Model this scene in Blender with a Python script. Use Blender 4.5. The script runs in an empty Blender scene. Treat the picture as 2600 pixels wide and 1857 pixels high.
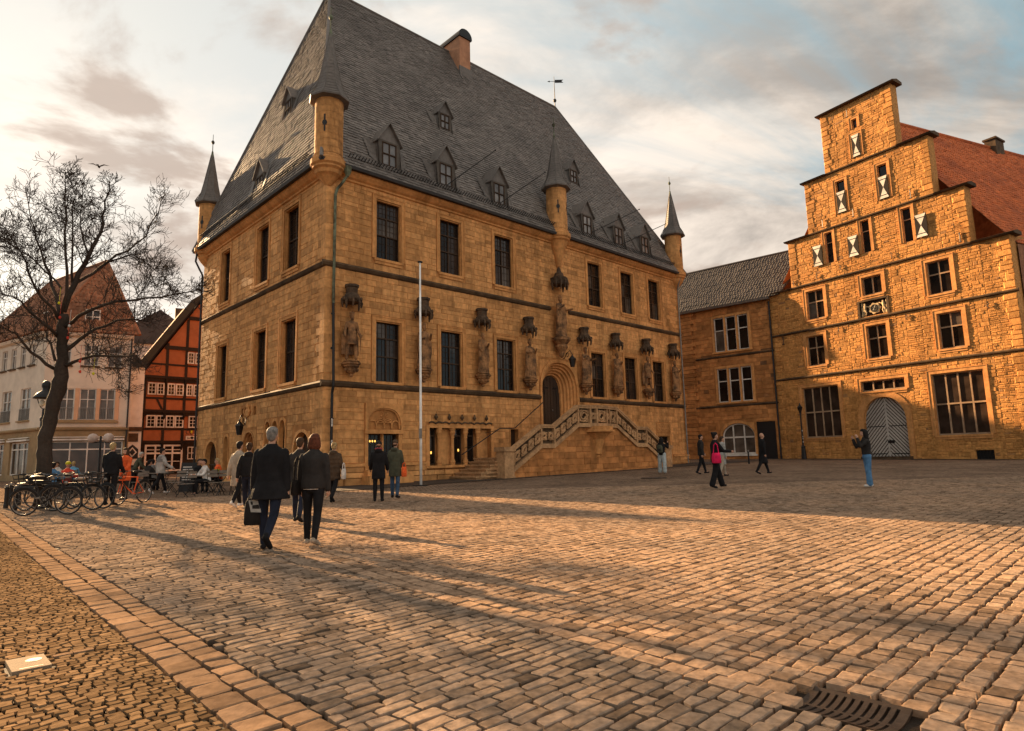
import bpy, math, random
import numpy as np
from mathutils import Matrix, Vector
random.seed(7); RNG = np.random.default_rng(7)
scn = bpy.context.scene; COL = scn.collection
R = math.radians
# ---------------------------------------------------------------- camera (solved from the photograph)
IW, IH, FPX = 2600, 1857, 1628.51
PITCH, ROLL, HC, KG = 0.14124, -0.02484, 1.463, 0.01514
_c, _s = math.cos(ROLL), math.sin(ROLL)
FW = Vector((0, math.cos(PITCH), math.sin(PITCH))); _up = Vector((0, -math.sin(PITCH), math.cos(PITCH))); _rt = Vector((1, 0, 0))
RT = _c*_rt + _s*_up; UP = -_s*_rt + _c*_up
CAM = Vector((0, 0, HC))
cd = bpy.data.cameras.new('camera'); cam = bpy.data.objects.new('camera', cd); COL.objects.link(cam)
cd.sensor_width = 36; cd.lens = FPX*36/IW; cd.clip_end = 3000; cd.clip_start = .05
cam.matrix_world = Matrix(((RT.x, UP.x, -FW.x, 0), (RT.y, UP.y, -FW.y, 0), (RT.z, UP.z, -FW.z, HC), (0, 0, 0, 1)))
scn.camera = cam
# ---------------------------------------------------------------- light
SUN_D = Vector((-.705, .709, 0)); SUN_EL = R(19.0)
SUN_V = (SUN_D*math.cos(SUN_EL) + Vector((0, 0, math.sin(SUN_EL)))).normalized()
sl = bpy.data.lights.new('sun', 'SUN'); sl.energy = 5.0; sl.angle = R(.6); sl.color = (1.0, .65, .335)
sun = bpy.data.objects.new('sun', sl); COL.objects.link(sun); sun.rotation_euler = SUN_V.to_track_quat('Z', 'Y').to_euler()
scn.view_settings.view_transform = 'Standard'; scn.view_settings.look = 'None'; scn.view_settings.gamma = 1
scn.view_settings.exposure = 2.15
w = bpy.data.worlds.new('World'); scn.world = w; w.use_nodes = True
nt = w.node_tree; nt.nodes.clear()
def nd(t, **kw):
    n = nt.nodes.new(t)
    for k, v in kw.items():
        if k.startswith('_'): setattr(n, k[1:], v)
        else: n.inputs[int(k[1:]) if k[0] == 'i' and k[1:].isdigit() else k].default_value = v
    return n
def lk(a, b, i=0, o=0): nt.links.new(a.outputs[o] if not hasattr(a, 'is_output') else a, b.inputs[i])
SKY_SEED = (15.87, 16.44, 9.70)
def world_sky():
    out = nd('ShaderNodeOutputWorld'); bg = nd('ShaderNodeBackground', Strength=.1); lk(bg, out)
    sky = nd('ShaderNodeTexSky', _sky_type='NISHITA', _sun_disc=False, _sun_elevation=SUN_EL, _sun_rotation=math.atan2(SUN_D.x, SUN_D.y), _air_density=1.0, _dust_density=1.5, _ozone_density=1.5)
    tc = nd('ShaderNodeTexCoord'); sep = nd('ShaderNodeSeparateXYZ'); lk(tc, sep)
    za = nd('ShaderNodeMath', _operation='ADD', i1=.22); lk(sep, za, 0, 2)                     # project the view direction on a cloud deck
    zm = nd('ShaderNodeMath', _operation='MAXIMUM', i1=.06); lk(za, zm)
    dx = nd('ShaderNodeMath', _operation='DIVIDE'); lk(sep, dx, 0, 0); lk(zm, dx, 1)
    dy = nd('ShaderNodeMath', _operation='DIVIDE'); lk(sep, dy, 0, 1); lk(zm, dy, 1)
    cb = nd('ShaderNodeCombineXYZ', i2=SKY_SEED[0]); lk(dx, cb, 0); lk(dy, cb, 1)
    def layer(rot, loc, sc, scale, rough, dist, lo, hi, det=9):
        mp = nd('ShaderNodeMapping', Rotation=(0, 0, R(rot)), Location=loc, Scale=sc); lk(cb, mp)
        n = nd('ShaderNodeTexNoise', Scale=scale, Detail=det, Roughness=rough, Distortion=dist); lk(mp, n)
        m = nd('ShaderNodeMapRange', _interpolation_type='SMOOTHSTEP', i1=lo, i2=hi, i3=0.0, i4=1.0); lk(n, m); return m
    cover = layer(33, (0, 0, 0), (.55, 1.05, 1), 1.05, .58, .6, .42, .565)                       # broad veil
    body = layer(18, (4.3, SKY_SEED[1], 2), (.85, 1.25, 1), 1.6, .6, .4, .36, .62)             # thick and thin parts
    puff = layer(-10, (1.682, 9.876, 7), (1, 1.1, 1), 2.3, .55, .25, .555, .66)             # darker, shaded puffs
    dt = nd('ShaderNodeVectorMath', _operation='DOT_PRODUCT', i1=tuple(SUN_V)); lk(tc, dt)
    ma = nd('ShaderNodeMapRange', i1=.30, i2=1.0, i3=0.0, i4=1.0); lk(dt, ma, 0, 1)             # brighter towards the sun
    mb = nd('ShaderNodeMapRange', i1=.15, i2=-1.0, i3=0.0, i4=1.0); lk(dt, mb, 0, 1)           # clouds opposite the sun boosted to light the shaded town hall front
    pw = nd('ShaderNodeMath', _operation='POWER', i1=1.3); lk(ma, pw)
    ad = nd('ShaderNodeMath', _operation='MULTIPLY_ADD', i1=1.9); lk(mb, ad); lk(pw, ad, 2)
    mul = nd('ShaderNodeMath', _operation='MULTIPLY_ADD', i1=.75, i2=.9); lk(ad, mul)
    def mix(f, a, b):
        n = nd('ShaderNodeMix', _data_type='RGBA')
        for i, v in ((0, f), (6, a), (7, b)):
            if isinstance(v, (tuple, float)): n.inputs[i].default_value = v if i == 0 else (*v, 1)
            else: lk(v, n, i, 2 if v.bl_idname == 'ShaderNodeMix' else 0)
        return n
    cl = mix(body, (.98, .86, .76), (2.3, 1.98, 1.68))
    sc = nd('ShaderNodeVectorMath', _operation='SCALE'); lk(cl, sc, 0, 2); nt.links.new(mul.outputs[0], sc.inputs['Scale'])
    clear = mix(.88, sky, (.62, .99, 1.06))                                                  # clear patches: physical sky toned by thin haze
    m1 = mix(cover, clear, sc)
    gl = nd('ShaderNodeMath', _operation='MULTIPLY', i1=.7); lk(pw, gl)
    m2 = mix(gl, m1, (2.3, 2.06, 1.8))
    pf = nd('ShaderNodeMath', _operation='MULTIPLY', i1=.78); lk(puff, pf)
    m3 = mix(pf, m2, (1.25, .97, .80)); lk(m3, bg, 0, 2)
world_sky()
# ---------------------------------------------------------------- pixel helpers: a pixel gives a direction, the ground or a wall gives the distance
def ray(px, py): return FW*FPX + RT*(px - IW/2) - UP*(py - IH/2)
def gz(x, y): return KG*y
def gnd(px, py):
    d = ray(px, py); t = HC/(KG*d.y - d.z); return CAM + d*t
def at(px, py, dist):
    d = ray(px, py); return CAM + d*(dist/d.y)
def project(P):
    d = P - CAM; z = d @ np.array(FW); z = np.where(z < .1, .1, z)
    return np.stack([IW/2 + FPX*(d @ np.array(RT))/z, IH/2 - FPX*(d @ np.array(UP))/z, z], -1)
# ---------------------------------------------------------------- materials
def mk(name, c1, c2=None, rough=.85, var=.18, nscale=3.0, pscale=.7, bump=.25, bscale=30.0, tint=0.0, metal=0.0, spec=.15, bdist=.01, tcol=None, streak=0.0):
    m = bpy.data.materials.new(name); m.use_nodes = True; t = m.node_tree; b = t.nodes['Principled BSDF']; L = t.links.new
    b.inputs['Roughness'].default_value = rough; b.inputs['Metallic'].default_value = metal; b.inputs['Specular IOR Level'].default_value = spec
    g = t.nodes.new('ShaderNodeNewGeometry')
    def noise(s, d=4):
        n = t.nodes.new('ShaderNodeTexNoise'); n.inputs['Scale'].default_value = s; n.inputs['Detail'].default_value = d; L(g.outputs['Position'], n.inputs['Vector']); return n.outputs['Fac']
    def mixc(f, a, c, bt='MIX'):
        n = t.nodes.new('ShaderNodeMix'); n.data_type = 'RGBA'; n.blend_type = bt
        for i, v in ((0, f), (6, a), (7, c)):
            if hasattr(v, 'is_output'): L(v, n.inputs[i])
            else: n.inputs[i].default_value = v if i == 0 else (*v[:3], 1)
        return n.outputs[2]
    def mr(x, a0, a1, b0, b1):
        n = t.nodes.new('ShaderNodeMapRange'); L(x, n.inputs[0])
        for i, v in enumerate((a0, a1, b0, b1)): n.inputs[i+1].default_value = v
        return n.outputs[0]
    col = c1
    if c2 is not None: col = mixc(mr(noise(pscale, 5), .42, .62, 0, 1), c1, c2)
    at_ = None
    if tint or tcol is not None:
        a = t.nodes.new('ShaderNodeAttribute'); a.attribute_name = 'tint'; at_ = a.outputs['Fac']
        if tcol is not None: col = mixc(mr(at_, .35, 1.0, 0, .9), col, tcol)
    f = mr(noise(nscale, 6), .3, .7, 1-var, 1+var)
    if streak:                                              # rain and soot running down the wall
        vm = t.nodes.new('ShaderNodeMapping'); vm.inputs['Scale'].default_value = (1.7, 1.7, .16); L(g.outputs['Position'], vm.inputs['Vector'])
        sn = t.nodes.new('ShaderNodeTexNoise'); sn.inputs['Scale'].default_value = 1.0; sn.inputs['Detail'].default_value = 7; sn.inputs['Roughness'].default_value = .62; L(vm.outputs[0], sn.inputs['Vector'])
        sm = t.nodes.new('ShaderNodeMath'); sm.operation = 'MULTIPLY'; L(f, sm.inputs[0]); L(mr(sn.outputs['Fac'], .47, .72, 1, 1-streak), sm.inputs[1]); f = sm.outputs[0]
    if at_ is not None:
        ma = t.nodes.new('ShaderNodeMath'); ma.operation = 'MULTIPLY_ADD'; L(at_, ma.inputs[0]); ma.inputs[1].default_value = tint; ma.inputs[2].default_value = 1
        mm = t.nodes.new('ShaderNodeMath'); mm.operation = 'MULTIPLY'; L(f, mm.inputs[0]); L(ma.outputs[0], mm.inputs[1]); f = mm.outputs[0]
    hs = t.nodes.new('ShaderNodeHueSaturation'); L(f, hs.inputs['Value'])
    if hasattr(col, 'is_output'): L(col, hs.inputs['Color'])
    else: hs.inputs['Color'].default_value = (*col[:3], 1)
    L(hs.outputs[0], b.inputs['Base Color'])
    if bump:
        bn = t.nodes.new('ShaderNodeBump'); bn.inputs['Strength'].default_value = bump; bn.inputs['Distance'].default_value = bdist; L(noise(bscale, 5), bn.inputs['Height']); L(bn.outputs[0], b.inputs['Normal'])
    return m
def flat(name, c, rough=.6, metal=0.0, spec=.4, emit=None, estr=0):
    m = mk(name, c, rough=rough, var=.08, bump=.06, metal=metal, spec=spec, nscale=8)
    if emit: b = m.node_tree.nodes['Principled BSDF']; b.inputs['Emission Color'].default_value = (*emit, 1); b.inputs['Emission Strength'].default_value = estr
    return m
M = {}
M['sand'] = mk('sandstone', (.60, .295, .108), (.51, .245, .086), tint=.3, var=.22, nscale=5, pscale=.5, bump=.5, bscale=22, bdist=.015, tcol=(.44, .225, .085), streak=.42)
M['sandmortar'] = mk('sandstone_mortar', (.42, .185, .06), (.30, .13, .042), var=.25, bump=.4)
M['trim'] = mk('dressed_sandstone', (.60, .285, .10), (.51, .235, .08), var=.18, nscale=6, pscale=1.1, bump=.3, streak=.4)
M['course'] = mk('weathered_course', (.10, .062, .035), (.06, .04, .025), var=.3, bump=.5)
M['statue'] = mk('weathered_sculpture', (.30, .15, .065), (.10, .055, .03), var=.3, nscale=9, pscale=2.5, bump=.6, bscale=25)
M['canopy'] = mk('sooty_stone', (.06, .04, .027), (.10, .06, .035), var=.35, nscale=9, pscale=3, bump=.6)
M['rubble'] = mk('rubble_stone', (.55, .262, .08), (.46, .21, .063), tint=.28, var=.25, nscale=7, pscale=.6, bump=.5, bscale=16, bdist=.025, tcol=(.14, .08, .045), streak=.4)
M['rubmortar'] = mk('rubble_mortar', (.50, .235, .072), (.40, .18, .056), var=.3, nscale=8, bump=.9, bscale=14, bdist=.03)
M['midstone'] = mk('connecting_stone', (.48, .205, .068), (.37, .155, .05), tint=.3, var=.25, bump=.6, bscale=20, bdist=.02, tcol=(.045, .03, .022))
M['slate'] = mk('slate', (.15, .13, .115), (.115, .099, .088), tint=.32, rough=.62, var=.2, nscale=6, pscale=.35, bump=.25, spec=.35)
M['slatebase'] = mk('slate_underlay', (.04, .036, .034), rough=.8)
M['lead'] = mk('lead_flashing', (.045, .042, .042), rough=.6, metal=.2)
M['copper'] = mk('copper_patina', (.15, .17, .11), (.05, .045, .03), rough=.7, pscale=2.5)
M['redtile'] = mk('red_pantile', (.50, .13, .042), (.38, .098, .036), tint=.2, rough=.75, var=.25, pscale=.4)
M['browntile'] = mk('brown_pantile', (.28, .125, .066), (.20, .088, .048), tint=.25, rough=.8, var=.25, pscale=.6)
M['darktile'] = mk('dark_pantile', (.055, .045, .04), (.042, .035, .032), tint=.18, rough=.65, var=.15, spec=.35)
M['wood'] = mk('dark_oak', (.055, .03, .016), (.035, .02, .012), rough=.6, nscale=12)
M['winframe'] = flat('window_frame_dark', (.055, .033, .02), .6, spec=.1)
M['whiteframe'] = mk('white_painted_wood', (.66, .60, .53), (.5, .45, .4), rough=.55, bump=.1)
M['iron'] = flat('wrought_iron', (.012, .011, .011), .45, .3)
M['zinc'] = mk('zinc_pipe', (.20, .18, .16), rough=.45, metal=.6)
def glass(name, c, rough=.04):
    m = mk(name, c, rough=rough, var=.5, nscale=1.3, bump=.06, bscale=2, spec=.28, bdist=.03); return m
M['glass'] = glass('window_glass', (.014, .010, .008), .1); M['glass2'] = glass('window_glass_curtained', (.09, .07, .055), .12)
M['glassbrown'] = glass('leaded_glass_brown', (.04, .026, .019), .12); M['glass4'] = glass('window_glass_clear', (.02, .018, .018), .03)
M['glow'] = flat('warm_lamp_glow', (.9, .5, .1), emit=(1, .5, .1), estr=.45)
# ---------------------------------------------------------------- mesh building
class MB:
    def __init__(s): s.v = []; s.f = []; s.t = []; s.n = 0
    def add(s, vs, fs, tint=0.0):
        o = s.n; vs = [tuple(p) for p in vs]; s.v += vs; s.n += len(vs)
        s.f += [tuple(i+o for i in f) for f in fs]; s.t += [tint]*len(fs); return s
    def box(s, x0, x1, y0, y1, z0, z1, tint=0.0):
        return s.add([(x, y, z) for z in (z0, z1) for y in (y0, y1) for x in (x0, x1)], [(0, 2, 3, 1), (4, 5, 7, 6), (0, 1, 5, 4), (2, 6, 7, 3), (0, 4, 6, 2), (1, 3, 7, 5)], tint)
    def fbox(s, F, u0, u1, d0, d1, z0, z1, tint=0.0):
        return s.add([F(u, d, z) for z in (z0, z1) for d in (d1, d0) for u in (u0, u1)], [(0, 2, 3, 1), (4, 5, 7, 6), (0, 1, 5, 4), (2, 6, 7, 3), (0, 4, 6, 2), (1, 3, 7, 5)], tint)
    def prism(s, poly, fa, fb):            # extrude a 2D polygon between two maps
        n = len(poly); s.add([fa(*p) for p in poly] + [fb(*p) for p in poly], [tuple(range(n)), tuple(range(2*n-1, n-1, -1))] + [(i, i+n, (i+1) % n + n, (i+1) % n) for i in range(n)]); return s
    def tube(s, pts, rad, n=6, tint=0.0, ell=(1, 1)):
        P = [Vector(p) for p in pts]; k = len(P)
        if not hasattr(rad, '__len__'): rad = [rad]*k
        vs = []; ref = None
        for i in range(k):
            t = (P[min(i+1, k-1)] - P[max(i-1, 0)]);
            t = t.normalized() if t.length > 1e-9 else Vector((0, 0, 1))
            if ref is None: ref = Vector((1, 0, 0)) if abs(t.x) < .9 else Vector((0, 1, 0))
            b1 = (ref - t*ref.dot(t)); b1 = b1.normalized() if b1.length > 1e-6 else t.orthogonal().normalized()
            b2 = t.cross(b1); ref = b1
            for j in range(n):
                a = 2*math.pi*j/n; vs.append(P[i] + (b1*math.cos(a)*ell[0] + b2*math.sin(a)*ell[1])*rad[i])
        fs = [(i*n+j, i*n+(j+1) % n, (i+1)*n+(j+1) % n, (i+1)*n+j) for i in range(k-1) for j in range(n)]
        fs += [tuple(range(n-1, -1, -1)), tuple((k-1)*n+j for j in range(n))]
        return s.add(vs, fs, tint)
    def limb(s, pts, rad, n=8):            # tube with rounded ends
        P = [Vector(p) for p in pts]; rad = list(rad)
        a = (P[0]-P[1]).normalized(); b = (P[-1]-P[-2]).normalized()
        P = [P[0]+a*rad[0]*.9, P[0]+a*rad[0]*.55] + P + [P[-1]+b*rad[-1]*.55, P[-1]+b*rad[-1]*.9]
        rad = [rad[0]*.35, rad[0]*.82] + rad + [rad[-1]*.82, rad[-1]*.35]
        return s.tube(P, rad, n)
    def loft(s, rings, n=14):              # rings: (cx, cy, cz, rx, ry[, tilt of the ring about x])
        vs = []
        for r in rings:
            cx, cy, cz, rx, ry = r[:5]; ti = r[5] if len(r) > 5 else 0
            for j in range(n):
                a = 2*math.pi*j/n; y = math.sin(a)*ry
                vs.append((cx+math.cos(a)*rx, cy+y*math.cos(ti), cz+y*math.sin(ti)))
        k = len(rings); fs = [(i*n+j, i*n+(j+1) % n, (i+1)*n+(j+1) % n, (i+1)*n+j) for i in range(k-1) for j in range(n)]
        fs += [tuple(range(n-1, -1, -1)), tuple((k-1)*n+j for j in range(n))]
        return s.add(vs, fs)
    def ell(s, c, r, n=12, m=8):
        rings = []
        for i in range(m+1):
            a = -math.pi/2 + math.pi*(i if 0 < i < m else (i+.12 if i == 0 else i-.12))/m
            rings.append((c[0], c[1], c[2]+math.sin(a)*r[2], math.cos(a)*r[0], math.cos(a)*r[1]))
        return s.loft(rings, n)
    def lathe(s, c, prof, n=12, half=False, F=None):   # prof: (radius, z)
        vs = []
        for r, z in prof:
            for j in range(n):
                a = 2*math.pi*j/n; p = (c[0]+r*math.cos(a), c[1]+r*math.sin(a), c[2]+z); vs.append(F(*p) if F else p)
        k = len(prof); fs = [(i*n+j, i*n+(j+1) % n, (i+1)*n+(j+1) % n, (i+1)*n+j) for i in range(k-1) for j in range(n)]
        fs += [tuple(range(n-1, -1, -1)), tuple((k-1)*n+j for j in range(n))]
        return s.add(vs, fs)
    def mesh(s, name, smooth=False):
        me = bpy.data.meshes.new(name); me.from_pydata(s.v, [], s.f)
        if any(s.t): at_ = me.attributes.new('tint', 'FLOAT', 'FACE'); at_.data.foreach_set('value', np.array(s.t, dtype=np.float32))
        if smooth: me.polygons.foreach_set('use_smooth', [True]*len(me.polygons))
        me.update(); return me
    def build(s, name, mat, parent=None, smooth=False, **kw): return link(name, s.mesh(name, smooth), mat, parent, **kw)
def link(name, me, mat, parent=None, kind=None, label=None, cat=None, group=None):
    o = bpy.data.objects.new(name, me); COL.objects.link(o)
    if mat is not None and len(me.materials) == 0: me.materials.append(mat if not isinstance(mat, str) else M[mat])
    if parent is not None: o.parent = parent
    return tag(o, label, cat, group, kind)
def tag(o, label=None, cat=None, group=None, kind=None):
    for k, v in (('label', label), ('category', cat), ('group', group), ('kind', kind)):
        if v: o[k] = v
    return o
def thing(name, label, cat, loc=(0, 0, 0), rz=0.0, group=None):
    o = bpy.data.objects.new(name, None); COL.objects.link(o); o.location = loc; o.rotation_euler = (0, 0, rz); o.empty_display_size = .2
    return tag(o, label, cat, group)
def copy_tree(o, parent=None):
    c = o.copy(); COL.objects.link(c); c.parent = parent
    for ch in list(o.children): copy_tree(ch, c)
    return c
class Frame:                                # a wall or roof plane: u along, d out of it, z up it
    def __init__(s, O, ex, en, ez=(0, 0, 1)):
        s.O = Vector(O); s.ex = Vector(ex).normalized(); s.en = Vector(en).normalized(); s.ez = Vector(ez).normalized()
    def __call__(s, u, d, z): return s.O + s.ex*u + s.en*d + s.ez*z
    def mat(s, u, d, z, sx, sd, sz):
        p = s(u, d, z); a, b, c = s.ex*sx, -s.en*sd, s.ez*sz
        return Matrix(((a.x, b.x, c.x, p.x), (a.y, b.y, c.y, p.y), (a.z, b.z, c.z, p.z), (0, 0, 0, 1)))
_unit = {}
def unit_piece(shape, mat):
    key = (shape, mat)
    if key not in _unit:
        L = []
        for k in range(8):
            rr = random.Random(k*31+5); b = MB(); tv = rr.uniform(-1, .7)
            if shape == 'slate':
                b.add([(-.5, 0, .5), (.5, 0, .5), (.5, -1, -.3), (.22, -1, -.5), (-.5, -1, -.5), (-.5, 0, -.5), (.5, 0, -.3), (.22, 0, -.5)], [(4, 3, 2, 1, 0), (5, 7, 3, 4), (7, 6, 2, 3), (0, 5, 4), (1, 2, 6)], tv)
            elif shape == 'tile':
                n = 5; P = [(-.5+i/(n-1), -(.35+.65*abs(math.sin((i/(n-1))*math.pi*1.0)))) for i in range(n)]
                b.add([(x, y*.55, .5) for x, y in P] + [(x, y, -.5) for x, y in P] + [(-.5, 0, -.5), (.5, 0, -.5)], [(i+1, i, i+n, i+n+1) for i in range(n-1)] + [tuple([2*n] + [n+i for i in range(n)][::1] + [2*n+1])], tv)
            else:
                j = .10 if shape == 'rubble' else .03; e = lambda: rr.uniform(.02, .02+j)
                bk = [(-.5, 0, -.5), (.5, 0, -.5), (.5, 0, .5), (-.5, 0, .5)]
                fr = [(-.5+e(), -1, -.5+e()), (.5-e(), -1+rr.uniform(-.2, .2), -.5+e()), (.5-e(), -1, .5-e()), (-.5+e(), -1+rr.uniform(-.2, .2), .5-e())]
                b.add(bk+fr, [(4, 5, 6, 7), (0, 1, 5, 4), (1, 2, 6, 5), (2, 3, 7, 6), (3, 0, 4, 7)], tv)
            me = b.mesh(shape); me.materials.append(M[mat]); L.append(me)
        _unit[key] = L
    return _unit[key]
def pieces(F, items, name, parent, mat, shape, root, nsingle=300, stuff=True):
    """items: (u0,u1,z0,z1,depth,tint); the largest in view become objects, the rest one part"""
    it = np.array([i[:6] for i in items]); cu = (it[:, 0]+it[:, 1])/2; cz = (it[:, 2]+it[:, 3])/2
    Mw = root_matrix(root)
    P = np.array([Mw @ F(u, 0, z) for u, z in zip(cu, cz)]); pr = project(P)
    area = (it[:, 1]-it[:, 0])*(it[:, 3]-it[:, 2])/pr[:, 2]**2
    area[(pr[:, 0] < 0) | (pr[:, 0] > IW) | (pr[:, 1] < 0) | (pr[:, 1] > IH)] = 0
    return area
def root_matrix(root): return Matrix.Translation(root.location) @ Matrix.Rotation(root.rotation_euler.z, 4, 'Z')
def make_pieces(sets, name, parent, mat, shape, root, nsingle=300):
    """sets: list of (Frame, items). Largest nsingle become child objects sharing mesh data, the remainder one stuff part."""
    allv = []
    for si, (F, items) in enumerate(sets):
        if not items: continue
        ar = pieces(F, items, name, parent, mat, shape, root)
        allv += [(a, si, i) for i, a in enumerate(ar)]
    allv.sort(reverse=True); single = {(si, i) for a, si, i in allv[:nsingle] if a > 0}
    U = unit_piece(shape, mat); b = MB()
    for si, (F, items) in enumerate(sets):
        for i, (u0, u1, z0, z1, d, tv) in enumerate(items):
            if (si, i) in single:
                o = bpy.data.objects.new(name, random.choice(U)); COL.objects.link(o); o.parent = parent
                if isinstance(d, tuple): d = d[0]
                o.matrix_local = F.mat((u0+u1)/2, 0.0, (z0+z1)/2, u1-u0, d, z1-z0)
            elif shape == 'slate':
                um = u0+(u1-u0)*random.uniform(.65, .85); zl = z0+(z1-z0)*random.uniform(.1, .25)
                b.add([F(u0, 0, z1), F(u1, 0, z1), F(u1, d, zl), F(um, d, z0), F(u0, d, z0), F(u0, 0, z0), F(u1, 0, zl), F(um, 0, z0)], [(4, 3, 2, 1, 0), (5, 7, 3, 4), (7, 6, 2, 3)], tv)
            elif shape == 'tile':
                n = 5; P = [(u0+(u1-u0)*k/(n-1), d*(.35+.65*math.sin(k/(n-1)*math.pi))) for k in range(n)]
                b.add([F(u, q*.55, z1) for u, q in P] + [F(u, q, z0) for u, q in P] + [F(u0, 0, z0), F(u1, 0, z0)], [(k+1, k, k+n, k+n+1) for k in range(n-1)] + [tuple([2*n]+[n+k for k in range(n)]+[2*n+1])], tv)
            else:
                j = .035 if shape == 'rubble' else .008; e = lambda: random.uniform(.004, .004+j)
                dd = lambda: d*random.uniform(.7, 1.15)
                b.add([F(u0, 0, z0), F(u1, 0, z0), F(u1, 0, z1), F(u0, 0, z1), F(u0+e(), dd(), z0+e()), F(u1-e(), dd(), z0+e()), F(u1-e(), dd(), z1-e()), F(u0+e(), dd(), z1-e())], [(4, 5, 6, 7), (0, 1, 5, 4), (1, 2, 6, 5), (2, 3, 7, 6), (3, 0, 4, 7)], tv)
    if b.f: b.build(name+'_field', mat, parent, kind='stuff')
def free_iv(a, b, blocked):
    iv = [(a, b)]
    for c, d in blocked:
        out = []
        for x, y in iv:
            if d <= x or c >= y: out.append((x, y)); continue
            if c > x: out.append((x, c))
            if d < y: out.append((d, y))
        iv = out
    return [(x, y) for x, y in iv if y-x > .03]
def courses(U0, U1, Z0, Z1, opens, rowh, lens, gap=.012, depth=(.008, .03), dark=.1):
    cuts = sorted({Z0, Z1} | {z for o in opens for z in (o[2], o[3]) if Z0 < z < Z1}); out = []
    cl = [cuts[0]]
    for c in cuts[1:]:
        if c-cl[-1] > .06: cl.append(c)
    cl[-1] = Z1
    for za, zb in zip(cl[:-1], cl[1:]):
        n = max(1, round((zb-za)/rowh)); hs = np.array([random.uniform(.7, 1.3) for _ in range(n)]); hs = hs/hs.sum()*(zb-za); z = za
        for h in hs:
            bl = [(o[0], o[1]) for o in opens if o[2] < z+h-.02 and o[3] > z+.02]
            for a, b in free_iv(U0, U1, bl):
                u = a
                while u < b-1e-4:
                    l = random.uniform(*lens)
                    if b-(u+l) < lens[0]*.6: l = b-u
                    l = min(l, b-u)
                    tv = random.choice((-.8, -.4, 0, .2, .5)) + random.uniform(-.2, .2)
                    if random.random() < dark: tv = random.uniform(.6, 1)
                    else: tv = min(tv, .34) if tv > .34 and random.random() < .8 else tv
                    out.append((u+gap/2, u+l-gap/2, z+gap/2, z+h-gap/2, random.uniform(*depth), tv)); u += l
            z += h
    return out
def wallsheet(b, F, U0, U1, Z0, Z1, opens, rec=.35, d=0.0):
    us = sorted({U0, U1} | {x for o in opens for x in o[:2] if U0 < x < U1}); zs = sorted({Z0, Z1} | {x for o in opens for x in o[2:4] if Z0 < x < Z1})
    for ua, ub in zip(us[:-1], us[1:]):
        for za, zb in zip(zs[:-1], zs[1:]):
            m, n = (ua+ub)/2, (za+zb)/2
            if any(o[0] < m < o[1] and o[2] < n < o[3] for o in opens): continue
            b.add([F(ua, d, za), F(ub, d, za), F(ub, d, zb), F(ua, d, zb)], [(0, 1, 2, 3)])
    for o in opens:
        u0, u1, z0, z1 = o[:4]; r = o[4] if len(o) > 4 else rec
        for p, q in (((u0, z0), (u1, z0)), ((u1, z0), (u1, z1)), ((u1, z1), (u0, z1)), ((u0, z1), (u0, z0))):
            b.add([F(p[0], d, p[1]), F(q[0], d, q[1]), F(q[0], -r, q[1]), F(p[0], -r, p[1])], [(0, 3, 2, 1)])
        b.add([F(u0, -r-.02, z0), F(u1, -r-.02, z0), F(u1, -r-.02, z1), F(u0, -r-.02, z1)], [(0, 1, 2, 3)])
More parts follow.
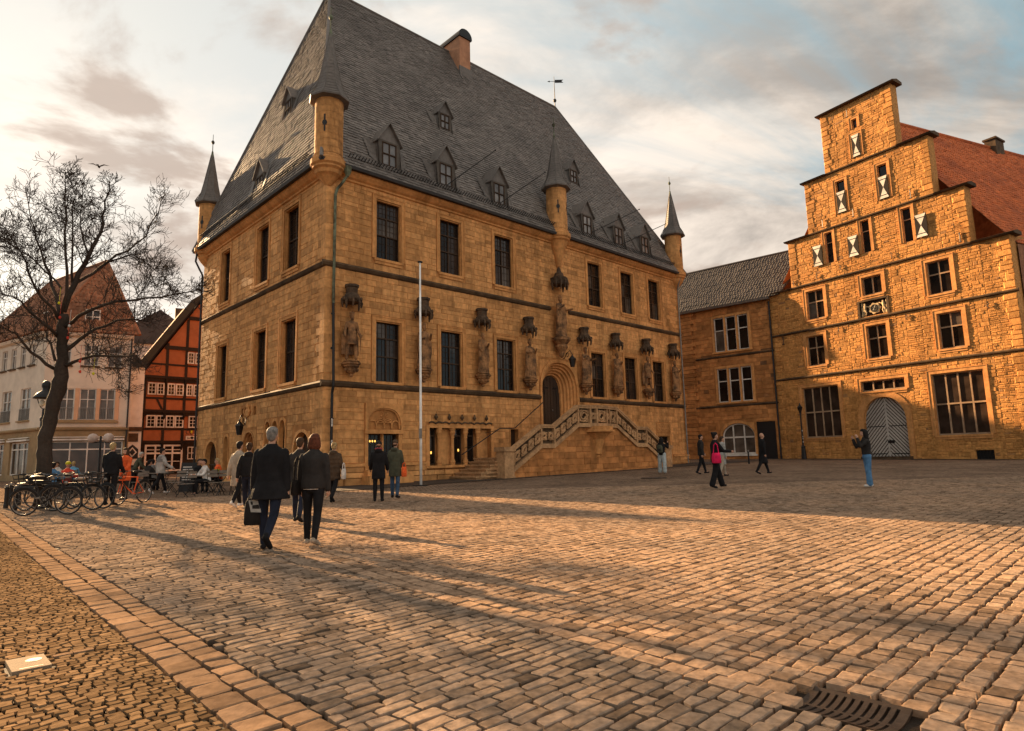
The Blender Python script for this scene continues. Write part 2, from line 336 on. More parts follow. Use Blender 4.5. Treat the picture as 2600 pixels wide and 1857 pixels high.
def window(parent, F, u0, u1, z0, z1, rec=.3, frame='winframe', nx=2, tr=(.55,), bars=(2, 3), fw=.06, surround=None, sw=.16, sill=True, pane='glass', mull=None, dep=.03, bw=.012):
    """frame + panes + bars (+ stone surround, sill) in an opening"""
    b = MB(); d1, d0 = -rec+.07, -rec
    b.fbox(F, u0, u0+fw, d0, d1, z0, z1); b.fbox(F, u1-fw, u1, d0, d1, z0, z1); b.fbox(F, u0+fw, u1-fw, d0, d1, z0, z0+fw); b.fbox(F, u0+fw, u1-fw, d0, d1, z1-fw, z1)
    us = [u0+fw+(u1-u0-2*fw)*i/nx for i in range(nx+1)]; zs = [z0+fw]+[z0+(z1-z0)*t for t in tr]+[z1-fw]
    for x in us[1:-1]: b.fbox(F, x-fw*.45, x+fw*.45, d0+.005, d1+.01, z0+fw, z1-fw)
    for z in zs[1:-1]: b.fbox(F, u0+fw, u1-fw, d0+.008, d1+.014, z-fw*.5, z+fw*.5)
    wo = b.build('window', frame, parent)
    g = MB()
    for ua, ub in zip(us[:-1], us[1:]):
        for za, zb in zip(zs[:-1], zs[1:]):
            j = random.uniform(-.006, .006); p = MB(); p.add([F(ua, -rec+.02+j, za), F(ub, -rec+.02-j, za), F(ub, -rec+.02-j, zb), F(ua, -rec+.02+j, zb)], [(0, 1, 2, 3)]); p.build('pane', pane if not callable(pane) else pane(), wo)
            for i in range(1, bars[0]+1):
                x = ua+(ub-ua)*i/(bars[0]+1); g.fbox(F, x-bw/2, x+bw/2, -rec+.028, -rec+.045, za, zb)
            for i in range(1, bars[1]+1):
                z = za+(zb-za)*i/(bars[1]+1); g.fbox(F, ua, ub, -rec+.03, -rec+.043, z-bw/2, z+bw/2)
    if g.f: g.build('glazing_bars', frame, wo)
    if surround:
        s = MB(); e = .0
        for (a, b_, c, d_) in ((u0-sw, u0, z0-.0, z1+sw), (u1, u1+sw, z0-.0, z1+sw), (u0, u1, z1, z1+sw)): s.fbox(F, a, b_, -.06, dep, c, d_)
        for (a, b_, c, d_) in ((u0-sw-.05, u0-sw, z0, z1+sw+.05), (u1+sw, u1+sw+.05, z0, z1+sw+.05), (u0-sw, u1+sw, z1+sw, z1+sw+.05)): s.fbox(F, a, b_, -.02, dep+.025, c, d_)
        for (a, b_, c, d_) in ((u0, u0+.06, z0, z1), (u1-.06, u1, z0, z1), (u0+.06, u1-.06, z1-.06, z1)): s.fbox(F, a, b_, -rec*.55, -.03, c, d_)
        s.build('surround', surround, wo)
        if sill:
            s = MB(); s.fbox(F, u0-sw*.6, u1+sw*.6, -.2, .09, z0-.12, z0); s.fbox(F, u0-sw*.4, u1+sw*.4, -.1, .05, z0-.26, z0-.12); s.build('sill', surround, wo)
    return wo
def archpts(w, zb, zs, za, n=14, pt=.8):
    P = [(-w, zb)]
    for i in range(n+1):
        t = i/n*math.pi/2; P.append((-w*(math.cos(t)**pt), zs+(za-zs)*math.sin(t)))
    Q = [(-x, z) for x, z in P[::-1][1:]]
    return P+Q
def archstrip(b, F, uc, A, dA, B, dB):
    n = len(A); o = [F(uc+x, dA, z) for x, z in A]+[F(uc+x, dB, z) for x, z in B]
    b.add(o, [(i, i+1, i+1+n, i+n) for i in range(n-1)])
def spandrel(b, F, uc, A, top, d=0.0):
    for (x0, z0), (x1, z1) in zip(A[1:-2], A[2:-1]):
        b.add([F(uc+x0, d, z0), F(uc+x1, d, z1), F(uc+x1, d, top), F(uc+x0, d, top)], [(0, 1, 2, 3)])
def archfill(b, F, uc, A, d):
    b.add([F(uc+x, d, z) for x, z in A], [tuple(range(len(A)))])
# ---------------------------------------------------------------- ground and paving
PA = np.array((.72377, .69004)); PB = np.array((.69004, -.72377))     # paving axes (rows run along PA)
M['joint'] = mk('joint_dirt', (.034, .023, .015), (.022, .015, .01), var=.3, bump=.8, bscale=60)
M['sett'] = mk('basalt_sett', (.305, .2, .13), (.222, .153, .106), rough=.72, tint=.5, var=.3, nscale=16, pscale=.45, bump=.7, bscale=30, bdist=.008, spec=.0, tcol=(.19, .135, .095))
M['lanesett'] = mk('lane_sett', (.228, .164, .118), (.172, .13, .098), rough=.68, tint=.5, var=.3, nscale=16, pscale=.6, bump=.7, bscale=30, bdist=.008, spec=.0, tcol=(.17, .125, .092))
M['small'] = mk('mosaic_sett', (.18, .115, .064), (.135, .088, .05), rough=.8, tint=.5, var=.22, nscale=20, pscale=.6, bump=.5, bscale=60, bdist=.006, spec=.0)
M['slab'] = mk('border_slab', (.235, .152, .096), (.185, .122, .08), rough=.75, tint=.25, var=.2, nscale=12, bump=.5, bscale=45, bdist=.008, spec=.0)
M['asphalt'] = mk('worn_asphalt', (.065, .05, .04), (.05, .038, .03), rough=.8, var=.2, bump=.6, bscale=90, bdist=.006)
def sheet(name, poly, mat, dz=0.0, **kw):
    b = MB(); b.add([(x, y, gz(x, y)+dz) for x, y in poly], [tuple(range(len(poly)))]); return b.build(name, mat, **kw)
def grid_sheet(name, x0, x1, y0, y1, mat, dz, n=8, **kw):
    b = MB(); xs = np.linspace(x0, x1, n+1); ys = np.linspace(y0, y1, n+1)
    b.add([(x, y, gz(x, min(y, 90))+dz) for y in ys for x in xs], [(j*(n+1)+i, j*(n+1)+i+1, (j+1)*(n+1)+i+1, (j+1)*(n+1)+i) for j in range(n) for i in range(n)]); return b.build(name, mat, **kw)
grid_sheet('ground', -600, 600, -300, 900, 'joint', -.09, n=24, kind='structure')
def far_paving():
    m = bpy.data.materials.new('far_setts'); m.use_nodes = True; t = m.node_tree; b = t.nodes['Principled BSDF']; L = t.links.new
    b.inputs['Roughness'].default_value = .75; b.inputs['Specular IOR Level'].default_value = .0
    g = t.nodes.new('ShaderNodeNewGeometry'); mp = t.nodes.new('ShaderNodeMapping'); mp.inputs['Rotation'].default_value = (0, 0, -math.atan2(PA[1], PA[0])); L(g.outputs['Position'], mp.inputs['Vector'])
    nz = t.nodes.new('ShaderNodeTexNoise'); nz.inputs['Scale'].default_value = 2.5; L(mp.outputs[0], nz.inputs['Vector'])
    ad = t.nodes.new('ShaderNodeVectorMath'); ad.operation = 'MULTIPLY_ADD'; L(nz.outputs['Color'], ad.inputs[0]); ad.inputs[1].default_value = (.06, .06, 0); L(mp.outputs[0], ad.inputs[2])
    br = t.nodes.new('ShaderNodeTexBrick'); L(ad.outputs[0], br.inputs['Vector']); br.inputs['Scale'].default_value = 1; br.inputs['Brick Width'].default_value = .2; br.inputs['Row Height'].default_value = .165
    br.inputs['Mortar Size'].default_value = .014; br.inputs['Mortar Smooth'].default_value = .5; br.inputs['Color1'].default_value = (.27, .182, .124, 1); br.inputs['Color2'].default_value = (.175, .124, .09, 1); br.inputs['Mortar'].default_value = (.04, .028, .02, 1)
    n2 = t.nodes.new('ShaderNodeTexNoise'); n2.inputs['Scale'].default_value = .5; n2.inputs['Detail'].default_value = 6; L(g.outputs['Position'], n2.inputs['Vector'])
    mr = t.nodes.new('ShaderNodeMapRange'); L(n2.outputs['Fac'], mr.inputs[0]); mr.inputs[1].default_value = .3; mr.inputs[2].default_value = .7; mr.inputs[3].default_value = .75; mr.inputs[4].default_value = 1.2
    hs = t.nodes.new('ShaderNodeHueSaturation'); L(br.outputs['Color'], hs.inputs['Color']); L(mr.outputs[0], hs.inputs['Value']); L(hs.outputs[0], b.inputs['Base Color'])
    iv = t.nodes.new('ShaderNodeMath'); iv.operation = 'SUBTRACT'; iv.inputs[0].default_value = 1; L(br.outputs['Fac'], iv.inputs[1])
    n3 = t.nodes.new('ShaderNodeTexNoise'); n3.inputs['Scale'].default_value = 9; L(g.outputs['Position'], n3.inputs['Vector'])
    ms = t.nodes.new('ShaderNodeMath'); ms.operation = 'MULTIPLY_ADD'; L(n3.outputs['Fac'], ms.inputs[0]); ms.inputs[1].default_value = 1.3; L(iv.outputs[0], ms.inputs[2])
    bm = t.nodes.new('ShaderNodeBump'); bm.inputs['Strength'].default_value = .9; bm.inputs['Distance'].default_value = .03; L(ms.outputs[0], bm.inputs['Height']); L(bm.outputs[0], b.inputs['Normal'])
    return m
M['far'] = far_paving()
YG = 23.0                                                   # setts are single stones up to here
grid_sheet('paved_square', -75, 60, YG-.3, 95, 'far', -.012, kind='structure')
def p1(q): return 1.52-.018*q
def p2(q): return 3.72-.085*np.minimum(q+2.1, 0)
def inview(x, y, m=2.4): return (y > 1.9) & (y < YG) & (np.abs(x) < .84*y+m)
GR0, GR1 = None, None
def in_grate(p, q):
    return (3.66 < p < 4.13) & (-1.76 < q < -1.21)
def gen_rows(qa, qb, pitch, lens, pa, pb, jit):
    """rows of stones along PA between pa(q) and pb(q)"""
    out = []; q = qa
    while q < qb:
        h = pitch*random.uniform(.9, 1.1); a = pa(q); e = pb(q); p = a+random.uniform(-lens[1], 0)
        while p < e:
            l = random.uniform(*lens); p0, p1_ = max(p, a), min(p+l, e)
            if p1_-p0 > lens[0]*.45: out.append((p0, p1_, q, q+h))
            p += l
        q += h
    return np.array(out)
def cull(S):
    c = np.stack([(S[:, 0]+S[:, 1])/2, (S[:, 2]+S[:, 3])/2], -1); X = c[:, :1]*PA + c[:, 1:]*PB
    k = inview(X[:, 0], X[:, 1]); return S[k], X[k]
def stone_verts(S, near, gap, hgt, jit, rot=None, warp=None):
    """vectorised pillow stones. returns verts (N,k,3)"""
    N = len(S); gs = np.array([0, .09, .91, 1.0]) if near else np.array([0, 1.0])
    k = len(gs); uu, vv = np.meshgrid(gs, gs, indexing='ij'); uu, vv = uu.ravel(), vv.ravel()
    g = gap*RNG.uniform(.7, 1.35, (N, 1))
    P0 = S[:, 0:1]+g/2; PW = (S[:, 1:2]-S[:, 0:1]-g); Q0 = S[:, 2:3]+g/2; QW = (S[:, 3:4]-S[:, 2:3]-g)
    p = P0+PW*uu; q = Q0+QW*vv
    # corner jitter, bilinear
    jp = RNG.normal(0, jit, (N, 4)); jq = RNG.normal(0, jit, (N, 4))
    wts = np.stack([(1-uu)*(1-vv), uu*(1-vv), (1-uu)*vv, uu*vv], 0)
    p = p + jp@wts; q = q + jq@wts
    edge = (uu == 0).astype(float)+(uu == 1)+(vv == 0)+(vv == 1)
    tx = RNG.normal(0, .02, (N, 1)); ty = RNG.normal(0, .02, (N, 1)); lift = RNG.normal(0, .0022, (N, 1))
    if near:
        # pull the corners in and let rims drop
        corner = edge == 2
        cx = P0+PW/2; cy = Q0+QW/2
        p = np.where(corner, p+(cx-p)*.1, p); q = np.where(corner, q+(cy-q)*.11, q)
        rim = edge > 0
        p = p + RNG.normal(0, jit*.6, p.shape)*rim; q = q + RNG.normal(0, jit*.6, p.shape)*rim
    z = hgt + lift + tx*(p-(P0+PW/2)) + ty*(q-(Q0+QW/2)) - np.where(edge > 0, .0045, 0) - np.where(edge == 2, .003, 0) + RNG.normal(0, .0009, p.shape)
    return p, q, z
def pave(S, X, near, gap, jit, name, mat, parent, singles, hgt=0.0):
    N = len(S); p, q, z = stone_verts(S, near, gap, hgt, jit)
    k = 4 if near else 2
    if near: rim = [0, 4, 8, 12, 13, 14, 15, 11, 7, 3, 2, 1]
    else:
        rim = [0, 2, 3, 1]
    if not near:                                            # inset top + wider skirt = chamfered stone
        cp = p.mean(1, keepdims=True); cq = q.mean(1, keepdims=True); top_p, top_q = p+(cp-p)*.09, q+(cq-q)*.09
        sp, sq, sz = p[:, rim], q[:, rim], z[:, rim]-.018
        p, q = top_p, top_q
    else: sp, sq, sz = p[:, rim], q[:, rim], z[:, rim]-.055
    p = np.concatenate([p, sp], 1); q = np.concatenate([q, sq], 1); z = np.concatenate([z, sz], 1)
    x = p*PA[0]+q*PB[0]; y = p*PA[1]+q*PB[1]; z = z + KG*y
    V = np.stack([x, y, z], -1); nv = V.shape[1]; nr = len(rim); base = k*k
    F = [(i*k+j, (i+1)*k+j, (i+1)*k+j+1, i*k+j+1) for i in range(k-1) for j in range(k-1)]
    F += [(rim[i], base+i, base+(i+1) % nr, rim[(i+1) % nr]) for i in range(nr)]
    # orientation: PA x PB points down, so reverse
    F = np.array(F)[:, ::-1]
    tv = np.clip(RNG.normal(0, .42, N), -1, .34); dk = RNG.random(N) < .16; tv[dk] = RNG.uniform(.4, 1, dk.sum())
    def mkmesh(Vs, tvs, nm):
        n = len(Vs); me = bpy.data.meshes.new(nm); fc = (F[None]+(np.arange(n)*nv)[:, None, None]).reshape(-1, 4)
        me.vertices.add(n*nv); me.vertices.foreach_set('co', Vs.reshape(-1).astype(np.float32))
        me.loops.add(fc.size); me.loops.foreach_set('vertex_index', fc.reshape(-1).astype(np.int32))
        me.polygons.add(len(fc)); me.polygons.foreach_set('loop_start', np.arange(0, fc.size, 4, dtype=np.int32)); me.polygons.foreach_set('loop_total', np.full(len(fc), 4, dtype=np.int32))
        at_ = me.attributes.new('tint', 'FLOAT', 'FACE'); at_.data.foreach_set('value', np.repeat(tvs, len(F)).astype(np.float32))
        me.polygons.foreach_set('use_smooth', np.full(len(fc), False)); me.update(calc_edges=True); me.materials.append(M[mat]); return me
    rest = np.ones(N, bool)
    if singles is not None and len(singles):
        for i in singles:
            o0 = V[i].mean(0); me = mkmesh(V[i:i+1]-o0, tv[i:i+1], name); o = link(name, me, None, parent); o.location = o0
        rest[singles] = False
    if rest.any(): link(name+'_field', mkmesh(V[rest], tv[rest], name+'_field'), None, parent, kind='stuff')
square = sheet('market_square', [(-4.6, 1.6), (4.9, 1.6), (22.6, YG), (-22.6, YG)], 'joint', -.042, kind='structure')
def visible(X):
    pr = project(np.concatenate([X, (KG*X[:, 1])[:, None]], 1)); return (pr[:, 0] > 0) & (pr[:, 0] < IW) & (pr[:, 1] < IH) & (pr[:, 1] > 0)
def build_paving():
    # lane of long setts, the right field, two borders, small mosaic
    lane = gen_rows(-28, 2, .108, (.15, .27), lambda q: p1(q)+.26, lambda q: p2(q)-.02, .006)
    right = gen_rows(-28, 12, .148, (.12, .195), lambda q: p2(q)+.33, lambda q: 40.0, .008)
    b2 = []
    for off, wd in ((-.02, .17), (.155, .17)):
        q = -28+random.random()*.2
        while q < 2:
            l = random.uniform(.15, .23); b2.append((p2(q)+off, p2(q)+off+wd, q, q+l)); q += l
    b1 = []; b1b = []
    q = -28
    while q < 2:
        l = random.uniform(.17, .3); b1.append((p1(q)-.17, p1(q)+.05, q, q+l)); q += l
    q = -28
    while q < 2:
        l = random.uniform(.16, .22); b1b.append((p1(q)+.06, p1(q)+.25, q, q+l)); q += l
    zones = []
    for nm, S, gap, jit, mat in (('lane', lane, .016, .006, 'lanesett'), ('right', right, .019, .007, 'sett'), ('b2', np.array(b2), .014, .005, 'sett'), ('b1', np.array(b1), .012, .006, 'slab'), ('b1b', np.array(b1b), .014, .006, 'slab')):
        S, X = cull(S); c = np.stack([(S[:, 0]+S[:, 1])/2, (S[:, 2]+S[:, 3])/2], -1)
        k = ~np.array([in_grate(a, b) for a, b in c]); S, X = S[k], X[k]
        zones.append([nm, S, X, gap, jit, mat])
    # the 300 setts that show largest
    sc = []
    for zi, (nm, S, X, *_r) in enumerate(zones):
        ar = (S[:, 1]-S[:, 0])*(S[:, 3]-S[:, 2])*HC/np.hypot(X[:, 0], X[:, 1])**3; ar[~visible(X)] = 0
        sc += [(a, zi, i) for i, a in enumerate(ar)]
    sc.sort(reverse=True); top = sc[:300]
    for zi, (nm, S, X, gap, jit, mat) in enumerate(zones):
        sg = np.array([i for a, z, i in top if z == zi], int); nearm = X[:, 1] < 10.5; nearm[sg] = True
        ni = np.where(nearm)[0]; remap = {v: j for j, v in enumerate(ni)}
        pave(S[ni], X[ni], True, gap, jit, 'sett', mat, square, np.array([remap[v] for v in sg], int))
        fi = np.where(~nearm)[0]
        if len(fi): pave(S[fi], X[fi], False, gap, jit, 'sett', mat, square, None)
    # mosaic of small setts in wavy arcs
    S = []; q = -26.0
    while q < 2:
        h = random.uniform(.055, .075); p = -9.0+random.uniform(0, .1); e = 2.1
        while p < e:
            l = random.uniform(.055, .10); S.append((p, p+l, q, q+h)); p += l
        q += h
    S = np.array(S); c = (S[:, 0]+S[:, 1])/2
    # bend the rows: shift q by an arc pattern of period 1.3 m
    sh = .16*np.abs(np.sin((c+.4)*math.pi/1.35)); S[:, 2] += sh; S[:, 3] += sh
    S[:, 1] = np.minimum(S[:, 1], p1(S[:, 2])-.172); k = S[:, 1]-S[:, 0] > .022; S = S[k]; S, X = cull(S)
    loc = np.abs(X-np.array((-3.57, 4.9))).max(1) > .0
    rel = X-np.array((-3.57, 4.9)); u = rel@PA; v = rel@PB; k = ~((np.abs(u) < .13) & (np.abs(v) < .22)); S, X = S[k], X[k]
    far = X[:, 1] > 11; S2 = S[far]; keep = RNG.random(len(S2)) < 1
    pave(S[~far], X[~far], False, .009, .005, 'mosaic_sett', 'small', square, None, hgt=-.004)
    if far.any(): pave(S2, X[far], False, .012, .006, 'mosaic_sett_far', 'small', square, None, hgt=-.004)
build_paving()
# ---------------------------------------------------------------- town hall
TH_A = Vector((-7.9565, 26.8035, 0)); TH_T = .76154; W1, W2 = 15.648, 28.049; ZE = 14.45; ZR = 29.7
th = thing('town_hall', 'large sandstone town hall with steep slate hipped roof, corner turrets and statues', 'town hall', (TH_A.x, TH_A.y, 0), TH_T)
FR = Frame((0, 0, 0), (1, 0, 0), (0, -1, 0)); LF = Frame((0, W1, 0), (0, -1, 0), (-1, 0, 0))
RF = Frame((W2, 0, 0), (0, 1, 0), (1, 0, 0)); BF = Frame((W2, W1, 0), (-1, 0, 0), (0, 1, 0))
FU = [2.5, 6.18, 9.88, 17.72, 21.12, 24.28]; WWID = 1.38
up = [(u, u+WWID, 10.68, 13.55) for u in FU]; lo = [(u, u+WWID, 4.96, 7.77) for u in FU]
gfo = [(2.14, 3.72, 1.22, 2.62), (5.45, 9.35, 1.14, 2.92), (10.75, 11.32, .6, 2.91), (13.18, 16.36, 2.7, 6.92, .85), (24.45, 25.9, 1.1, 2.64)]
fo = up+lo+gfo
lup = [(3.0, 4.35, 10.5, 13.6), (8.1, 9.6, 10.5, 13.6), (11.38, 12.98, 10.5, 13.6)]; llo = [(2.95, 4.35, 5.08, 8.1), (8.1, 9.6, 5.08, 8.1), (11.36, 12.92, 5.08, 8.1)]
lgf = [(1.56, 3.45, .3, 2.75, .3), (4.45, 5.1, 1.1, 2.95, .25), (6.95, 8.72, .3, 3.1, .55), (9.78, 10.46, 1.2, 3.42, .25), (10.60, 11.28, 1.2, 3.42, .25), (11.42, 12.10, 1.2, 3.42, .25), (12.97, 14.55, .3, 2.78, .35), (6.78, 7.08, 3.85, 4.28, .2), (8.32, 8.62, 3.85, 4.28, .2)]
lo_all = lup+llo+lgf
def th_walls():
    b = MB(); wallsheet(b, FR, 0, W2, -.3, ZE-.3, fo); wallsheet(b, LF, 0, W1, -.3, ZE-.3, lo_all)
    for F, W in ((RF, W1), (BF, W2)): b.add([F(0, 0, -.3), F(W, 0, -.3), F(W, 0, ZE), F(0, 0, ZE)], [(0, 1, 2, 3)])
    wall = b.build('wall', 'sandmortar', th)
    big = [(o[0]-.23, o[1]+.23, o[2]-(.28 if o[2] > 3 else 0), o[3]+.23) for o in up+lo]
    portal = [(13.05, 16.5, 2.4, 7.05), (1.96, 3.92, .4, 3.97), (5.25, 9.55, .95, 3.2), (10.68, 11.4, .4, 3.0), (24.3, 26.05, .95, 3.55)]
    bigl = [(o[0]-.23, o[1]+.23, o[2]-.28, o[3]+.23) for o in lup+llo] + [(o[0]-.14, o[1]+.14, o[2], o[3]+.14) for o in lgf]
    st1 = courses(0.0, W2, 1.35, 4.66, portal+big, .27, (.28, .95), depth=(.006, .022)); st2 = courses(0, W2, 4.86, 9.9, portal+big, .27, (.3, 1.0), depth=(.006, .022)); st3 = courses(0, W2, 10.1, 13.95, big, .27, (.28, .95), depth=(.006, .022))
    pl = courses(0, W2, -.2, 1.2, portal, .35, (.5, 1.4), depth=(.11, .13))
    s1 = courses(0, W1, 1.2, 4.66, bigl, .27, (.28, .9), depth=(.006, .022)); s2 = courses(0, W1, 4.86, 9.9, bigl, .27, (.3, .95), depth=(.006, .022)); s3 = courses(0, W1, 10.1, 13.95, bigl, .27, (.28, .9), depth=(.006, .022)); s0 = courses(0, W1, -.2, 1.2, bigl, .33, (.5, 1.2), depth=(.02, .04))
    make_pieces([(FR, st1+st2+st3+pl), (LF, s0+s1+s2+s3)], 'stone', wall, 'sand', 'ashlar', th)
    # plinth ledge, string courses, cornice
    for a, c in ((0.0, 1.95), (3.95, 5.2), (9.6, 10.6), (21.4, 24.2), (26.1, W2)): b = MB(); b.fbox(FR, a, c, 0, .17, 1.2, 1.33); b.build('plinth_ledge', 'trim', th)
    def course(zt, segs, nm):
        for F, a, c in segs:
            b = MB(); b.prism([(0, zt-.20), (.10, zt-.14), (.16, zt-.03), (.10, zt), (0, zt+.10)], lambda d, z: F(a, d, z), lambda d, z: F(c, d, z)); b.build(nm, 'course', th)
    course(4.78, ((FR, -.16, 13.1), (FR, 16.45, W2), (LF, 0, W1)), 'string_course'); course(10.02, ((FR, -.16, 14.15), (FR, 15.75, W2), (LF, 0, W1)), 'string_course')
    b = MB()
    for F, W in ((FR, W2), (LF, W1), (RF, W1), (BF, W2)):
        b.prism([(0, ZE-.52), (.09, ZE-.48), (.09, ZE-.4), (.2, ZE-.33), (.32, ZE-.2), (.36, ZE-.08), (0, ZE-.08)], lambda d, z: F(-.36 if F is FR or F is BF else 0, d, z), lambda d, z: F(W+(.36 if F is FR or F is BF else 0), d, z))
    b.build('cornice', 'trim', th)
    for F, W in ((FR, W2), (LF, W1)):
        b = MB(); b.prism([(.38, ZE-.1), (.56, ZE-.1), (.6, ZE+.03), (.34, ZE+.03)], lambda d, z: F(-.5, d, z), lambda d, z: F(W+.5, d, z)); b.build('gutter', 'lead', th)
    # quoins where the two faces meet
    b = MB(); z = -.2; k = 0
    while z < 13.9:
        h = random.uniform(.28, .42); l1, l2 = ((.7, .36) if k % 2 else (.38, .68))
        if not (4.5 < z+h and z < 4.95) and not (9.75 < z+h and z < 10.15): b.box(-.028, l1, -.028, l2, z+.006, z+h-.006, random.uniform(-.8, .4))
        z += h; k += 1
    b.build('quoins', 'sand', th, kind='stuff')
th_walls()
def th_windows():
    dark = lambda: random.choice(('glass', 'glass', 'glass', 'glassbrown', 'glassbrown', 'glass2', 'glass4'))
    for o in up+lo: window(th, FR, *o, rec=.27, surround='trim', bars=(2, 2), tr=(.42, .72), pane=dark)
    for o in lup+llo: window(th, LF, *o, rec=.33, surround='trim', bars=(1, 3), tr=(.5,), pane=dark)
    # ground-floor door with tracery tympanum
    u0, u1 = 2.14, 3.72; b = MB(); A = archpts(.86, 2.8, 3.0, 3.76, n=10, pt=.7); spandrel(b, FR, 2.94, A, 3.9, .13); archstrip(b, FR, 2.94, A, .13, A, .0); b.fbox(FR, 1.96, 2.08, 0, .13, 2.8, 3.9); b.fbox(FR, 3.8, 3.92, 0, .13, 2.8, 3.9); b.fbox(FR, 1.96, 3.92, 0, .131, 3.9, 3.97); b.fbox(FR, 1.98, 2.14, -.2, .05, .9, 2.62); b.fbox(FR, 3.72, 3.9, -.2, .05, .9, 2.62); b.fbox(FR, 1.95, 3.93, -.02, .13, 2.62, 2.8); b.fbox(FR, 2.9, 2.98, -.25, -.05, 1.2, 2.62)
    dr = b.build('entrance_surround', 'trim', th)
    tr = MB(); c = 2.94
    A = archpts(.82, 2.85, 3.0, 3.72, n=10, pt=.7); tr.tube([FR(c+x, .06, z) for x, z in A], .035, 5)
    for i in range(4):
        cx = c-.6+.4*i; P = archpts(.19, 2.85, 2.98, 3.2, n=6); tr.tube([FR(cx+x, .06, z) for x, z in P], .025, 5)
    for i in range(6):
        a = i*math.pi/3; tr.tube([FR(c+.03*math.cos(a), .06, 3.47+.03*math.sin(a)), FR(c+.2*math.cos(a+.3), .065, 3.47+.2*math.sin(a+.3)), FR(c+.17*math.cos(a+.75), .06, 3.47+.17*math.sin(a+.75))], .02, 5)
    for s in (-1, 1):
        tr.tube([FR(c+s*.2*t**.5-s*.0+s*.25*math.sin(t*3), .06, 3.2+.1*math.cos(t*3)) for t in np.linspace(0.1, 1.9, 8)], .022, 5)
    tr.build('tracery', 'trim', dr)
    for a, c in ((2.14, 2.9), (2.98, 3.72)): window(dr, FR, a, c, 1.22, 2.62, rec=.26, bars=(2, 5), tr=(), nx=1)
    g = MB()
    for k in range(3): g.ell((FR(2.38+.14*k, -.3, 2.28)), (.045, .04, .06))
    # steps up to that door
    s = MB(); s.fbox(FR, 1.8, 4.05, .13, .75, -.1, .80); s.build('step', 'trim', th); s = MB(); s.fbox(FR, 1.9, 3.95, .13, .42, .8, 1.05); s.build('step', 'trim', th)
    # column window
    b = MB(); b.fbox(FR, 5.25, 5.45, -.1, .05, 1.14, 3.05); b.fbox(FR, 9.35, 9.55, -.1, .05, 1.14, 3.05); b.fbox(FR, 5.45, 9.35, -.38, .05, 2.92, 3.2)
    b.fbox(FR, 5.15, 9.65, -.38, .2, 1.02, 1.14); cw = b.build('arcade_window', 'trim', th)
    for i in range(5):
        a = 5.4+.8*i; hb = MB(); hb.tube([FR(a+x, .08, 3.13+.07*math.sin(abs(x-.4)*7)) for x in np.linspace(0.02, .78, 11)], .045, 5); hb.build('hood_mould', 'course', cw)
        f = MB(); f.lathe((a+.4, .1, 3.3), [(.02, 0), (.05, .04), (.09, .12), (.085, .17), (.04, .24), (.05, .27), (.01, .31)], 8, F=lambda x, y, z: FR(x, y, z)); f.build('finial', 'course', cw)
    for u in (6.1, 6.92, 7.74, 8.55):
        c = MB(); c.lathe((u, -.1, 1.14), [(.13, 0), (.13, .1), (.15, .12), (.1, .26), (.085, .3), (.075, 1.28), (.1, 1.3), (.09, 1.36), (.12, 1.5), (.15, 1.56), (.14, 1.66), (.16, 1.7), (.16, 1.78)], 12, F=lambda x, y, z: FR(x, y, z)); c.build('column', 'trim', cw, smooth=False)
    for i, (a, c) in enumerate(((5.48, 6.0), (7.12, 7.62), (7.98, 8.42))): window(cw, FR, a, c, 1.18, 2.9, rec=.36, nx=1, tr=(.8,), bars=(0, 0))
    for a, c in ((6.18, 6.95), (8.7, 9.33)): s = MB(); s.fbox(FR, a, c, -.34, -.26, 1.16, 2.9); s.build('blind_panel', 'sand', cw)
    for u in (5.78, 7.45): g = MB(); g.ell(FR(u, -.31, 1.75 if u < 6 else 1.85), (.04, .04, .07)); g.build('lamp_glow', 'glow', cw, smooth=True)
    g = MB()
    for k in range(4): g.ell(FR(2.25+.13*k, -.22, 2.3), (.035, .03, .05))
    g.build('chandelier', 'glow', dr, smooth=True)
    # small side door, right-hand door with relief panel
    s = MB(); s.fbox(FR, 10.75, 11.32, -.3, -.26, .6, 2.91); s.build('side_door', 'wood', th)
    s = MB(); s.fbox(FR, 10.68, 10.75, -.1, .03, .6, 2.99); s.fbox(FR, 11.32, 11.4, -.1, .03, .6, 2.99); s.fbox(FR, 10.75, 11.32, -.1, .03, 2.91, 2.99); s.build('door_surround', 'trim', th)
    window(th, FR, 24.45, 25.9, 1.1, 2.64, rec=.28, nx=2, tr=(), bars=(1, 4), surround='trim', sw=.13, sill=True)
    s = MB(); s.fbox(FR, 24.36, 26.0, -.02, .05, 2.86, 3.5)
    for i in range(6):
        for j in range(2): s.tube([FR(24.5+.27*i+.1*math.cos(t), .07, 3.03+.3*j+.1*math.sin(t)) for t in np.linspace(0, 5, 7)], .022, 4)
    s.build('relief_panel', 'trim', th)
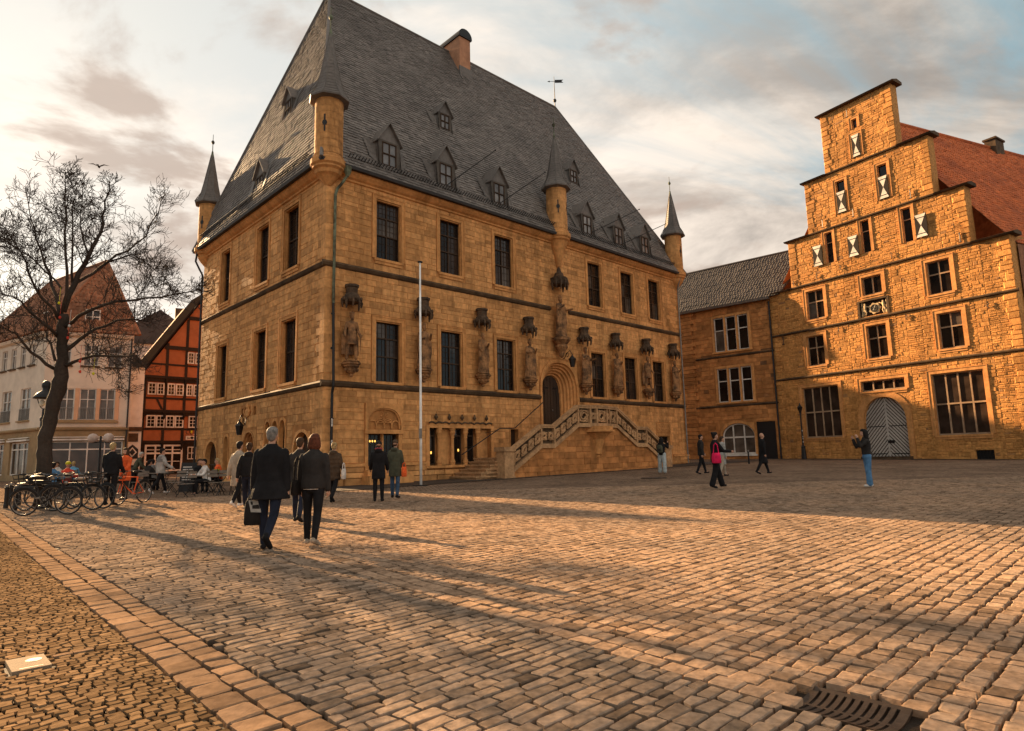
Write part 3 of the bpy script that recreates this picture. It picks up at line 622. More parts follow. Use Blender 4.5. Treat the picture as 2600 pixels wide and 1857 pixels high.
    # left face openings
    def arched(uc, w, zb, zs, za, rec, doorcol='winframe', pt=.8, split=True):
        A = archpts(w, zb, zs, za, pt=pt); b = MB(); spandrel(b, LF, uc, A, za+.03, .0); o = [(x*1.16, z+(.13 if z > zb else 0)) for x, z in A]
        archstrip(b, LF, uc, o, .035, A, .035); archstrip(b, LF, uc, o, 0, o, .035); archstrip(b, LF, uc, A, .035, A, -rec); ar = b.build('arch', 'trim', th)
        d = MB(); archfill(d, LF, uc, A, -rec+.03); dd = d.build('door', doorcol, ar)
        if split:
            d = MB(); d.fbox(LF, uc-.03, uc+.03, -rec+.03, -rec+.06, zb, za-.1); d.fbox(LF, uc-w, uc+w, -rec+.03, -rec+.06, zs-.35, zs-.28)
            for k in (-.5, .5): d.fbox(LF, uc+w*k-.02, uc+w*k+.02, -rec+.03, -rec+.05, zb, zs-.35)
            d.build('door_rail', 'wood', dd)
        return ar
    arched(2.5, .92, .3, 1.75, 2.72, .28, 'glass', 1.0); arched(13.76, .77, .3, 1.9, 2.75, .33, 'wood', .9)
    for u in (10.12, 10.94, 11.76): arched(u, .33, 1.2, 2.75, 3.4, .22, 'glass', .75, False)
    arched(4.78, .31, 1.1, 2.4, 2.92, .22, 'glass', .75, False)
    # pointed side portal with orders
    b = MB(); spandrel(b, LF, 7.835, archpts(.88, .3, 1.7, 3.08), 3.12, 0)
    ww, dd_ = .88, .03
    for k in range(4):
        A = archpts(ww, .3, 1.7, 3.08-.07*k); B = archpts(ww-.07, .3, 1.7, 3.01-.07*k); archstrip(b, LF, 7.835, A, dd_, B, dd_); archstrip(b, LF, 7.835, B, dd_, B, dd_-.13); ww -= .07; dd_ -= .13
    sp = b.build('side_portal', 'trim', th); d = MB(); archfill(d, LF, 7.835, archpts(ww, .3, 1.7, 2.8), dd_+.01); d.build('door', 'wood', sp)
    for u in (6.93, 8.47): s = MB(); s.fbox(LF, u-.15, u+.15, -.17, -.15, 3.85, 4.28); s.build('loophole', 'winframe', th)
    # coat of arms over the portal
    s = MB(); s.loft([(0, 0, 0, .05, .02), (0, 0, .12, .2, .05), (0, 0, .35, .24, .06), (0, 0, .42, .2, .05), (0, 0, .44, .08, .04), (0, 0, .55, .16, .08), (0, 0, .68, .13, .07), (0, 0, .72, .05, .03)], 10)
    for k in (-1, 1): s.tube([(k*.22, 0, .1), (k*.34, -.02, .3), (k*.25, -.03, .5), (k*.33, 0, .62)], [.05, .06, .05, .02], 6)
    o = s.build('coat_of_arms', 'trim', th); o.location = LF(7.64, .05, 3.75); o.rotation_euler = (0, 0, -math.pi/2)
th_windows()
def th_portal():
    c = 14.77; b = MB(); spandrel(b, FR, c, archpts(1.59, 2.7, 5.2, 6.9), 6.95, 0); o = [(x*1.05, z+.08) for x, z in archpts(1.59, 2.7, 5.2, 6.9)]
    archstrip(b, FR, c, o, .06, archpts(1.59, 2.7, 5.2, 6.9), .06); archstrip(b, FR, c, o, 0, o, .06)
    w_, d_ = 1.59, .06; za = 6.9
    for k in range(6):
        A = archpts(w_, 2.7, 5.2, za); B = archpts(w_-.075, 2.7, 5.2, za-.08); C = archpts(w_-.135, 2.7, 5.2, za-.13)
        archstrip(b, FR, c, A, d_, B, d_-.01); archstrip(b, FR, c, B, d_-.01, B, d_-.1); archstrip(b, FR, c, B, d_-.1, C, d_-.145); w_ -= .135; za -= .13; d_ -= .145
        m = [(x, z) for x, z in B]; b.tube([FR(c+x, d_+.1, z) for x, z in m], .035, 6)
    po = b.build('portal', 'trim', th)
    A = archpts(w_, 2.7, 5.2, za); d = MB(); archfill(d, FR, c, A, d_+.01); door = d.build('door', 'wood', po)
    for i in range(6):
        x0 = -w_+2*w_*i/6; x1 = x0+2*w_/6; zt = 5.2+(za-5.2)*math.sqrt(max(0, 1-(max(abs(x0), abs(x1))/w_)**2))-.06
        s = MB(); s.fbox(FR, c+x0+.012, c+x1-.012, d_+.015, d_+.045+.01*(i % 2), 2.9, zt); s.build('plank', 'wood', door)
    for s_ in (-1, 1):
        h = MB(); h.tube([FR(c+s_*.5, d_+.07, z) for z in (5.0, 5.15, 5.3)], .02, 5)
        for k in range(3): h.tube([FR(c+s_*(.25+.12*k)+.05*math.cos(t), d_+.06, 5.4+.05*math.sin(t)) for t in np.linspace(0, 5, 7)], .015, 4)
        h.build('hinge', 'iron', door)
    h = MB(); h.ell(FR(c+.08, d_+.12, 4.1), (.03, .03, .05)); h.build('handle', 'zinc', door, smooth=True)
th_portal()
M['parapet'] = mk('grey_carved_stone', (.46, .265, .13), (.33, .19, .095), var=.25, nscale=8, pscale=1.5, bump=.5)
def th_stairs():
    c = 14.93; D = 2.55; zl = 3.02
    # masonry under the flights
    prof = [(8.45, -.2), (8.45, .82), (10.43, 1.92), (11.38, 1.92), (13.3, 3.0), (16.55, 3.0), (18.45, 1.92), (19.42, 1.92), (21.4, .82), (21.4, -.2)]
    b = MB(); b.prism(prof, lambda u, z: FR(u, D-.06, z), lambda u, z: FR(u, .13, z)); sw = b.build('stair_wall', 'sandmortar', th)
    def topz(u): return np.interp(u, [8.45, 10.43, 11.38, 13.3, 16.55, 18.45, 19.42, 21.4], [.82, 1.92, 1.92, 3.0, 3.0, 1.92, 1.92, .82])
    it = []
    for (u0, u1, z0, z1, d, t) in courses(8.5, 21.35, 0.1, 3.0, [(14.3, 15.6, 1.3, 3.0)], .29, (.35, .95), depth=(.01, .035), dark=.35):
        if min(topz(u0), topz(u1)) > z0+.12: it.append((u0, u1, z0, min(z1, min(topz(u0), topz(u1))), d, t))
    FS = Frame((0, -(D-.06), 0), (1, 0, 0), (0, -1, 0)); make_pieces([(FS, it)], 'stone', sw, 'midstone', 'ashlar', th, 160)
    # steps of both flights
    n = 8
    for k in range(6):
        s = MB(); s.fbox(FR, 6.59+.3*k, 8.6, .14, D-.5, -.1+.17*k+.35, .37+.17*(k+1)); s.fbox(FR, 6.53+.3*k, 8.6, .14, D-.45, .37+.17*(k+1), .43+.17*(k+1)); s.build('step', 'parapet', th)
    for s_ in (0, 1):
        for k in range(14):
            u = 8.6+.34*k; z = .95+k*(zl-.95)/14+.13; a, e = (u, u+.36) if not s_ else (2*c-u-.36, 2*c-u)
            s = MB(); s.fbox(FR, a, e, .14, D-.3, z-.6, z+.02); s.build('step', 'trim', th)
    s = MB(); s.fbox(FR, 13.25, 16.6, .13, D-.1, 2.8, zl); s.build('landing', 'trim', th)
    # parapets: panel segments (u0,z0)->(u1,z1) of the rail foot
    segs = [((8.5, .87), (10.42, 1.97)), ((10.42, 1.97), (11.38, 1.97)), ((11.38, 1.97), (13.26, 3.05)), ((13.26, 3.05), (14.1, 3.05)), ((14.1, 3.05), (14.5, 3.05)), ((14.5, 3.05), (15.36, 3.05)), ((15.36, 3.05), (15.76, 3.05)), ((15.76, 3.05), (16.6, 3.05)), ((16.6, 3.05), (18.46, 1.97)), ((18.46, 1.97), (19.42, 1.97)), ((19.42, 1.97), (21.36, .87))]
    H = 1.02
    def bulge(u): x = (u-14.93)/.95; return .32*max(0, 1-x*x)**.5 if abs(x) < 1 else 0
    for i, ((u0, z0), (u1, z1)) in enumerate(segs):
        b0, b1 = bulge(u0), bulge(u1); FD = lambda t, d, h: FR(u0+(u1-u0)*t, D+b0+(b1-b0)*t+d, z0+(z1-z0)*t+h)
        b = MB()
        def bar(t0, t1, d0, d1, h0, h1): b.add([FD(t, d, h) for h in (h0, h1) for d in (d1, d0) for t in (t0, t1)], [(0, 2, 3, 1), (4, 5, 7, 6), (0, 1, 5, 4), (2, 6, 7, 3), (0, 4, 6, 2), (1, 3, 7, 5)])
        bar(0, 1, -.1, .07, -.12, .1); bar(0, 1, -.14, .1, H-.14, H-.04); bar(0, 1, -.18, .13, H-.04, H+.04); w_ = min(.4, .05/max(.1, (u1-u0)/1.0))
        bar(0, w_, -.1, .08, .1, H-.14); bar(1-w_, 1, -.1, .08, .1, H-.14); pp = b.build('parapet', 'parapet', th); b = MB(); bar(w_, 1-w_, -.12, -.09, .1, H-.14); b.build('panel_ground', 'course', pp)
        tr = MB(); L = math.hypot(u1-u0, z1-z0); m = max(1, round(L/.6))
        for k in range(m):
            tc = (k+.5)/m; rr = min(.33, L/m*.42)
            for sgn in (1, -1):
                P = [FD(tc+sgn*rr*(1-.75*a/7)*math.cos(a+.5*k)/L, .0, .48+sgn*rr*(1-.75*a/7)*math.sin(a+.5*k)*1.05) for a in np.linspace(0, 6.2, 13)]; tr.tube(P, [.035+.02*math.sin(j*.26) for j in range(13)], 5)
            for j in range(4):
                a = j*1.57+.4; tr.tube([FD(tc+rr*.9*math.cos(a)/L, 0, .48+rr*1.0*math.sin(a)), FD(tc+rr*1.15*math.cos(a+.35)/L, .02, .48+rr*1.15*math.sin(a+.35)), FD(tc+rr*.85*math.cos(a+.75)/L, 0, .48+rr*1.0*math.sin(a+.75))], [.04, .05, .02], 5)
        tr.build('tracery', 'parapet', pp)
    # end post, pulpit corbel
    for u0, u1 in ((7.88, 8.5), (21.36, 21.98)):
        b = MB(); b.fbox(FR, u0, u1, D-.52, D+.06, -.2, 1.72); b.fbox(FR, u0-.08, u1+.05, D-.6, D+.14, 1.72, 1.92); b.fbox(FR, u0-.05, u1+.03, D-.56, D+.1, -.2, .55); b.build('newel_post', 'parapet', th)
    b = MB(); b.lathe((14.95, D-.1, 1.3), [(.08, 0), (.13, .06), (.11, .14), (.22, .2), (.26, .5), (.42, 1.0), (.75, 1.33), (.98, 1.38), (.98, 1.48), (.9, 1.5), (.9, 1.68)], 12, F=lambda x, y, z: FR(x, y, z)); b.build('pulpit_corbel', 'trim', th)
    # wrought handrail on the wall side
    b = MB(); b.tube([FR(*p) for p in ((6.7, .9, 1.62), (6.9, .9, 1.72), (9.2, .9, 2.9), (10.0, .9, 2.9), (10.7, .4, 2.95), (13.0, .3, 4.4))], .028, 6)
    for u, z in ((7.6, 2.05), (9.0, 2.8), (11.6, 3.5), (12.6, 4.12)): b.tube([FR(u, .9 if u < 10 else .35, z), FR(u, .0, z-.1)], .015, 5)
    b.build('handrail', 'iron', th)
th_stairs()
# ---------------------------------------------------------------- figures: people and statues
REMESH = []
def remesh(o, v, it=2): REMESH.append((o, v, it)); return o
def finish_remesh():
    for o, v, it in REMESH:
        m = o.modifiers.new('r', 'REMESH'); m.mode = 'VOXEL'; m.voxel_size = v
        if it: s = o.modifiers.new('s', 'SMOOTH'); s.iterations = it; s.factor = .5
    dg = bpy.context.evaluated_depsgraph_get()
    for o, v, it in REMESH:
        me = bpy.data.meshes.new_from_object(o.evaluated_get(dg)); mats = list(o.data.materials); o.modifiers.clear(); old = o.data; o.data = me; me.name = o.name
        if not me.materials:
            for x in mats: me.materials.append(x)
        me.polygons.foreach_set('use_smooth', [True]*len(me.polygons))
def V3(*a): return Vector(a)
def skeleton(h, legs, arms, seat=None, lean=0.0, wide=1.0):
    s = h/1.75; J = {}
    hipz = .93 if seat is None else seat+.1/s; J['hip'] = V3(0, 0, hipz)
    lv = V3(0, math.sin(lean), math.cos(lean))
    J['chest'] = J['hip']+lv*.30; J['sh'] = J['hip']+lv*.50; J['neck'] = J['hip']+lv*.56; J['head'] = J['hip']+lv*.60+V3(0, .02, .115)
    for i, sd in enumerate((-1, 1)):
        f, k = legs[i][0], legs[i][1]; ab = legs[i][2] if len(legs[i]) > 2 else .03
        hp = J['hip']+V3(sd*.09*wide, 0, -.02); kn = hp+V3(sd*math.sin(ab), math.sin(f)*math.cos(ab), -math.cos(f))*.44; an = kn+V3(sd*math.sin(ab)*.4, math.sin(f-k), -math.cos(f-k))*.42
        J['hp%d' % i], J['kn%d' % i], J['an%d' % i] = hp, kn, an
        t = f-k if f-k < 0 else 0; J['toe%d' % i] = an+V3(sd*.03, .17*math.cos(t), -.055+.17*math.sin(t)*1.0)
        a, b, e = arms[i][:3]; inn = arms[i][3] if len(arms[i]) > 3 else 0.0
        sh = J['sh']+V3(sd*.172*wide, 0, -.045); el = sh+V3(sd*math.sin(b), math.sin(a)*math.cos(b), -math.cos(a)*math.cos(b))*.29
        fa = V3(sd*math.sin(b)*.5-sd*inn, math.sin(a+e), -math.cos(a+e)).normalized(); wr = el+fa*.25; J['sh%d' % i], J['el%d' % i], J['wr%d' % i], J['fa%d' % i] = sh, el, wr, fa
    lo = min(J['an0'].z, J['an1'].z, J['toe0'].z+.04, J['toe1'].z+.04)-.085
    if seat is None:
        for k in J:
            if not k.startswith('fa'): J[k] = J[k]-V3(0, 0, lo)
    for k in J:
        if not k.startswith('fa'): J[k] = J[k]*s
    J['s'] = s; J['lean'] = lean; return J
def hand(b, J, i, s, grip=.9):
    wr, fa = J['wr%d' % i], J['fa%d' % i]; sd = -1 if i == 0 else 1
    side = V3(1, 0, 0)-fa*fa.x; side = side.normalized() if side.length > .2 else V3(0, 0, 1); nrm = fa.cross(side).normalized()*(1)
    b.limb([wr, wr+fa*.05*s, wr+fa*.085*s], [.026*s, .034*s, .034*s], 8)
    k = wr+fa*.09*s; pal = V3(-sd, 0, 0)
    pal = (pal-fa*fa.dot(pal)); pal = pal.normalized() if pal.length > .1 else nrm
    acr = fa.cross(pal).normalized()
    for j, ln in enumerate((.062, .074, .07, .056)):
        o = k+acr*(j-1.5)*.019*s; p1_ = o+(fa*math.cos(.35*grip)+pal*math.sin(.35*grip))*ln*.5*s; p2_ = p1_+(fa*math.cos(1.1*grip)+pal*math.sin(1.1*grip))*ln*.45*s
        b.limb([o-fa*.02*s, p1_, p2_], [.0095*s, .009*s, .0075*s], 6)
    o = wr+fa*.04*s-acr*.03*s; b.limb([o, o+(fa*.6-acr*.6+pal*.3).normalized()*.035*s, o+(fa*.9-acr*.35+pal*.6).normalized()*.06*s], [.011*s, .0105*s, .009*s], 6)
def head(b, J, turn=0.0, beard=False):
    s = J['s']; h = J['head']; c, sn = math.cos(turn), math.sin(turn)
    def q(x, y, z): return h+V3(x*c-y*sn, x*sn+y*c, z)*s
    b.ell(q(0, -.012, .02), (.08*s, .099*s, .108*s)); b.ell(q(0, .025, -.045), (.06*s, .07*s, .074*s)); b.limb([q(0, .0, -.08), J['neck']-V3(0, 0, .03)*s], [.05*s, .056*s])
    b.limb([q(0, .09, .0), q(0, .108, -.028)], [.011*s, .015*s], 6); b.limb([q(-.03, .082, .018), q(.03, .082, .018)], [.012*s, .012*s], 6); b.limb([q(-.022, .088, -.065), q(.022, .088, -.065)], [.008*s, .008*s], 6)
    for k in (-1, 1): b.ell(q(k*.075, -.005, -.01), (.012*s, .02*s, .03*s), 6, 5)
    return q
def body_core(b, J, wide=1.0, belly=0.0):
    s = J['s']; hp, ch, sh = J['hip'], J['chest'], J['sh']
    R_ = [(hp-V3(0, 0, .06)*s, .135, .095), (hp+V3(0, 0, .03)*s, .145, .105+belly), (hp.lerp(ch, .5), .125, .095+belly), (ch, .145, .11), (ch.lerp(sh, .6), .16, .11), (sh+V3(0, 0, -.005)*s, .135, .085), (sh+V3(0, 0, .05)*s, .06, .055)]
    b.loft([(p.x, p.y, p.z, rx*s*wide, ry*s) for p, rx, ry in R_], 14)
def arms_legs(b, J, arm=(.05, .043, .034), leg=(.08, .058, .042), do=('arm', 'leg')):
    s = J['s']
    for i in (0, 1):
        if 'arm' in do: b.limb([J['sh%d' % i], J['sh%d' % i].lerp(J['el%d' % i], .5), J['el%d' % i], J['wr%d' % i]], [arm[0]*s*1.08, arm[0]*s, arm[1]*s, arm[2]*s], 9)
        if 'leg' in do: b.limb([J['hp%d' % i], J['hp%d' % i].lerp(J['kn%d' % i], .5), J['kn%d' % i], J['kn%d' % i].lerp(J['an%d' % i], .35), J['an%d' % i]], [leg[0]*s*1.12, leg[0]*s, leg[1]*s, leg[1]*s*1.0, leg[2]*s], 9)
SKIN = flat('skin', (.42, .22, .14), .55)
def cloth(name, c, rough=.85): return mk(name, c, tuple(x*.7 for x in c), rough=rough, var=.2, nscale=9, pscale=4, bump=.5, bscale=14, bdist=.02)
CL = {k: cloth('cloth_'+k, c) for k, c in dict(black=(.012, .011, .012), char=(.028, .024, .022), brown=(.075, .048, .03), navy=(.014, .017, .03), jeans=(.05, .085, .14), blue=(.085, .19, .33), pale=(.42, .45, .44), beige=(.36, .29, .22), white=(.62, .57, .52), grey=(.19, .18, .17), lgrey=(.36, .34, .31), red=(.55, .06, .035), orange=(.75, .12, .03), pink=(.80, .02, .10), olive=(.07, .07, .045), bluetop=(.12, .32, .5), scarf=(.35, .05, .06), leather=(.02, .016, .014), yellow=(.62, .55, .03)).items()}
HAIR = {k: mk('hair_'+k, c, rough=.7, spec=.15, var=.4, nscale=30, bump=.5, bscale=80) for k, c in dict(black=(.012, .009, .008), auburn=(.09, .028, .014), brown=(.05, .028, .016), grey=(.16, .145, .13), white=(.38, .35, .31), blond=(.32, .22, .1)).items()}
def person(label, loc, yaw, h=1.7, legs=((.12, .05), (-.12, .08)), arms=((0, .12, .15), (0, .12, .15)), top='black', topz=.80, flare=0.0, bulk=1.0, bottom='jeans', legw=1.0, shoes='black', hair=('short', 'brown'), turn=0.0, lean=.02, seat=None, vox=.016, puffy=False, hood=None, extra=None, gloves=False, skirt=None, wide=1.0):
    """one figure: body > clothing, hair, shoes"""
    J = skeleton(h, legs, arms, seat, lean, wide); s = J['s']
    e = thing('person', label, 'person', loc, yaw)
    b = MB(); body_core(b, J, .92); arms_legs(b, J, (.042, .036, .028), (.065, .05, .036)); q = head(b, J, turn)
    for i in (0, 1): hand(b, J, i, s); b.limb([J['an%d' % i], J['an%d' % i]*.4+J['toe%d' % i]*.6], [.036*s, .028*s], 6)
    bo = remesh(b.build('body', SKIN, e), vox*.75, 1)
    # trousers
    b = MB(); hp = J['hip']; b.loft([(hp.x, hp.y, hp.z+z*s, rx*s, ry*s) for z, rx, ry in ((-.13, .13, .10), (-.05, .165*wide, .13), (.06, .16*wide, .125), (.14, .145, .11))], 12)
    lw = .088*legw; arms_legs(b, J, leg=(lw, .068*legw*(1.12 if legw > 1.05 else 1), .052*legw*(1.5 if legw > 1.05 else 1)), do=('leg',)); remesh(b.build('trousers' if not skirt else 'leggings', CL[bottom], e), vox)
    if skirt:
        b = MB(); b.loft([(hp.x, hp.y, hp.z+.1*s, .15*s, .12*s), (hp.x, hp.y, hp.z-.1*s, .18*s, .15*s), (hp.x, hp.y+.02, hp.z-.45*s, .21*s, .2*s), (hp.x, hp.y+.03, hp.z-.5*s, .17*s, .16*s)], 14); remesh(b.build('skirt', CL[skirt], e), vox)
    # top / coat
    b = MB(); ch, sh = J['chest'], J['sh']; bk = bulk; hem = (hp.z-.0)+(topz-.93)*s if seat is None else hp.z-.04
    R_ = []
    if hem < hp.z-.02: R_ += [(V3(hp.x, hp.y, hem), (.16+flare)*wide, .125+flare), (V3(hp.x, hp.y, (hem+hp.z)/2), (.165+flare*.6)*wide, .13+flare*.6)]
    R_ += [(hp+V3(0, 0, .03)*s, .163*wide, .128), (hp.lerp(ch, .55), .152*wide, .122), (ch, .168*wide, .132), (ch.lerp(sh, .6), .185*wide, .128), (sh-V3(0, 0, .02), .165*wide, .11), (sh+V3(0, -.005, .025)*s, .115, .09), (sh+V3(0, -.005, .055)*s, .08, .078), (sh+V3(0, -.0, .085)*s, .066, .068)]
    if puffy:
        R2 = []
        for (p, rx, ry), (p2, rx2, ry2) in zip(R_[:-1], R_[1:]): R2 += [(p, rx*.97, ry*.97), (p.lerp(p2, .5), (rx+rx2)/2*1.09, (ry+ry2)/2*1.09)]
        R_ = R2+R_[-1:]
    b.loft([(p.x, p.y, p.z, rx*s*bk, ry*s*bk) for p, rx, ry in R_], 16)
    aw = .062*bk
    for i in (0, 1): b.limb([J['sh%d' % i], J['sh%d' % i].lerp(J['el%d' % i], .5), J['el%d' % i], J['el%d' % i].lerp(J['wr%d' % i], .5), J['wr%d' % i]], [aw*.92*s, aw*1.0*s, aw*.9*s, aw*.84*s, aw*.76*s], 9)
    if hood: b.ell(sh+V3(0, -.10, .03)*s, (.12*s, .07*s, .075*s))
    jo = remesh(b.build('jacket', CL[top], e), vox, 2)
    for i in (0, 1):
        an, toe = J['an%d' % i], J['toe%d' % i]; d = (toe-an); dn = V3(d.x, d.y, d.z+.055*s).normalized(); side = V3(dn.y, -dn.x, 0).normalized(); upv = side.cross(dn)
        b = MB(); ba = an-V3(0, 0, .05*s)
        for z0, z1, tw in ((-.028, .028, .047), (.01, .06, .038)):
            pass
        b.limb([ba-dn*.05*s, ba+dn*.06*s, ba+dn*.15*s], [.044*s, .044*s, .036*s], 8); b.limb([an+V3(0, 0, .02)*s, ba], [.046*s, .045*s], 8)
        remesh(b.build('shoe', CL[shoes], e), vox*.8)
    # hair
    st, hc_ = hair; b = MB()
    if st in ('short', 'bob', 'long', 'bun', 'curly'):
        b.ell(q(0, -.026, .038), (.087*s, .092*s, .094*s)); b.ell(q(0, .01, .075), (.076*s, .084*s, .06*s)); b.ell(q(0, -.052, -.018), (.07*s, .055*s, .078*s))
        if st == 'bob': b.loft([tuple(q(0, -.03, z))+(rx*s, ry*s) for z, rx, ry in ((-.145, .085, .07), (-.10, .115, .09), (-.02, .108, .098), (.06, .095, .095))], 12)
        if st == 'long': b.loft([tuple(q(0, -.06+y, z))+(rx*s, ry*s) for z, rx, ry, y in ((-.48, .06, .04, -.03), (-.38, .12, .06, -.03), (-.2, .135, .08, 0), (.0, .12, .095, .02), (.06, .1, .1, .03))], 12)
        if st == 'bun': b.ell(q(0, -.10, .09), (.045*s, .045*s, .045*s))
        if st == 'curly':
            for k in range(14): a = k*2.4; b.ell(q(.07*math.cos(a), -.04+.06*math.sin(a), .0+.1*((k % 5)/5)), (.04*s, .04*s, .04*s), 6, 5)
        remesh(b.build('hair', HAIR[hc_], e), vox*.8)
    elif st == 'hat':
        b.ell(q(0, -.015, .055), (.088*s, .104*s, .085*s)); b.lathe(q(0, -.01, .0), [(.09*s, 0), (.1*s, .02*s), (.095*s, .05*s)], 14); remesh(b.build('cap', CL[hc_], e), vox*.8)
        b = MB(); b.ell(q(0, -.05, -.03), (.07*s, .05*s, .06*s)); remesh(b.build('hair', HAIR['brown'], e), vox*.8)
    elif st == 'helmet':
        b.ell(q(0, -.01, .07), (.105*s, .135*s, .085*s)); b.lathe(q(0, -.01, .035), [(.1*s, 0), (.112*s, .01*s), (.1*s, .04*s)], 14); remesh(b.build('helmet', CL[hc_], e), vox*.8)
    if extra: extra(e, J, q, s)
    return e, J
def wpos(e, p): return Matrix.Translation(e.location) @ Matrix.Rotation(e.rotation_euler.z, 4, 'Z') @ Vector(p)
def statue(kind, h=2.2, seed=0):
    """carved figure as one mesh, facing +y, foot at z=0"""
    rr = random.Random(seed); b = MB(); s = h/1.85
    poses = {0: (((0, .28, .5), (.1, .35, .3)), ((.05, .0, .12), (-.05, .05, .12))), 1: (((.5, .2, 1.6, .5), (.3, .25, 1.2, .3)), ((0, 0), (0, 0))), 2: (((.2, .2, 1.9, .6), (.2, .3, .5)), ((0, 0), (0, 0))), 3: (((.6, .3, 1.0), (.4, .2, 1.9, .6)), ((0, 0), (0, 0)))}
    arms, legs = poses[kind]
    J = skeleton(1.75*s*.98, legs, arms, None, .0); sc = J['s']
    body_core(b, J, 1.08, .02); arms_legs(b, J, (.062, .055, .042), (.095, .075, .06)); head(b, J)
    for i in (0, 1): b.ell(J['wr%d' % i]+J['fa%d' % i]*.05*sc, (.045*sc, .045*sc, .055*sc))
    hd = J['head']
    if kind == 0:                                           # armoured ruler: tunic, cloak, sword
        b.loft([(0, 0, z*sc, rx*sc, ry*sc) for z, rx, ry in ((.62, .22, .17), (.8, .2, .16), (1.0, .17, .14), (1.15, .18, .14))], 14)
        for k in range(9):
            x = -.26+.52*k/8; b.tube([(x*.6*sc, -.13*sc, 1.4*sc), (x*1.1*sc, -.15*sc, .9*sc), (x*1.15*sc, -.13*sc, .25*sc)], [.05*sc, .06*sc, .05*sc], 6)
        w_ = J['wr0']; b.tube([w_+V3(0, .03, .12), w_+V3(.0, .05, 0), w_+V3(.05, .12, -.7*sc)], [.025, .03, .012], 6); b.tube([w_+V3(-.1, .05, .02), w_+V3(.1, .05, .02)], .02, 5)
    else:                                                   # robed figure with hanging folds
        n = 11
        b.loft([(0, 0, z*sc, rx*sc, ry*sc) for z, rx, ry in ((.0, .27, .19), (.15, .26, .18), (.6, .23, .17), (.95, .19, .15), (1.25, .2, .15), (1.42, .16, .11))], 18)
        for k in range(n):
            a = math.pi*(k/(n-1)); x, y = math.cos(a), math.sin(a)
            P = [(x*r_*sc+rr.uniform(-.02, .02), y*r_*.72*sc, z*sc) for z, r_ in ((1.15-.2*rr.random(), .19), (.75, .225), (.4, .25), (.03, .285))]; b.tube(P, [.02*sc, .035*sc, .04*sc, .045*sc], 6)
        for k in (-1, 1): b.tube([(k*.16*sc, .05*sc, 1.4*sc), (k*.24*sc, .06*sc, 1.1*sc), (k*.25*sc, .08*sc, .6*sc), (k*.2*sc, .1*sc, .3*sc)], [.06*sc, .075*sc, .07*sc, .04*sc], 7)
    b.ell(hd+V3(0, -.02, .02)*sc, (.095*sc, .1*sc, .115*sc)); b.ell(hd+V3(0, .06, -.1)*sc, (.06*sc, .05*sc, .08*sc))
    if kind in (0, 1, 3):
        b.lathe(hd+V3(0, 0, .06)*sc, [(.085*sc, 0), (.1*sc, .03*sc), (.09*sc, .06*sc), (.05*sc, .09*sc), (.02*sc, .13*sc)], 10)
        for k in range(6): a = k*math.pi/3; b.limb([hd+V3(.09*math.cos(a), .09*math.sin(a), .08)*sc, hd+V3(.1*math.cos(a), .1*math.sin(a), .17)*sc], [.022*sc, .012*sc], 5)
    b.lathe((0, 0, -.04), [(.3*sc, 0), (.3*sc, .05), (.26*sc, .07)], 12)
    if kind == 2: w_ = J['wr1']; b.tube([w_+V3(0, .03, .7*sc), w_+V3(0, .03, -.9*sc)], .022, 6)
    me = b.mesh('statue'); me.materials.append(M['statue']); return me
# ---------------------------------------------------------------- town hall: roof, turrets, sculpture
def plane_frame(O, ex, ez):
    ex, ez = Vector(ex).normalized(), Vector(ez).normalized(); return Frame(O, ex, ex.cross(ez), ez)
def roof_rows(ua0, ua1, ub0, ub1, H, exp, wid, dep, over=.07, jit=.12):
    """rows over a trapezoid: left edge ua0->ua1, right edge ub0->ub1 over slope length H"""
    out = []; v = 0.0; k = 0
    while v < H-.05:
        t = v/H; a, b = ua0+(ua1-ua0)*t, ub0+(ub1-ub0)*t; u = a-random.random()*wid; 
        while u < b:
            w_ = wid*random.uniform(1-jit, 1+jit); x0, x1 = max(u, a), min(u+w_, b)
            if x1-x0 > .05: out.append((x0, x1-.004, v+random.uniform(-.006, .006), min(v+exp+over, H), dep*random.uniform(.7, 1.5), max(-1, min(1, random.gauss(-.05, .5)))))
            u += w_
        v += exp; k += 1
    return out
OV = .55
def roof_y(z): return -OV+(z-ZE)*(W1/2+OV)/(ZR-ZE)
def roof_x(z): return -OV+(z-ZE)*(4.0+OV)/(ZR-ZE)
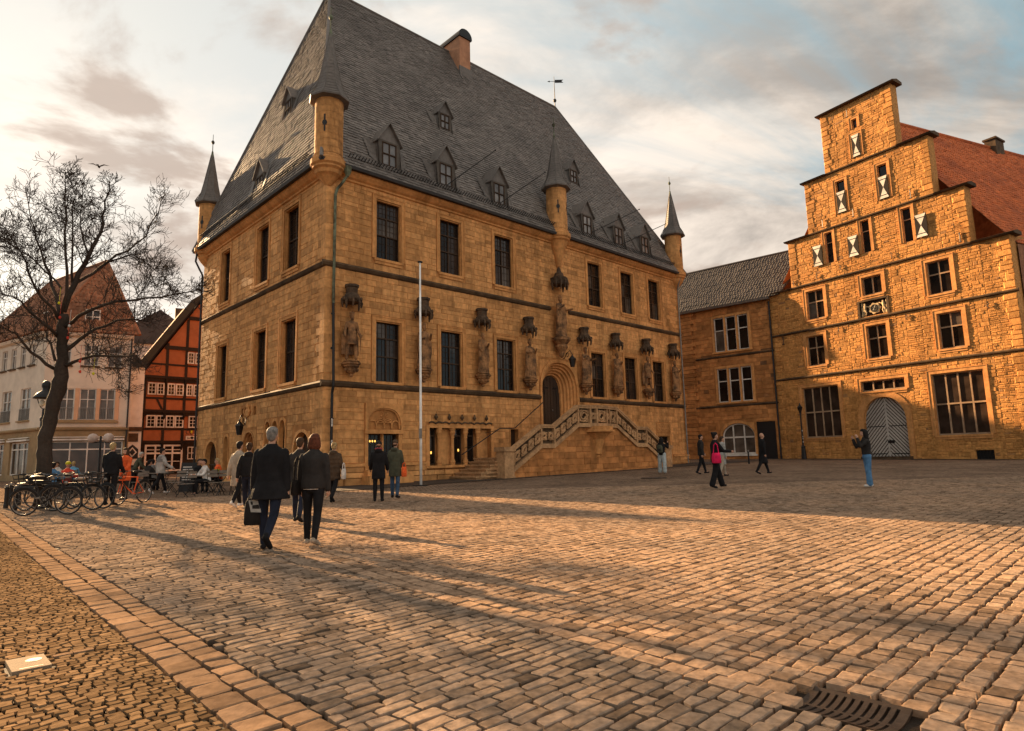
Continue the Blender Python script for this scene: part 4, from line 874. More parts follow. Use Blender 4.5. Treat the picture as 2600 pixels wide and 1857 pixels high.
def th_roof():
    AL, AR = Vector((4.0, W1/2, ZR)), Vector((24.05, W1/2, ZR)); e = [Vector((-OV, -OV, ZE)), Vector((W2+OV, -OV, ZE)), Vector((W2+OV, W1+OV, ZE)), Vector((-OV, W1+OV, ZE))]
    b = MB(); b.add(e+[AL, AR], [(0, 1, 5, 4), (1, 2, 5), (2, 3, 4, 5), (3, 0, 4), (3, 2, 1, 0)]); ro = b.build('roof', 'slatebase', th)
    F1 = plane_frame((0, -OV, ZE), (1, 0, 0), (0, W1/2+OV, ZR-ZE)); H1 = math.hypot(W1/2+OV, ZR-ZE)
    F2 = plane_frame((-OV, W1, ZE), (0, -1, 0), (4.0+OV, 0, ZR-ZE)); H2 = math.hypot(4.0+OV, ZR-ZE)
    r1 = roof_rows(-OV, 4.0, W2+OV, 24.05, H1, .215, .30, .034); r2 = roof_rows(-OV, W1/2, W1+OV, W1/2, H2, .215, .30, .034)
    make_pieces([(F1, r1), (F2, r2)], 'slate', ro, 'slate', 'slate', th)
    F3 = plane_frame((W2+OV, 0, ZE), (0, 1, 0), (-4.5, 0, ZR-ZE)); b = MB()
    for P, Q in ((e[0], AL), (e[1], AR), (e[3], AL), (AL, AR)): b.tube([P+Vector((0, 0, .02)), Q+Vector((0, 0, .02))], .085, 8)
    b.build('ridge_caps', 'slate', ro)
    # snow guards
    for F, W, y0 in ((F1, W2, .62), (F2, W1, .62)):
        b = MB()
        for d in (.1, .17, .24): b.tube([F(.9, d, y0), F(W-.9, d, y0)], .011, 4)
        u = .9
        while u < W-.8: b.fbox(F, u-.01, u+.01, 0, .27, y0-.02, y0+.02); u += .16
        b.build('snow_guard', 'lead', ro)
    # chimney across the ridge
    b = MB(); b.box(13.05, 14.0, 6.6, 9.0, 27.0, 30.35); ch = b.build('chimney', mk('chimney_render', (.42, .21, .12), (.34, .17, .10), var=.15, bump=.5, bscale=50), ro)
    b = MB(); b.prism([(12.95+1.15*(.5-.5*math.cos(t)), 30.4+.55*math.sin(t)) for t in np.linspace(0, math.pi, 12)], lambda x, z: (x, 6.5, z), lambda x, z: (x, 9.1, z)); b.box(12.95, 14.1, 6.5, 9.1, 30.3, 30.42); b.build('chimney_hood', 'iron', ch)
    b = MB(); b.box(12.98, 14.07, 6.5, 6.62, 27.3, 28.05); b.prism([(6.2, 26.9), (7.7, 29.5), (7.7, 26.9)], lambda y, z: (12.95, y, z), lambda y, z: (13.06, y, z)); b.build('flashing', 'slate', ch)
    # weathervane on the far hip
    b = MB(); T = AR; b.tube([T, T+V3(0, 0, 1.6), T+V3(0, 0, 2.75)], [.04, .03, .015], 6); b.ell(T+V3(0, 0, .6), (.14, .14, .16)); wv = b.build('weathervane', 'iron', ro)
    b = MB(); X = Vector((math.cos(-TH_T), math.sin(-TH_T), 0)); P = T+V3(0, 0, 2.3); n_ = Vector((-X.y, X.x, 0))*.015
    b.tube([P-X*.45, P+X*.2], .018, 5); b.add([P+X*a+V3(0, 0, z)+n_*k for k in (-1, 1) for a, z in ((.05, -.13), (.75, -.13), (.6, 0), (.75, .13), (.05, .13))], [(0, 1, 2, 3, 4), (9, 8, 7, 6, 5), (0, 5, 6, 1), (3, 8, 9, 4)]); b.add([P-X*a+V3(0, 0, z) for a, z in ((.58, 0), (.36, .08), (.36, -.08))], [(0, 1, 2)]); b.build('vane', 'iron', wv)
th_roof()
def dormer(mp, uc, w_, z0, hw, hp, b0, yroof, big=True):
    """mp(lateral, inward, z) -> local point; b0 inward position of the front"""
    zp = z0+hw+hp; back = yroof(zp)+.05; x0, x1 = uc-w_/2, uc+w_/2; ze = z0+hw; backe = yroof(ze)+.05
    b = MB(); b.add([mp(x0, b0, z0-.35), mp(x1, b0, z0-.35), mp(x1, b0, ze), mp(uc, b0, zp), mp(x0, b0, ze), mp(x0, backe, ze), mp(x1, backe, ze), mp(x0, yroof(z0-.35), z0-.35), mp(x1, yroof(z0-.35), z0-.35)], [(0, 1, 2, 3, 4), (0, 4, 5, 7), (1, 8, 6, 2)]); dm = b.build('dormer', 'slate', th)
    b = MB(); o = .1; dz = o*hp/(w_/2)
    for s_, xe in ((-1, x0-o), (1, x1+o)):
        P = [mp(xe, b0-.16, ze-dz), mp(uc, b0-.16, zp), mp(uc, back+.1, zp), mp(xe, yroof(ze-dz)+.15, ze-dz)]; up_ = V3(0, 0, .06); b.add(P+[p+up_ for p in P], [(3, 2, 1, 0), (4, 5, 6, 7), (0, 1, 5, 4), (1, 2, 6, 5), (2, 3, 7, 6), (3, 0, 4, 7)])
    rf = b.build('dormer_roof', 'slate', dm)
    # courses of slate sweeping from the main roof on to the cheek
    b = MB(); n = 6
    for k in range(n):
        z = z0+.05+(hw-.05)*k/n; yb = yroof(z)
        for s_, xe in ((-1, x0), (1, x1)):
            if s_ == 1 and not big: continue
            P = []
            for t in np.linspace(0, 1, 6):
                lat = xe+s_*(.02+.42*t*t); inn = b0+.08+(yb-b0-.02)*min(1, t*1.35); inn = min(inn, yroof(z+.1*t)); P.append((lat, inn, z+.22*t*t))
            for (a0, i0, h0), (a1, i1, h1) in zip(P[:-1], P[1:]): b.add([mp(a0, i0-.02, h0), mp(a1, i1-.02, h1), mp(a1, i1+.03, h1+hw/n*1.15), mp(a0, i0+.03, h0+hw/n*1.15)], [(0, 1, 2, 3)], random.uniform(-.6, .2))
    b.build('cheek_slates', 'slate', dm, kind='stuff')
    # casement
    fx0, fx1, fz0, fz1 = uc-w_*.33, uc+w_*.33, z0, z0+hw*.93
    FW_ = Frame(mp(0, b0, 0), mp(1, b0, 0)-mp(0, b0, 0), mp(0, b0-1, 0)-mp(0, b0, 0)); window(dm, FW_, fx0, fx1, fz0, fz1, rec=-.0, frame='winframe', nx=2, tr=(.5,), bars=(0, 0), fw=.05, pane=lambda: 'glassbright')
    b = MB()
    for a, c, e_, f in ((x0, fx0, z0-.05, ze), (fx1, x1, z0-.05, ze), (fx0, fx1, fz1, ze)): b.add([mp(x, y, z) for z in (e_, f) for y in (b0-.04, b0) for x in (a, c)], [(0, 2, 3, 1), (4, 5, 7, 6), (0, 1, 5, 4), (2, 6, 7, 3), (0, 4, 6, 2), (1, 3, 7, 5)])
    b.build('dormer_front', mk('grey_board', (.10, .085, .072), rough=.8) if 'board' not in M else M['board'], dm)
M['board'] = mk('grey_board', (.10, .085, .072), (.075, .065, .055), rough=.8)
M['glassbright'] = glass('dormer_glass', (.16, .15, .145), .08)
mpf = lambda u, i, z: Vector((u, i, z)); mpl = lambda u, i, z: Vector((i, W1-u, z))
for u in (3.15, 6.55, 10.25, 17.8, 21.05, 24.05): dormer(mpf, u, 1.2, 15.3, 1.25, .9, -.05, roof_y)
for u in (8.58, 19.8): dormer(mpf, u, .95, 20.2, .95, .72, 2.6, roof_y)
dormer(mpl, 8.4, 1.25, 15.15, 1.35, .85, -.05, roof_x); dormer(mpl, 8.8, 1.0, 20.0, 1.05, .7, 1.2, roof_x)
def turret(x, y, zb, loops, deep=False):
    b = MB(); lowp = [(.05, zb), (.14, zb+.1), (.30, 13.3 if deep else zb+.25), (.52, 13.9)] if deep else [(.12, zb), (.42, zb+.35), (.55, 13.95)]
    b.lathe((x, y, 0), lowp+[(.6, 14.1), (.7, 14.18), (.7, 14.26), (.78, 14.34), (.78, 14.56), (.68, 14.64), (.68, 14.74), (.6, 14.8), (.6, 17.4)], 24); t = b.build('turret', 'trim', th)
    it = []; Fp = None
    # stone courses on the drum
    b = MB(); z = 14.82
    while z < 17.35:
        h = min(random.uniform(.26, .36), 17.4-z); a = random.random()
        while a < 2*math.pi+.2:
            da = random.uniform(.55, 1.1); n = 4; P = [a+(da-.02)*k/n for k in range(n+1)]
            b.add([(x+.618*math.cos(t_), y+.618*math.sin(t_), z+.008) for t_ in P]+[(x+.618*math.cos(t_), y+.618*math.sin(t_), z+h-.008) for t_ in P], [(k, k+1, k+n+2, k+n+1) for k in range(n)], random.uniform(-.6, .34)); a += da
        z += h
    b.build('drum_stones', 'sand', t)
    b = MB(); b.lathe((x, y, 0), [(.62, 17.36), (.9, 17.42), (.92, 17.5), (.74, 17.75), (.58, 18.1), (.44, 18.75), (.07, 20.75), (.02, 20.9)], 8); sp = b.build('spire', 'slate', t)
    b = MB()
    for k in range(8):
        a = 2*math.pi*k/8; b.tube([(x+r_*math.cos(a), y+r_*math.sin(a), z) for r_, z in ((.92, 17.5), (.58, 18.12), (.44, 18.77), (.07, 20.77))], .022, 4)
    z = 17.6
    while z < 20.4:
        r_ = np.interp(z, [17.5, 17.75, 18.1, 18.75, 20.75], [.92, .74, .58, .44, .07])*1.02; b.tube([(x+r_*math.cos(2*math.pi*k/8), y+r_*math.sin(2*math.pi*k/8), z) for k in range(9)], .008, 4); z += .17
    b.build('spire_slates', 'slate', sp)
    b = MB(); b.lathe((x, y, 0), [(.1, 20.65), (.05, 21.0), (.025, 21.05), (.022, 21.5), (.06, 21.52), (.1, 21.6), (.1, 21.66), (.05, 21.74), (.018, 21.78), (.015, 22.15)], 8); b.build('finial', 'copper', sp)
    for a in loops:
        n = Vector((math.cos(a), math.sin(a), 0)); tt = Vector((-n.y, n.x, 0)); Fq = Frame(Vector((x, y, 0)), tt, n); b = MB()
        b.fbox(Fq, -.035, .035, .55, .632, 15.75, 16.55); b.prism([(.11*math.cos(k*.7854), 16.15+.14*math.sin(k*.7854)) for k in range(8)], lambda u, z: Fq(u, .55, z), lambda u, z: Fq(u, .634, z)); b.build('loophole', 'iron', t)
turret(.08, .02, 13.5, (R(-135),)); turret(14.95, -.1, 12.5, (R(-130), R(-60)), True); turret(W2-.1, .05, 13.4, (R(-95),)); turret(.15, W1-.1, 13.4, (R(-150),))
def th_pipes():
    b = MB(); F = FR
    b.tube([F(.75, .48, 14.35), F(.75, .45, 14.0), F(.55, .3, 13.6), F(.42, .2, 13.4), F(.34, .16, 13.1), F(.32, .16, 8.2)], .065, 8); b.lathe((.75, -.48, 14.15), [(.06, -.2), (.16, .0), (.18, .25)], 8); b.build('drainpipe', 'copper', th)
    b = MB(); b.tube([F(.32, .16, 8.2), F(.30, .3, 4.9), F(.30, .3, 4.6), F(.30, .2, 4.3), F(.30, .2, .2)], .06, 8)
    for z in (1.5, 3.2, 6.2, 7.7): b.tube([F(.31, .16+.03*(z < 6), z), F(.31, .16+.03*(z < 6), z+.06)], .085, 8)
    b.build('drainpipe', 'iron', th)
    for k, z in enumerate((1.75, 2.1, 2.25, 2.9, 3.05, 3.1)): s = MB(); s.fbox(F, .25, .25+.07, .262, .268, z, z+.09+.04*(k % 2)); s.build('sticker', 'whiteframe', th)
    b = MB(); b.tube([LF(.2, .5, 14.3), LF(.1, .55, 13.7), LF(.12, .3, 13.2), LF(.15, .14, 12.9), LF(.15, .14, .3)], .06, 8); b.build('drainpipe', 'iron', th)
    b = MB(); b.tube([F(W2-.3, .5, 14.2), F(W2-.25, .2, 13.4), F(W2-.2, .14, 13), F(W2-.2, .14, .3)], .055, 8); b.build('drainpipe', 'zinc', th)
    inv = TH_W.inverted()
    for (x0, y0, x1, y1) in ((1134, 471, 1258, 382), (1270, 516, 1384, 438), (1503, 590, 1623, 532), (1577, 621, 1690, 569)):
        A = inv @ on_front(x0, y0, .25); B = inv @ on_front(x1, y1, 1.7); b = MB(); b.tube([A, B], [.03, .022], 6); b.ell(B, (.045, .045, .045), 6, 5); b.tube([A.lerp(B, .3), A+V3(0, .1, -.45)], .01, 4); b.build('flag_rod', 'iron', th)
def on_front(px, py, off):
    P = TH_W @ FR(0, off, 0); n = TH_W.to_3x3() @ FR.en; d = ray(px, py); return CAM+d*((P-CAM).dot(n)/d.dot(n))
TH_W = Matrix.Translation((TH_A.x, TH_A.y, 0)) @ Matrix.Rotation(TH_T, 4, 'Z')
th_pipes()
def th_sculpture():
    SU = [1.1, 4.92, 8.6, 12.02, 16.75, 19.85, 23.2, 26.45]; kinds = [0, 1, 2, 1, 3, 2, 0, 1]
    labs = ['carved stone statue of an armoured ruler with sword next to the corner drainpipe', 'carved stone statue standing behind the white flagpole', 'dark robed stone statue second from the flagpole towards the portal', 'robed stone statue on the wall just before the arched portal', 'crowned stone statue on the wall just past the portal lantern', 'robed stone statue with a staff, second past the portal lantern', 'stone statue of a man in a tunic, third past the portal lantern', 'slender robed stone statue at the town hall end next to the connecting building']
    for i, (u, k) in enumerate(zip(SU, kinds)):
        b = MB(); b.lathe((u, .34, 5.02), [(.06, 0), (.1, .06), (.08, .12), (.2, .2), (.24, .34), (.3, .4), (.36, .44), (.36, .5), (.42, .54), (.42, .62)], 8, F=lambda x, y, z: FR(x, y, z))
        for j in range(5): a = -.2+j*.85; b.ell(FR(u+.27*math.cos(a), .36+.22*math.sin(a), 5.32), (.07, .07, .08), 6, 5)
        b.build('corbel', 'statue', th)
        b = MB(); b.lathe((u, .34, 8.1), [(.38, .18), (.40, .3), (.36, .45), (.3, .55), (.26, .6), (.27, .85), (.32, .88), (.32, .98), (.25, 1.0)], 8, F=lambda x, y, z: FR(x, y, z))
        for j in range(6):
            a = -.25+j*.73; b.tube([FR(u+.36*math.cos(a), .36+.34*math.sin(a), 8.42), FR(u+.43*math.cos(a), .36+.42*math.sin(a), 8.25), FR(u+.40*math.cos(a), .36+.38*math.sin(a), 7.98+.08*(j % 2))], [.07, .06, .035], 5); b.ell(FR(u+.42*math.cos(a+.36), .36+.4*math.sin(a+.36), 8.42), (.07, .07, .1), 6, 5)
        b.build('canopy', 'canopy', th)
        o = link('statue', statue(k, 2.2, i), None, None, label=labs[i], cat='statue', group='statues on the town hall front'); p = TH_W @ FR(u, .36, 5.70); o.location = p; o.rotation_euler = (0, 0, TH_T+math.pi+random.uniform(-.15, .15)); remesh(o, .022, 1)
    u = 14.6; b = MB(); b.lathe((u, .4, 7.05), [(.05, 0), (.15, .1), (.2, .3), (.38, .6), (.32, .75), (.5, .95), (.55, 1.0), (.55, 1.15)], 8, F=lambda x, y, z: FR(x, y, z)); b.build('corbel', 'statue', th)
    b = MB(); b.lathe((u, .4, 11.1), [(.44, .25), (.47, .5), (.5, .6), (.5, .68), (.3, .72), (.26, .95), (.14, 1.05), (.1, 1.25), (.02, 1.35)], 8, F=lambda x, y, z: FR(x, y, z))
    for j in range(7): a = -.25+j*.61; b.tube([FR(u+.45*math.cos(a), .4+.43*math.sin(a), 11.65), FR(u+.5*math.cos(a), .4+.5*math.sin(a), 11.4), FR(u+.45*math.cos(a), .4+.45*math.sin(a), 11.02+.1*(j % 2))], [.09, .08, .04], 5)
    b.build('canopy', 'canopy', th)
    o = link('statue', statue(3, 2.5, 21), None, None, label='large robed statue on a tall corbel directly above the portal arch', cat='statue'); o.location = TH_W @ FR(u, .4, 8.26); o.rotation_euler = (0, 0, TH_T+math.pi); remesh(o, .024, 1)
TH_W = Matrix.Translation((TH_A.x, TH_A.y, 0)) @ Matrix.Rotation(TH_T, 4, 'Z')
th_sculpture()
# ---------------------------------------------------------------- step-gabled stone house
GP = Vector((21.3464, 51.6501, 0)); GT = -1.00706
gh = thing('step_gable_house', 'tall rubble-stone house with stepped gable and hourglass shutters', 'house', (GP.x, GP.y, 0), GT)
GF = Frame((0, 0, 0), (1, 0, 0), (0, -1, 0))
bands = [(0.2, 14.19, 0.0, 16.8), (14.19, 18.06, 2.1, 14.78), (18.06, 22.32, 3.95, 13.05), (22.32, 27.0, 5.75, 11.1)]
cross = [(3.25, 4.68, 11.36, 13.62), (2.96, 4.38, 7.78, 10.11), (7.62, 9.04, 7.72, 10.09), (11.97, 13.42, 11.34, 13.58), (12.28, 13.75, 7.68, 10.04)]
pair = (7.64, 9.06, 12.27, 13.63); bigw = [(2.19, 5.15, 2.33, 6.19), (11.5, 14.52, 2.15, 6.14)]; strip = (6.84, 9.87, 5.42, 6.18); gdoor = (6.81, 9.71, .3, 4.97, .3); crest = (7.32, 9.28, 10.78, 11.88, .16); vent = (13.56, 14.55, .55, 1.16, .2)
slim = [(6.46, 7.17, 18.9, 21.42), (9.56, 10.25, 18.85, 21.41), (8.0, 8.6, 22.69, 24.42), (8.13, 8.53, 24.91, 25.63), (5.2, 5.82, 15.39, 17.77), (7.96, 8.62, 15.4, 17.81), (10.81, 11.47, 15.32, 17.73)]
gopen = cross+[pair]+bigw+[strip, gdoor, crest, vent]+slim
def clip_convex(poly, clip):
    out = poly
    for i in range(len(clip)):
        a, b = clip[i], clip[(i+1) % len(clip)]; inp = out; out = []
        side = lambda p: (b[0]-a[0])*(p[1]-a[1])-(b[1]-a[1])*(p[0]-a[0])
        for j in range(len(inp)):
            p, q = inp[j], inp[(j+1) % len(inp)]; sp, sq = side(p), side(q)
            if sp >= 0: out.append(p)
            if sp*sq < 0: t = sp/(sp-sq); out.append((p[0]+(q[0]-p[0])*t, p[1]+(q[1]-p[1])*t))
        if len(out) < 3: return []
    return out
def gable():
    b = MB()
    for z0, z1, u0, u1 in bands:
        ops = [o for o in gopen if z0 <= o[2] < z1]; wallsheet(b, GF, u0, u1, z0-.4 if z0 < 1 else z0, z1, ops, rec=.22)
        for u, s_ in ((u0, -1), (u1, 1)): b.add([GF(u, 0, z0), GF(u, -.75 if z0 > 1 else -14, z0), GF(u, -.75 if z0 > 1 else -14, z1), GF(u, 0, z1)], [(0, 1, 2, 3)])
        b.add([GF(u0, -.75, z0), GF(u1, -.75, z0), GF(u1, -.75, z1), GF(u0, -.75, z1)], [(0, 1, 2, 3)])
    wall = b.build('wall', 'rubmortar', gh); items = []
    sur = [(o[0]-.25, o[1]+.25, o[2]-.22, o[3]+.24) for o in cross+[pair]+bigw+[strip]]+[(o[0]-.18, o[1]+.18, o[2]-.18, o[3]+.2) for o in slim]+[(6.45, 10.1, .2, 5.35), (7.25, 9.4, 10.7, 11.95), (13.5, 14.6, .5, 1.2)]
    for z0, z1, u0, u1 in bands:
        uu = u0+.02
        while uu < u1-.05:
            ue = min(uu+random.uniform(.55, 1.3), u1-.02)
            if u1-.02-ue < .3: ue = u1-.02
            items += courses(uu, ue, z0, z1-.1, [s for s in sur if s[3] > z0 and s[2] < z1 and s[1] > uu and s[0] < ue], random.uniform(.13, .24), (.16, .6), gap=.018, depth=(.005, .034), dark=.035); uu = ue
        # longer corner stones
    make_pieces([(GF, items)], 'stone', wall, 'rubble', 'rubble', gh)
    it = []
    for z0, z1, u0, u1 in bands:
        z = z0
        while z < z1-.15:
            h = min(random.uniform(.25, .45), z1-.1-z)
            for a, c in ((u0, u0+random.uniform(.35, .8)), (u1-random.uniform(.35, .8), u1)): it.append((a, c, z+.01, z+h-.01, .05, random.uniform(-.5, .3)))
            z += h
    make_pieces([(GF, it)], 'quoin', wall, 'rubble', 'rubble', gh, 250)
    for k, (z0, z1, u0, u1) in enumerate(bands):            # copings and string courses
        b = MB()
        if k < 3:
            n0, n1 = bands[k+1][2], bands[k+1][3]
            for a, c in ((u0-.22, n0), (n1, u1+.3)): b.prism([(-.95, z1-.12), (.2, z1-.12), (.28, z1-.02), (-.35, z1+.16), (-.95, z1+.1)], lambda d, z: GF(a, d, z), lambda d, z: GF(c, d, z)) if a != n1 else None
            b.build('coping', 'course', gh); b = MB(); b.prism([(-.95, z1-.12), (.2, z1-.12), (.28, z1-.02), (-.35, z1+.16), (-.95, z1+.1)], lambda d, z: GF(n1, d, z), lambda d, z: GF(u1+.3, d, z)); b.build('coping', 'course', gh)
            b = MB(); b.prism([(0, z1-.14), (.13, z1-.08), (.15, z1), (0, z1+.08)], lambda d, z: GF(n0, d, z), lambda d, z: GF(n1, d, z)); b.build('string_course', 'course', gh)
        else: b.prism([(-1.0, z1), (.25, z1), (.32, z1+.08), (-.35, z1+.3), (-1.0, z1+.2)], lambda d, z: GF(u0-.25, d, z), lambda d, z: GF(u1+.3, d, z)); b.build('coping', 'course', gh)
    for z in (7.05, 10.65): b = MB(); b.prism([(0, z-.14), (.13, z-.08), (.15, z), (0, z+.08)], lambda d, z_: GF(-.05, d, z_), lambda d, z_: GF(16.9, d, z_)); b.build('string_course', 'course', gh)
    M['stonebar'] = mk('stone_mullion', (.36, .24, .15), (.28, .18, .11), var=.2, bump=.3)
    dk = lambda: 'glass' if random.random() < .8 else 'glass2'
    for o in cross: window(gh, GF, *o, rec=.2, frame='stonebar', nx=2, tr=(.6,), bars=(0, 0), fw=.09, surround='trim', sw=.2, dep=.045, pane=dk)
    window(gh, GF, *pair, rec=.2, frame='stonebar', nx=2, tr=(), bars=(0, 0), fw=.1, surround='trim', sw=.2, dep=.045)
    for o in bigw: window(gh, GF, *o, rec=.2, frame='stonebar', nx=4, tr=(.5,), bars=(0, 0), fw=.1, surround='trim', sw=.2, dep=.045, pane=lambda: 'glassbrown')
    window(gh, GF, *strip, rec=.2, frame='stonebar', nx=4, tr=(), bars=(0, 0), fw=.1, surround='trim', sw=.2, dep=.045)
    for i, o in enumerate(slim): window(gh, GF, *o, rec=.2, frame='stonebar' if i > 3 else 'winframe', nx=1, tr=(.66,) if i not in (2, 3) else (), bars=(0, 0), fw=.06, surround='trim', sw=.15, dep=.045, sill=False, pane='glass' if i != 3 else 'glassbrown')
    M['shutdark'] = mk('shutter_dark', (.016, .011, .009), rough=.7); M['shutwhite'] = mk('shutter_white', (.72, .66, .58), (.6, .55, .48), rough=.6)
    def shutter(u0, u1, z0, z1, d):
        s = MB(); s.fbox(GF, u0, u1, d, d+.035, z0, z1); so = s.build('shutter', 'shutdark', gh); uc, zc = (u0+u1)/2, (z0+z1)/2
        for tri in ([(u0+.02, z1-.02), (uc, zc), (u1-.02, z1-.02)], [(u0+.02, z0+.02), (u1-.02, z0+.02), (uc, zc)]): t = MB(); t.prism(tri, lambda u, z: GF(u, d+.042, z), lambda u, z: GF(u, d+.03, z)); t.build('painted_triangle', 'shutwhite', so)
        for z in (z0+.25, z1-.25): t = MB(); t.fbox(GF, u0-.06, u1, d+.043, d+.055, z-.02, z+.02); t.build('hinge_strap', 'iron', so)
    for o, f in ((slim[0], .66), (slim[1], .66), (slim[2], 1.0)): shutter(o[0]+.01, o[1]-.01, o[2]+.02, o[2]+(o[3]-o[2])*f-.02, .05)
    for s in ((4.2, 4.95, 15.37, 16.98), (7.0, 7.76, 15.35, 16.9), (11.68, 12.42, 15.36, 16.96)): shutter(*s, .09)
    # chevron door
    uc = 8.26; A = archpts(1.45, .3, 3.2, 4.95, n=14, pt=.85); b = MB(); spandrel(b, GF, uc, A, 4.99, 0)
    o = [(x*1.25, z+(.36 if z > .3 else 0)) for x, z in A]; archstrip(b, GF, uc, o, .05, A, .05); archstrip(b, GF, uc, o, 0, o, .05); archstrip(b, GF, uc, A, .05, A, -.3); ar = b.build('door_arch', 'trim', gh)
    d = MB(); archfill(d, GF, uc, A, -.27); dr = d.build('door', 'winframe', ar); clipp = [(x, z) for x, z in A][::-1]; dd = GF(0, 0, 0)
    M['greyplank'] = mk('grey_door_plank', (.46, .41, .36), (.38, .34, .30), rough=.7, nscale=10)
    for s_ in (-1, 1):
        half = [(0.045*s_, .3), (1.5*s_, .3), (1.5*s_, 5.2), (.045*s_, 5.2)];
        if s_ < 0: half = half[::-1]
        for k in range(-2, 30):
            z0 = .1+k*.27-1.6; pl = [(0, z0+1.75), (1.5*s_, z0), (1.5*s_, z0+.175), (0, z0+1.75+.175)]
            if s_ > 0: pl = [(0, z0+1.75), (1.5, z0), (1.5, z0+.165), (0, z0+1.915)]
            else: pl = [(0, z0+1.915), (-1.5, z0+.165), (-1.5, z0), (0, z0+1.75)]
            pl = clip_convex(pl, half); pl = clip_convex(pl, clipp) if pl else []
            if len(pl) >= 3: p = MB(); p.prism(pl, lambda x, z: GF(uc+x, -.235, z), lambda x, z: GF(uc+x, -.265, z)); p.build('plank', 'greyplank', dr)
    b = MB(); b.fbox(GF, uc-.05, uc+.05, -.26, -.2, .3, 4.85); b.build('door_post', 'greyplank', dr)
    for s_ in (-1, 1):
        for z in (1.0, 2.9): h = MB(); h.fbox(GF, uc+s_*.15 if s_ > 0 else uc-1.4, uc+1.4 if s_ > 0 else uc-.15, -.235, -.222, z, z+.06); h.build('hinge_strap', 'iron', dr)
    h = MB(); h.fbox(GF, uc-.05, uc+.4, -.23, -.19, 1.75, 1.95); h.build('lock', 'iron', dr)
    b = MB(); b.fbox(GF, 6.6, 9.9, -.1, .5, .2, .85); b.build('threshold', 'course', gh)
    b = MB(); b.fbox(GF, 13.56, 14.55, -.19, -.15, .55, 1.16)
    for k in range(5): b.fbox(GF, 13.56+.18*k, 13.6+.18*k, -.15, -.1, .55, 1.16)
    b.build('vent_grille', 'iron', gh)
    # carved crest with wheel shield and two supporters
    M['pale'] = mk('pale_carving', (.62, .46, .27), (.5, .36, .2), var=.15); b = MB()
    b.fbox(GF, 7.2, 7.34, -.1, .06, 10.72, 11.95); b.fbox(GF, 9.26, 9.4, -.1, .06, 10.72, 11.95); b.fbox(GF, 7.34, 9.26, -.1, .07, 11.86, 11.97); cr = b.build('crest_frame', 'course', gh)
    b = MB(); b.fbox(GF, 7.34, 9.26, -.15, -.14, 10.78, 11.86); b.build('crest_ground', 'wood', cr)
    c0 = GF(8.33, -.08, 11.28); ex, ez, en = GF.ex, GF.ez, GF.en
    b = MB(); n = 28; b.prism([(8.33+(.40+.05*math.cos(7*a))*math.cos(a), 11.28+(.38+.05*math.cos(7*a))*math.sin(a)) for a in np.linspace(0, 2*math.pi, n, endpoint=False)], lambda u, z: GF(u, -.05, z), lambda u, z: GF(u, -.14, z)); b.build('cartouche', 'pale', cr)
    b = MB(); b.tube([GF(8.33+.23*math.cos(a), -.03, 11.28+.23*math.sin(a)) for a in np.linspace(0, 2*math.pi, 21)], .045, 6)
    for k in range(6): a = k*math.pi/3; b.tube([GF(8.33, -.03, 11.28), GF(8.33+.22*math.cos(a), -.03, 11.28+.22*math.sin(a))], .03, 5)
    b.build('wheel_emblem', 'iron', cr)
    for s_ in (-1, 1):
        b = MB(); x = 8.33+s_*.62; P = lambda u, z: GF(x+s_*u, -.05, z)
        b.ell(P(.02, 11.66), (.07, .07, .08), 8, 6); b.limb([P(.02, 11.55), P(.05, 11.3)], [.09, .08], 7); b.limb([P(-.02, 11.5), P(-.25, 11.62 if s_ > 0 else 11.45)], [.04, .03], 6); b.limb([P(.04, 11.28), P(-.05, 11.05), P(.02, 10.84)], [.07, .05, .03], 6); b.limb([P(.06, 11.28), P(.14, 11.05), P(.1, 10.84)], [.07, .05, .03], 6); b.build('supporter', 'pale', cr, smooth=True)
        b = MB(); b.lathe((8.33+s_*.86, -.06, 10.8), [(.05, 0), (.07, .1), (.03, .3), (.06, .5), (.03, .7), (.05, .95), (.02, 1.03)], 8, F=lambda x_, y_, z_: GF(x_, y_, z_)); b.build('baluster', 'pale', cr)
    # iron wall anchors
    for u, z, k in ((7.9, 26.2, 0), (11.6, 18.5, 0), (7.6, 18.55, 0), (5.2, 18.5, 0), (14.2, 14.6, 0), (4.3, 14.6, 1), (6.2, 14.8, 1), (9.9, 14.7, 2), (5.6, 10.2, 2), (10.4, 10.2, 2), (15.2, 10.0, 2), (2.3, 14.55, 1), (1.0, 10.1, 0)):
        b = MB(); P = [GF(u+x, .1, z+y) for x, y in (((0, .35), (.02, .1), (0, -.25)) if k == 0 else ((.0, .2), (.12, .05), (0, -.05), (.1, -.2)))]; b.tube(P, .03, 5)
        if k == 0: b.tube([GF(u-.1, .1, z-.25), GF(u+.1, .1, z-.25)], .035, 5); b.tube([GF(u-.08, .1, z+.3), GF(u+.08, .1, z+.35)], .025, 5)
        b.build('wall_anchor', 'iron', gh)
    # tiled roof running back
    a = R(-9); rd = Vector((math.sin(-a)*-1*-1, math.cos(a), 0)); rd = Vector((math.sin(R(9)), math.cos(R(9)), 0)); L = 38
    ZRg = 26.15; P0 = Vector((8.4, .7, ZRg)); eR = Vector((16.9, .7, 13.6)); eL = Vector((-.1, .7, 13.6))
    b = MB(); b.add([P0, P0+rd*L, eR+rd*L, eR, eL, eL+rd*L], [(3, 2, 1, 0), (0, 1, 5, 4)]); b.add([eR+V3(0, 0, -.05), eR+rd*L+V3(0, 0, -.05), V3(16.8, 0, 0)+rd*L, V3(16.8, .8, -.2)], [(0, 1, 2, 3)]); ro = b.build('roof', 'browntile', gh)
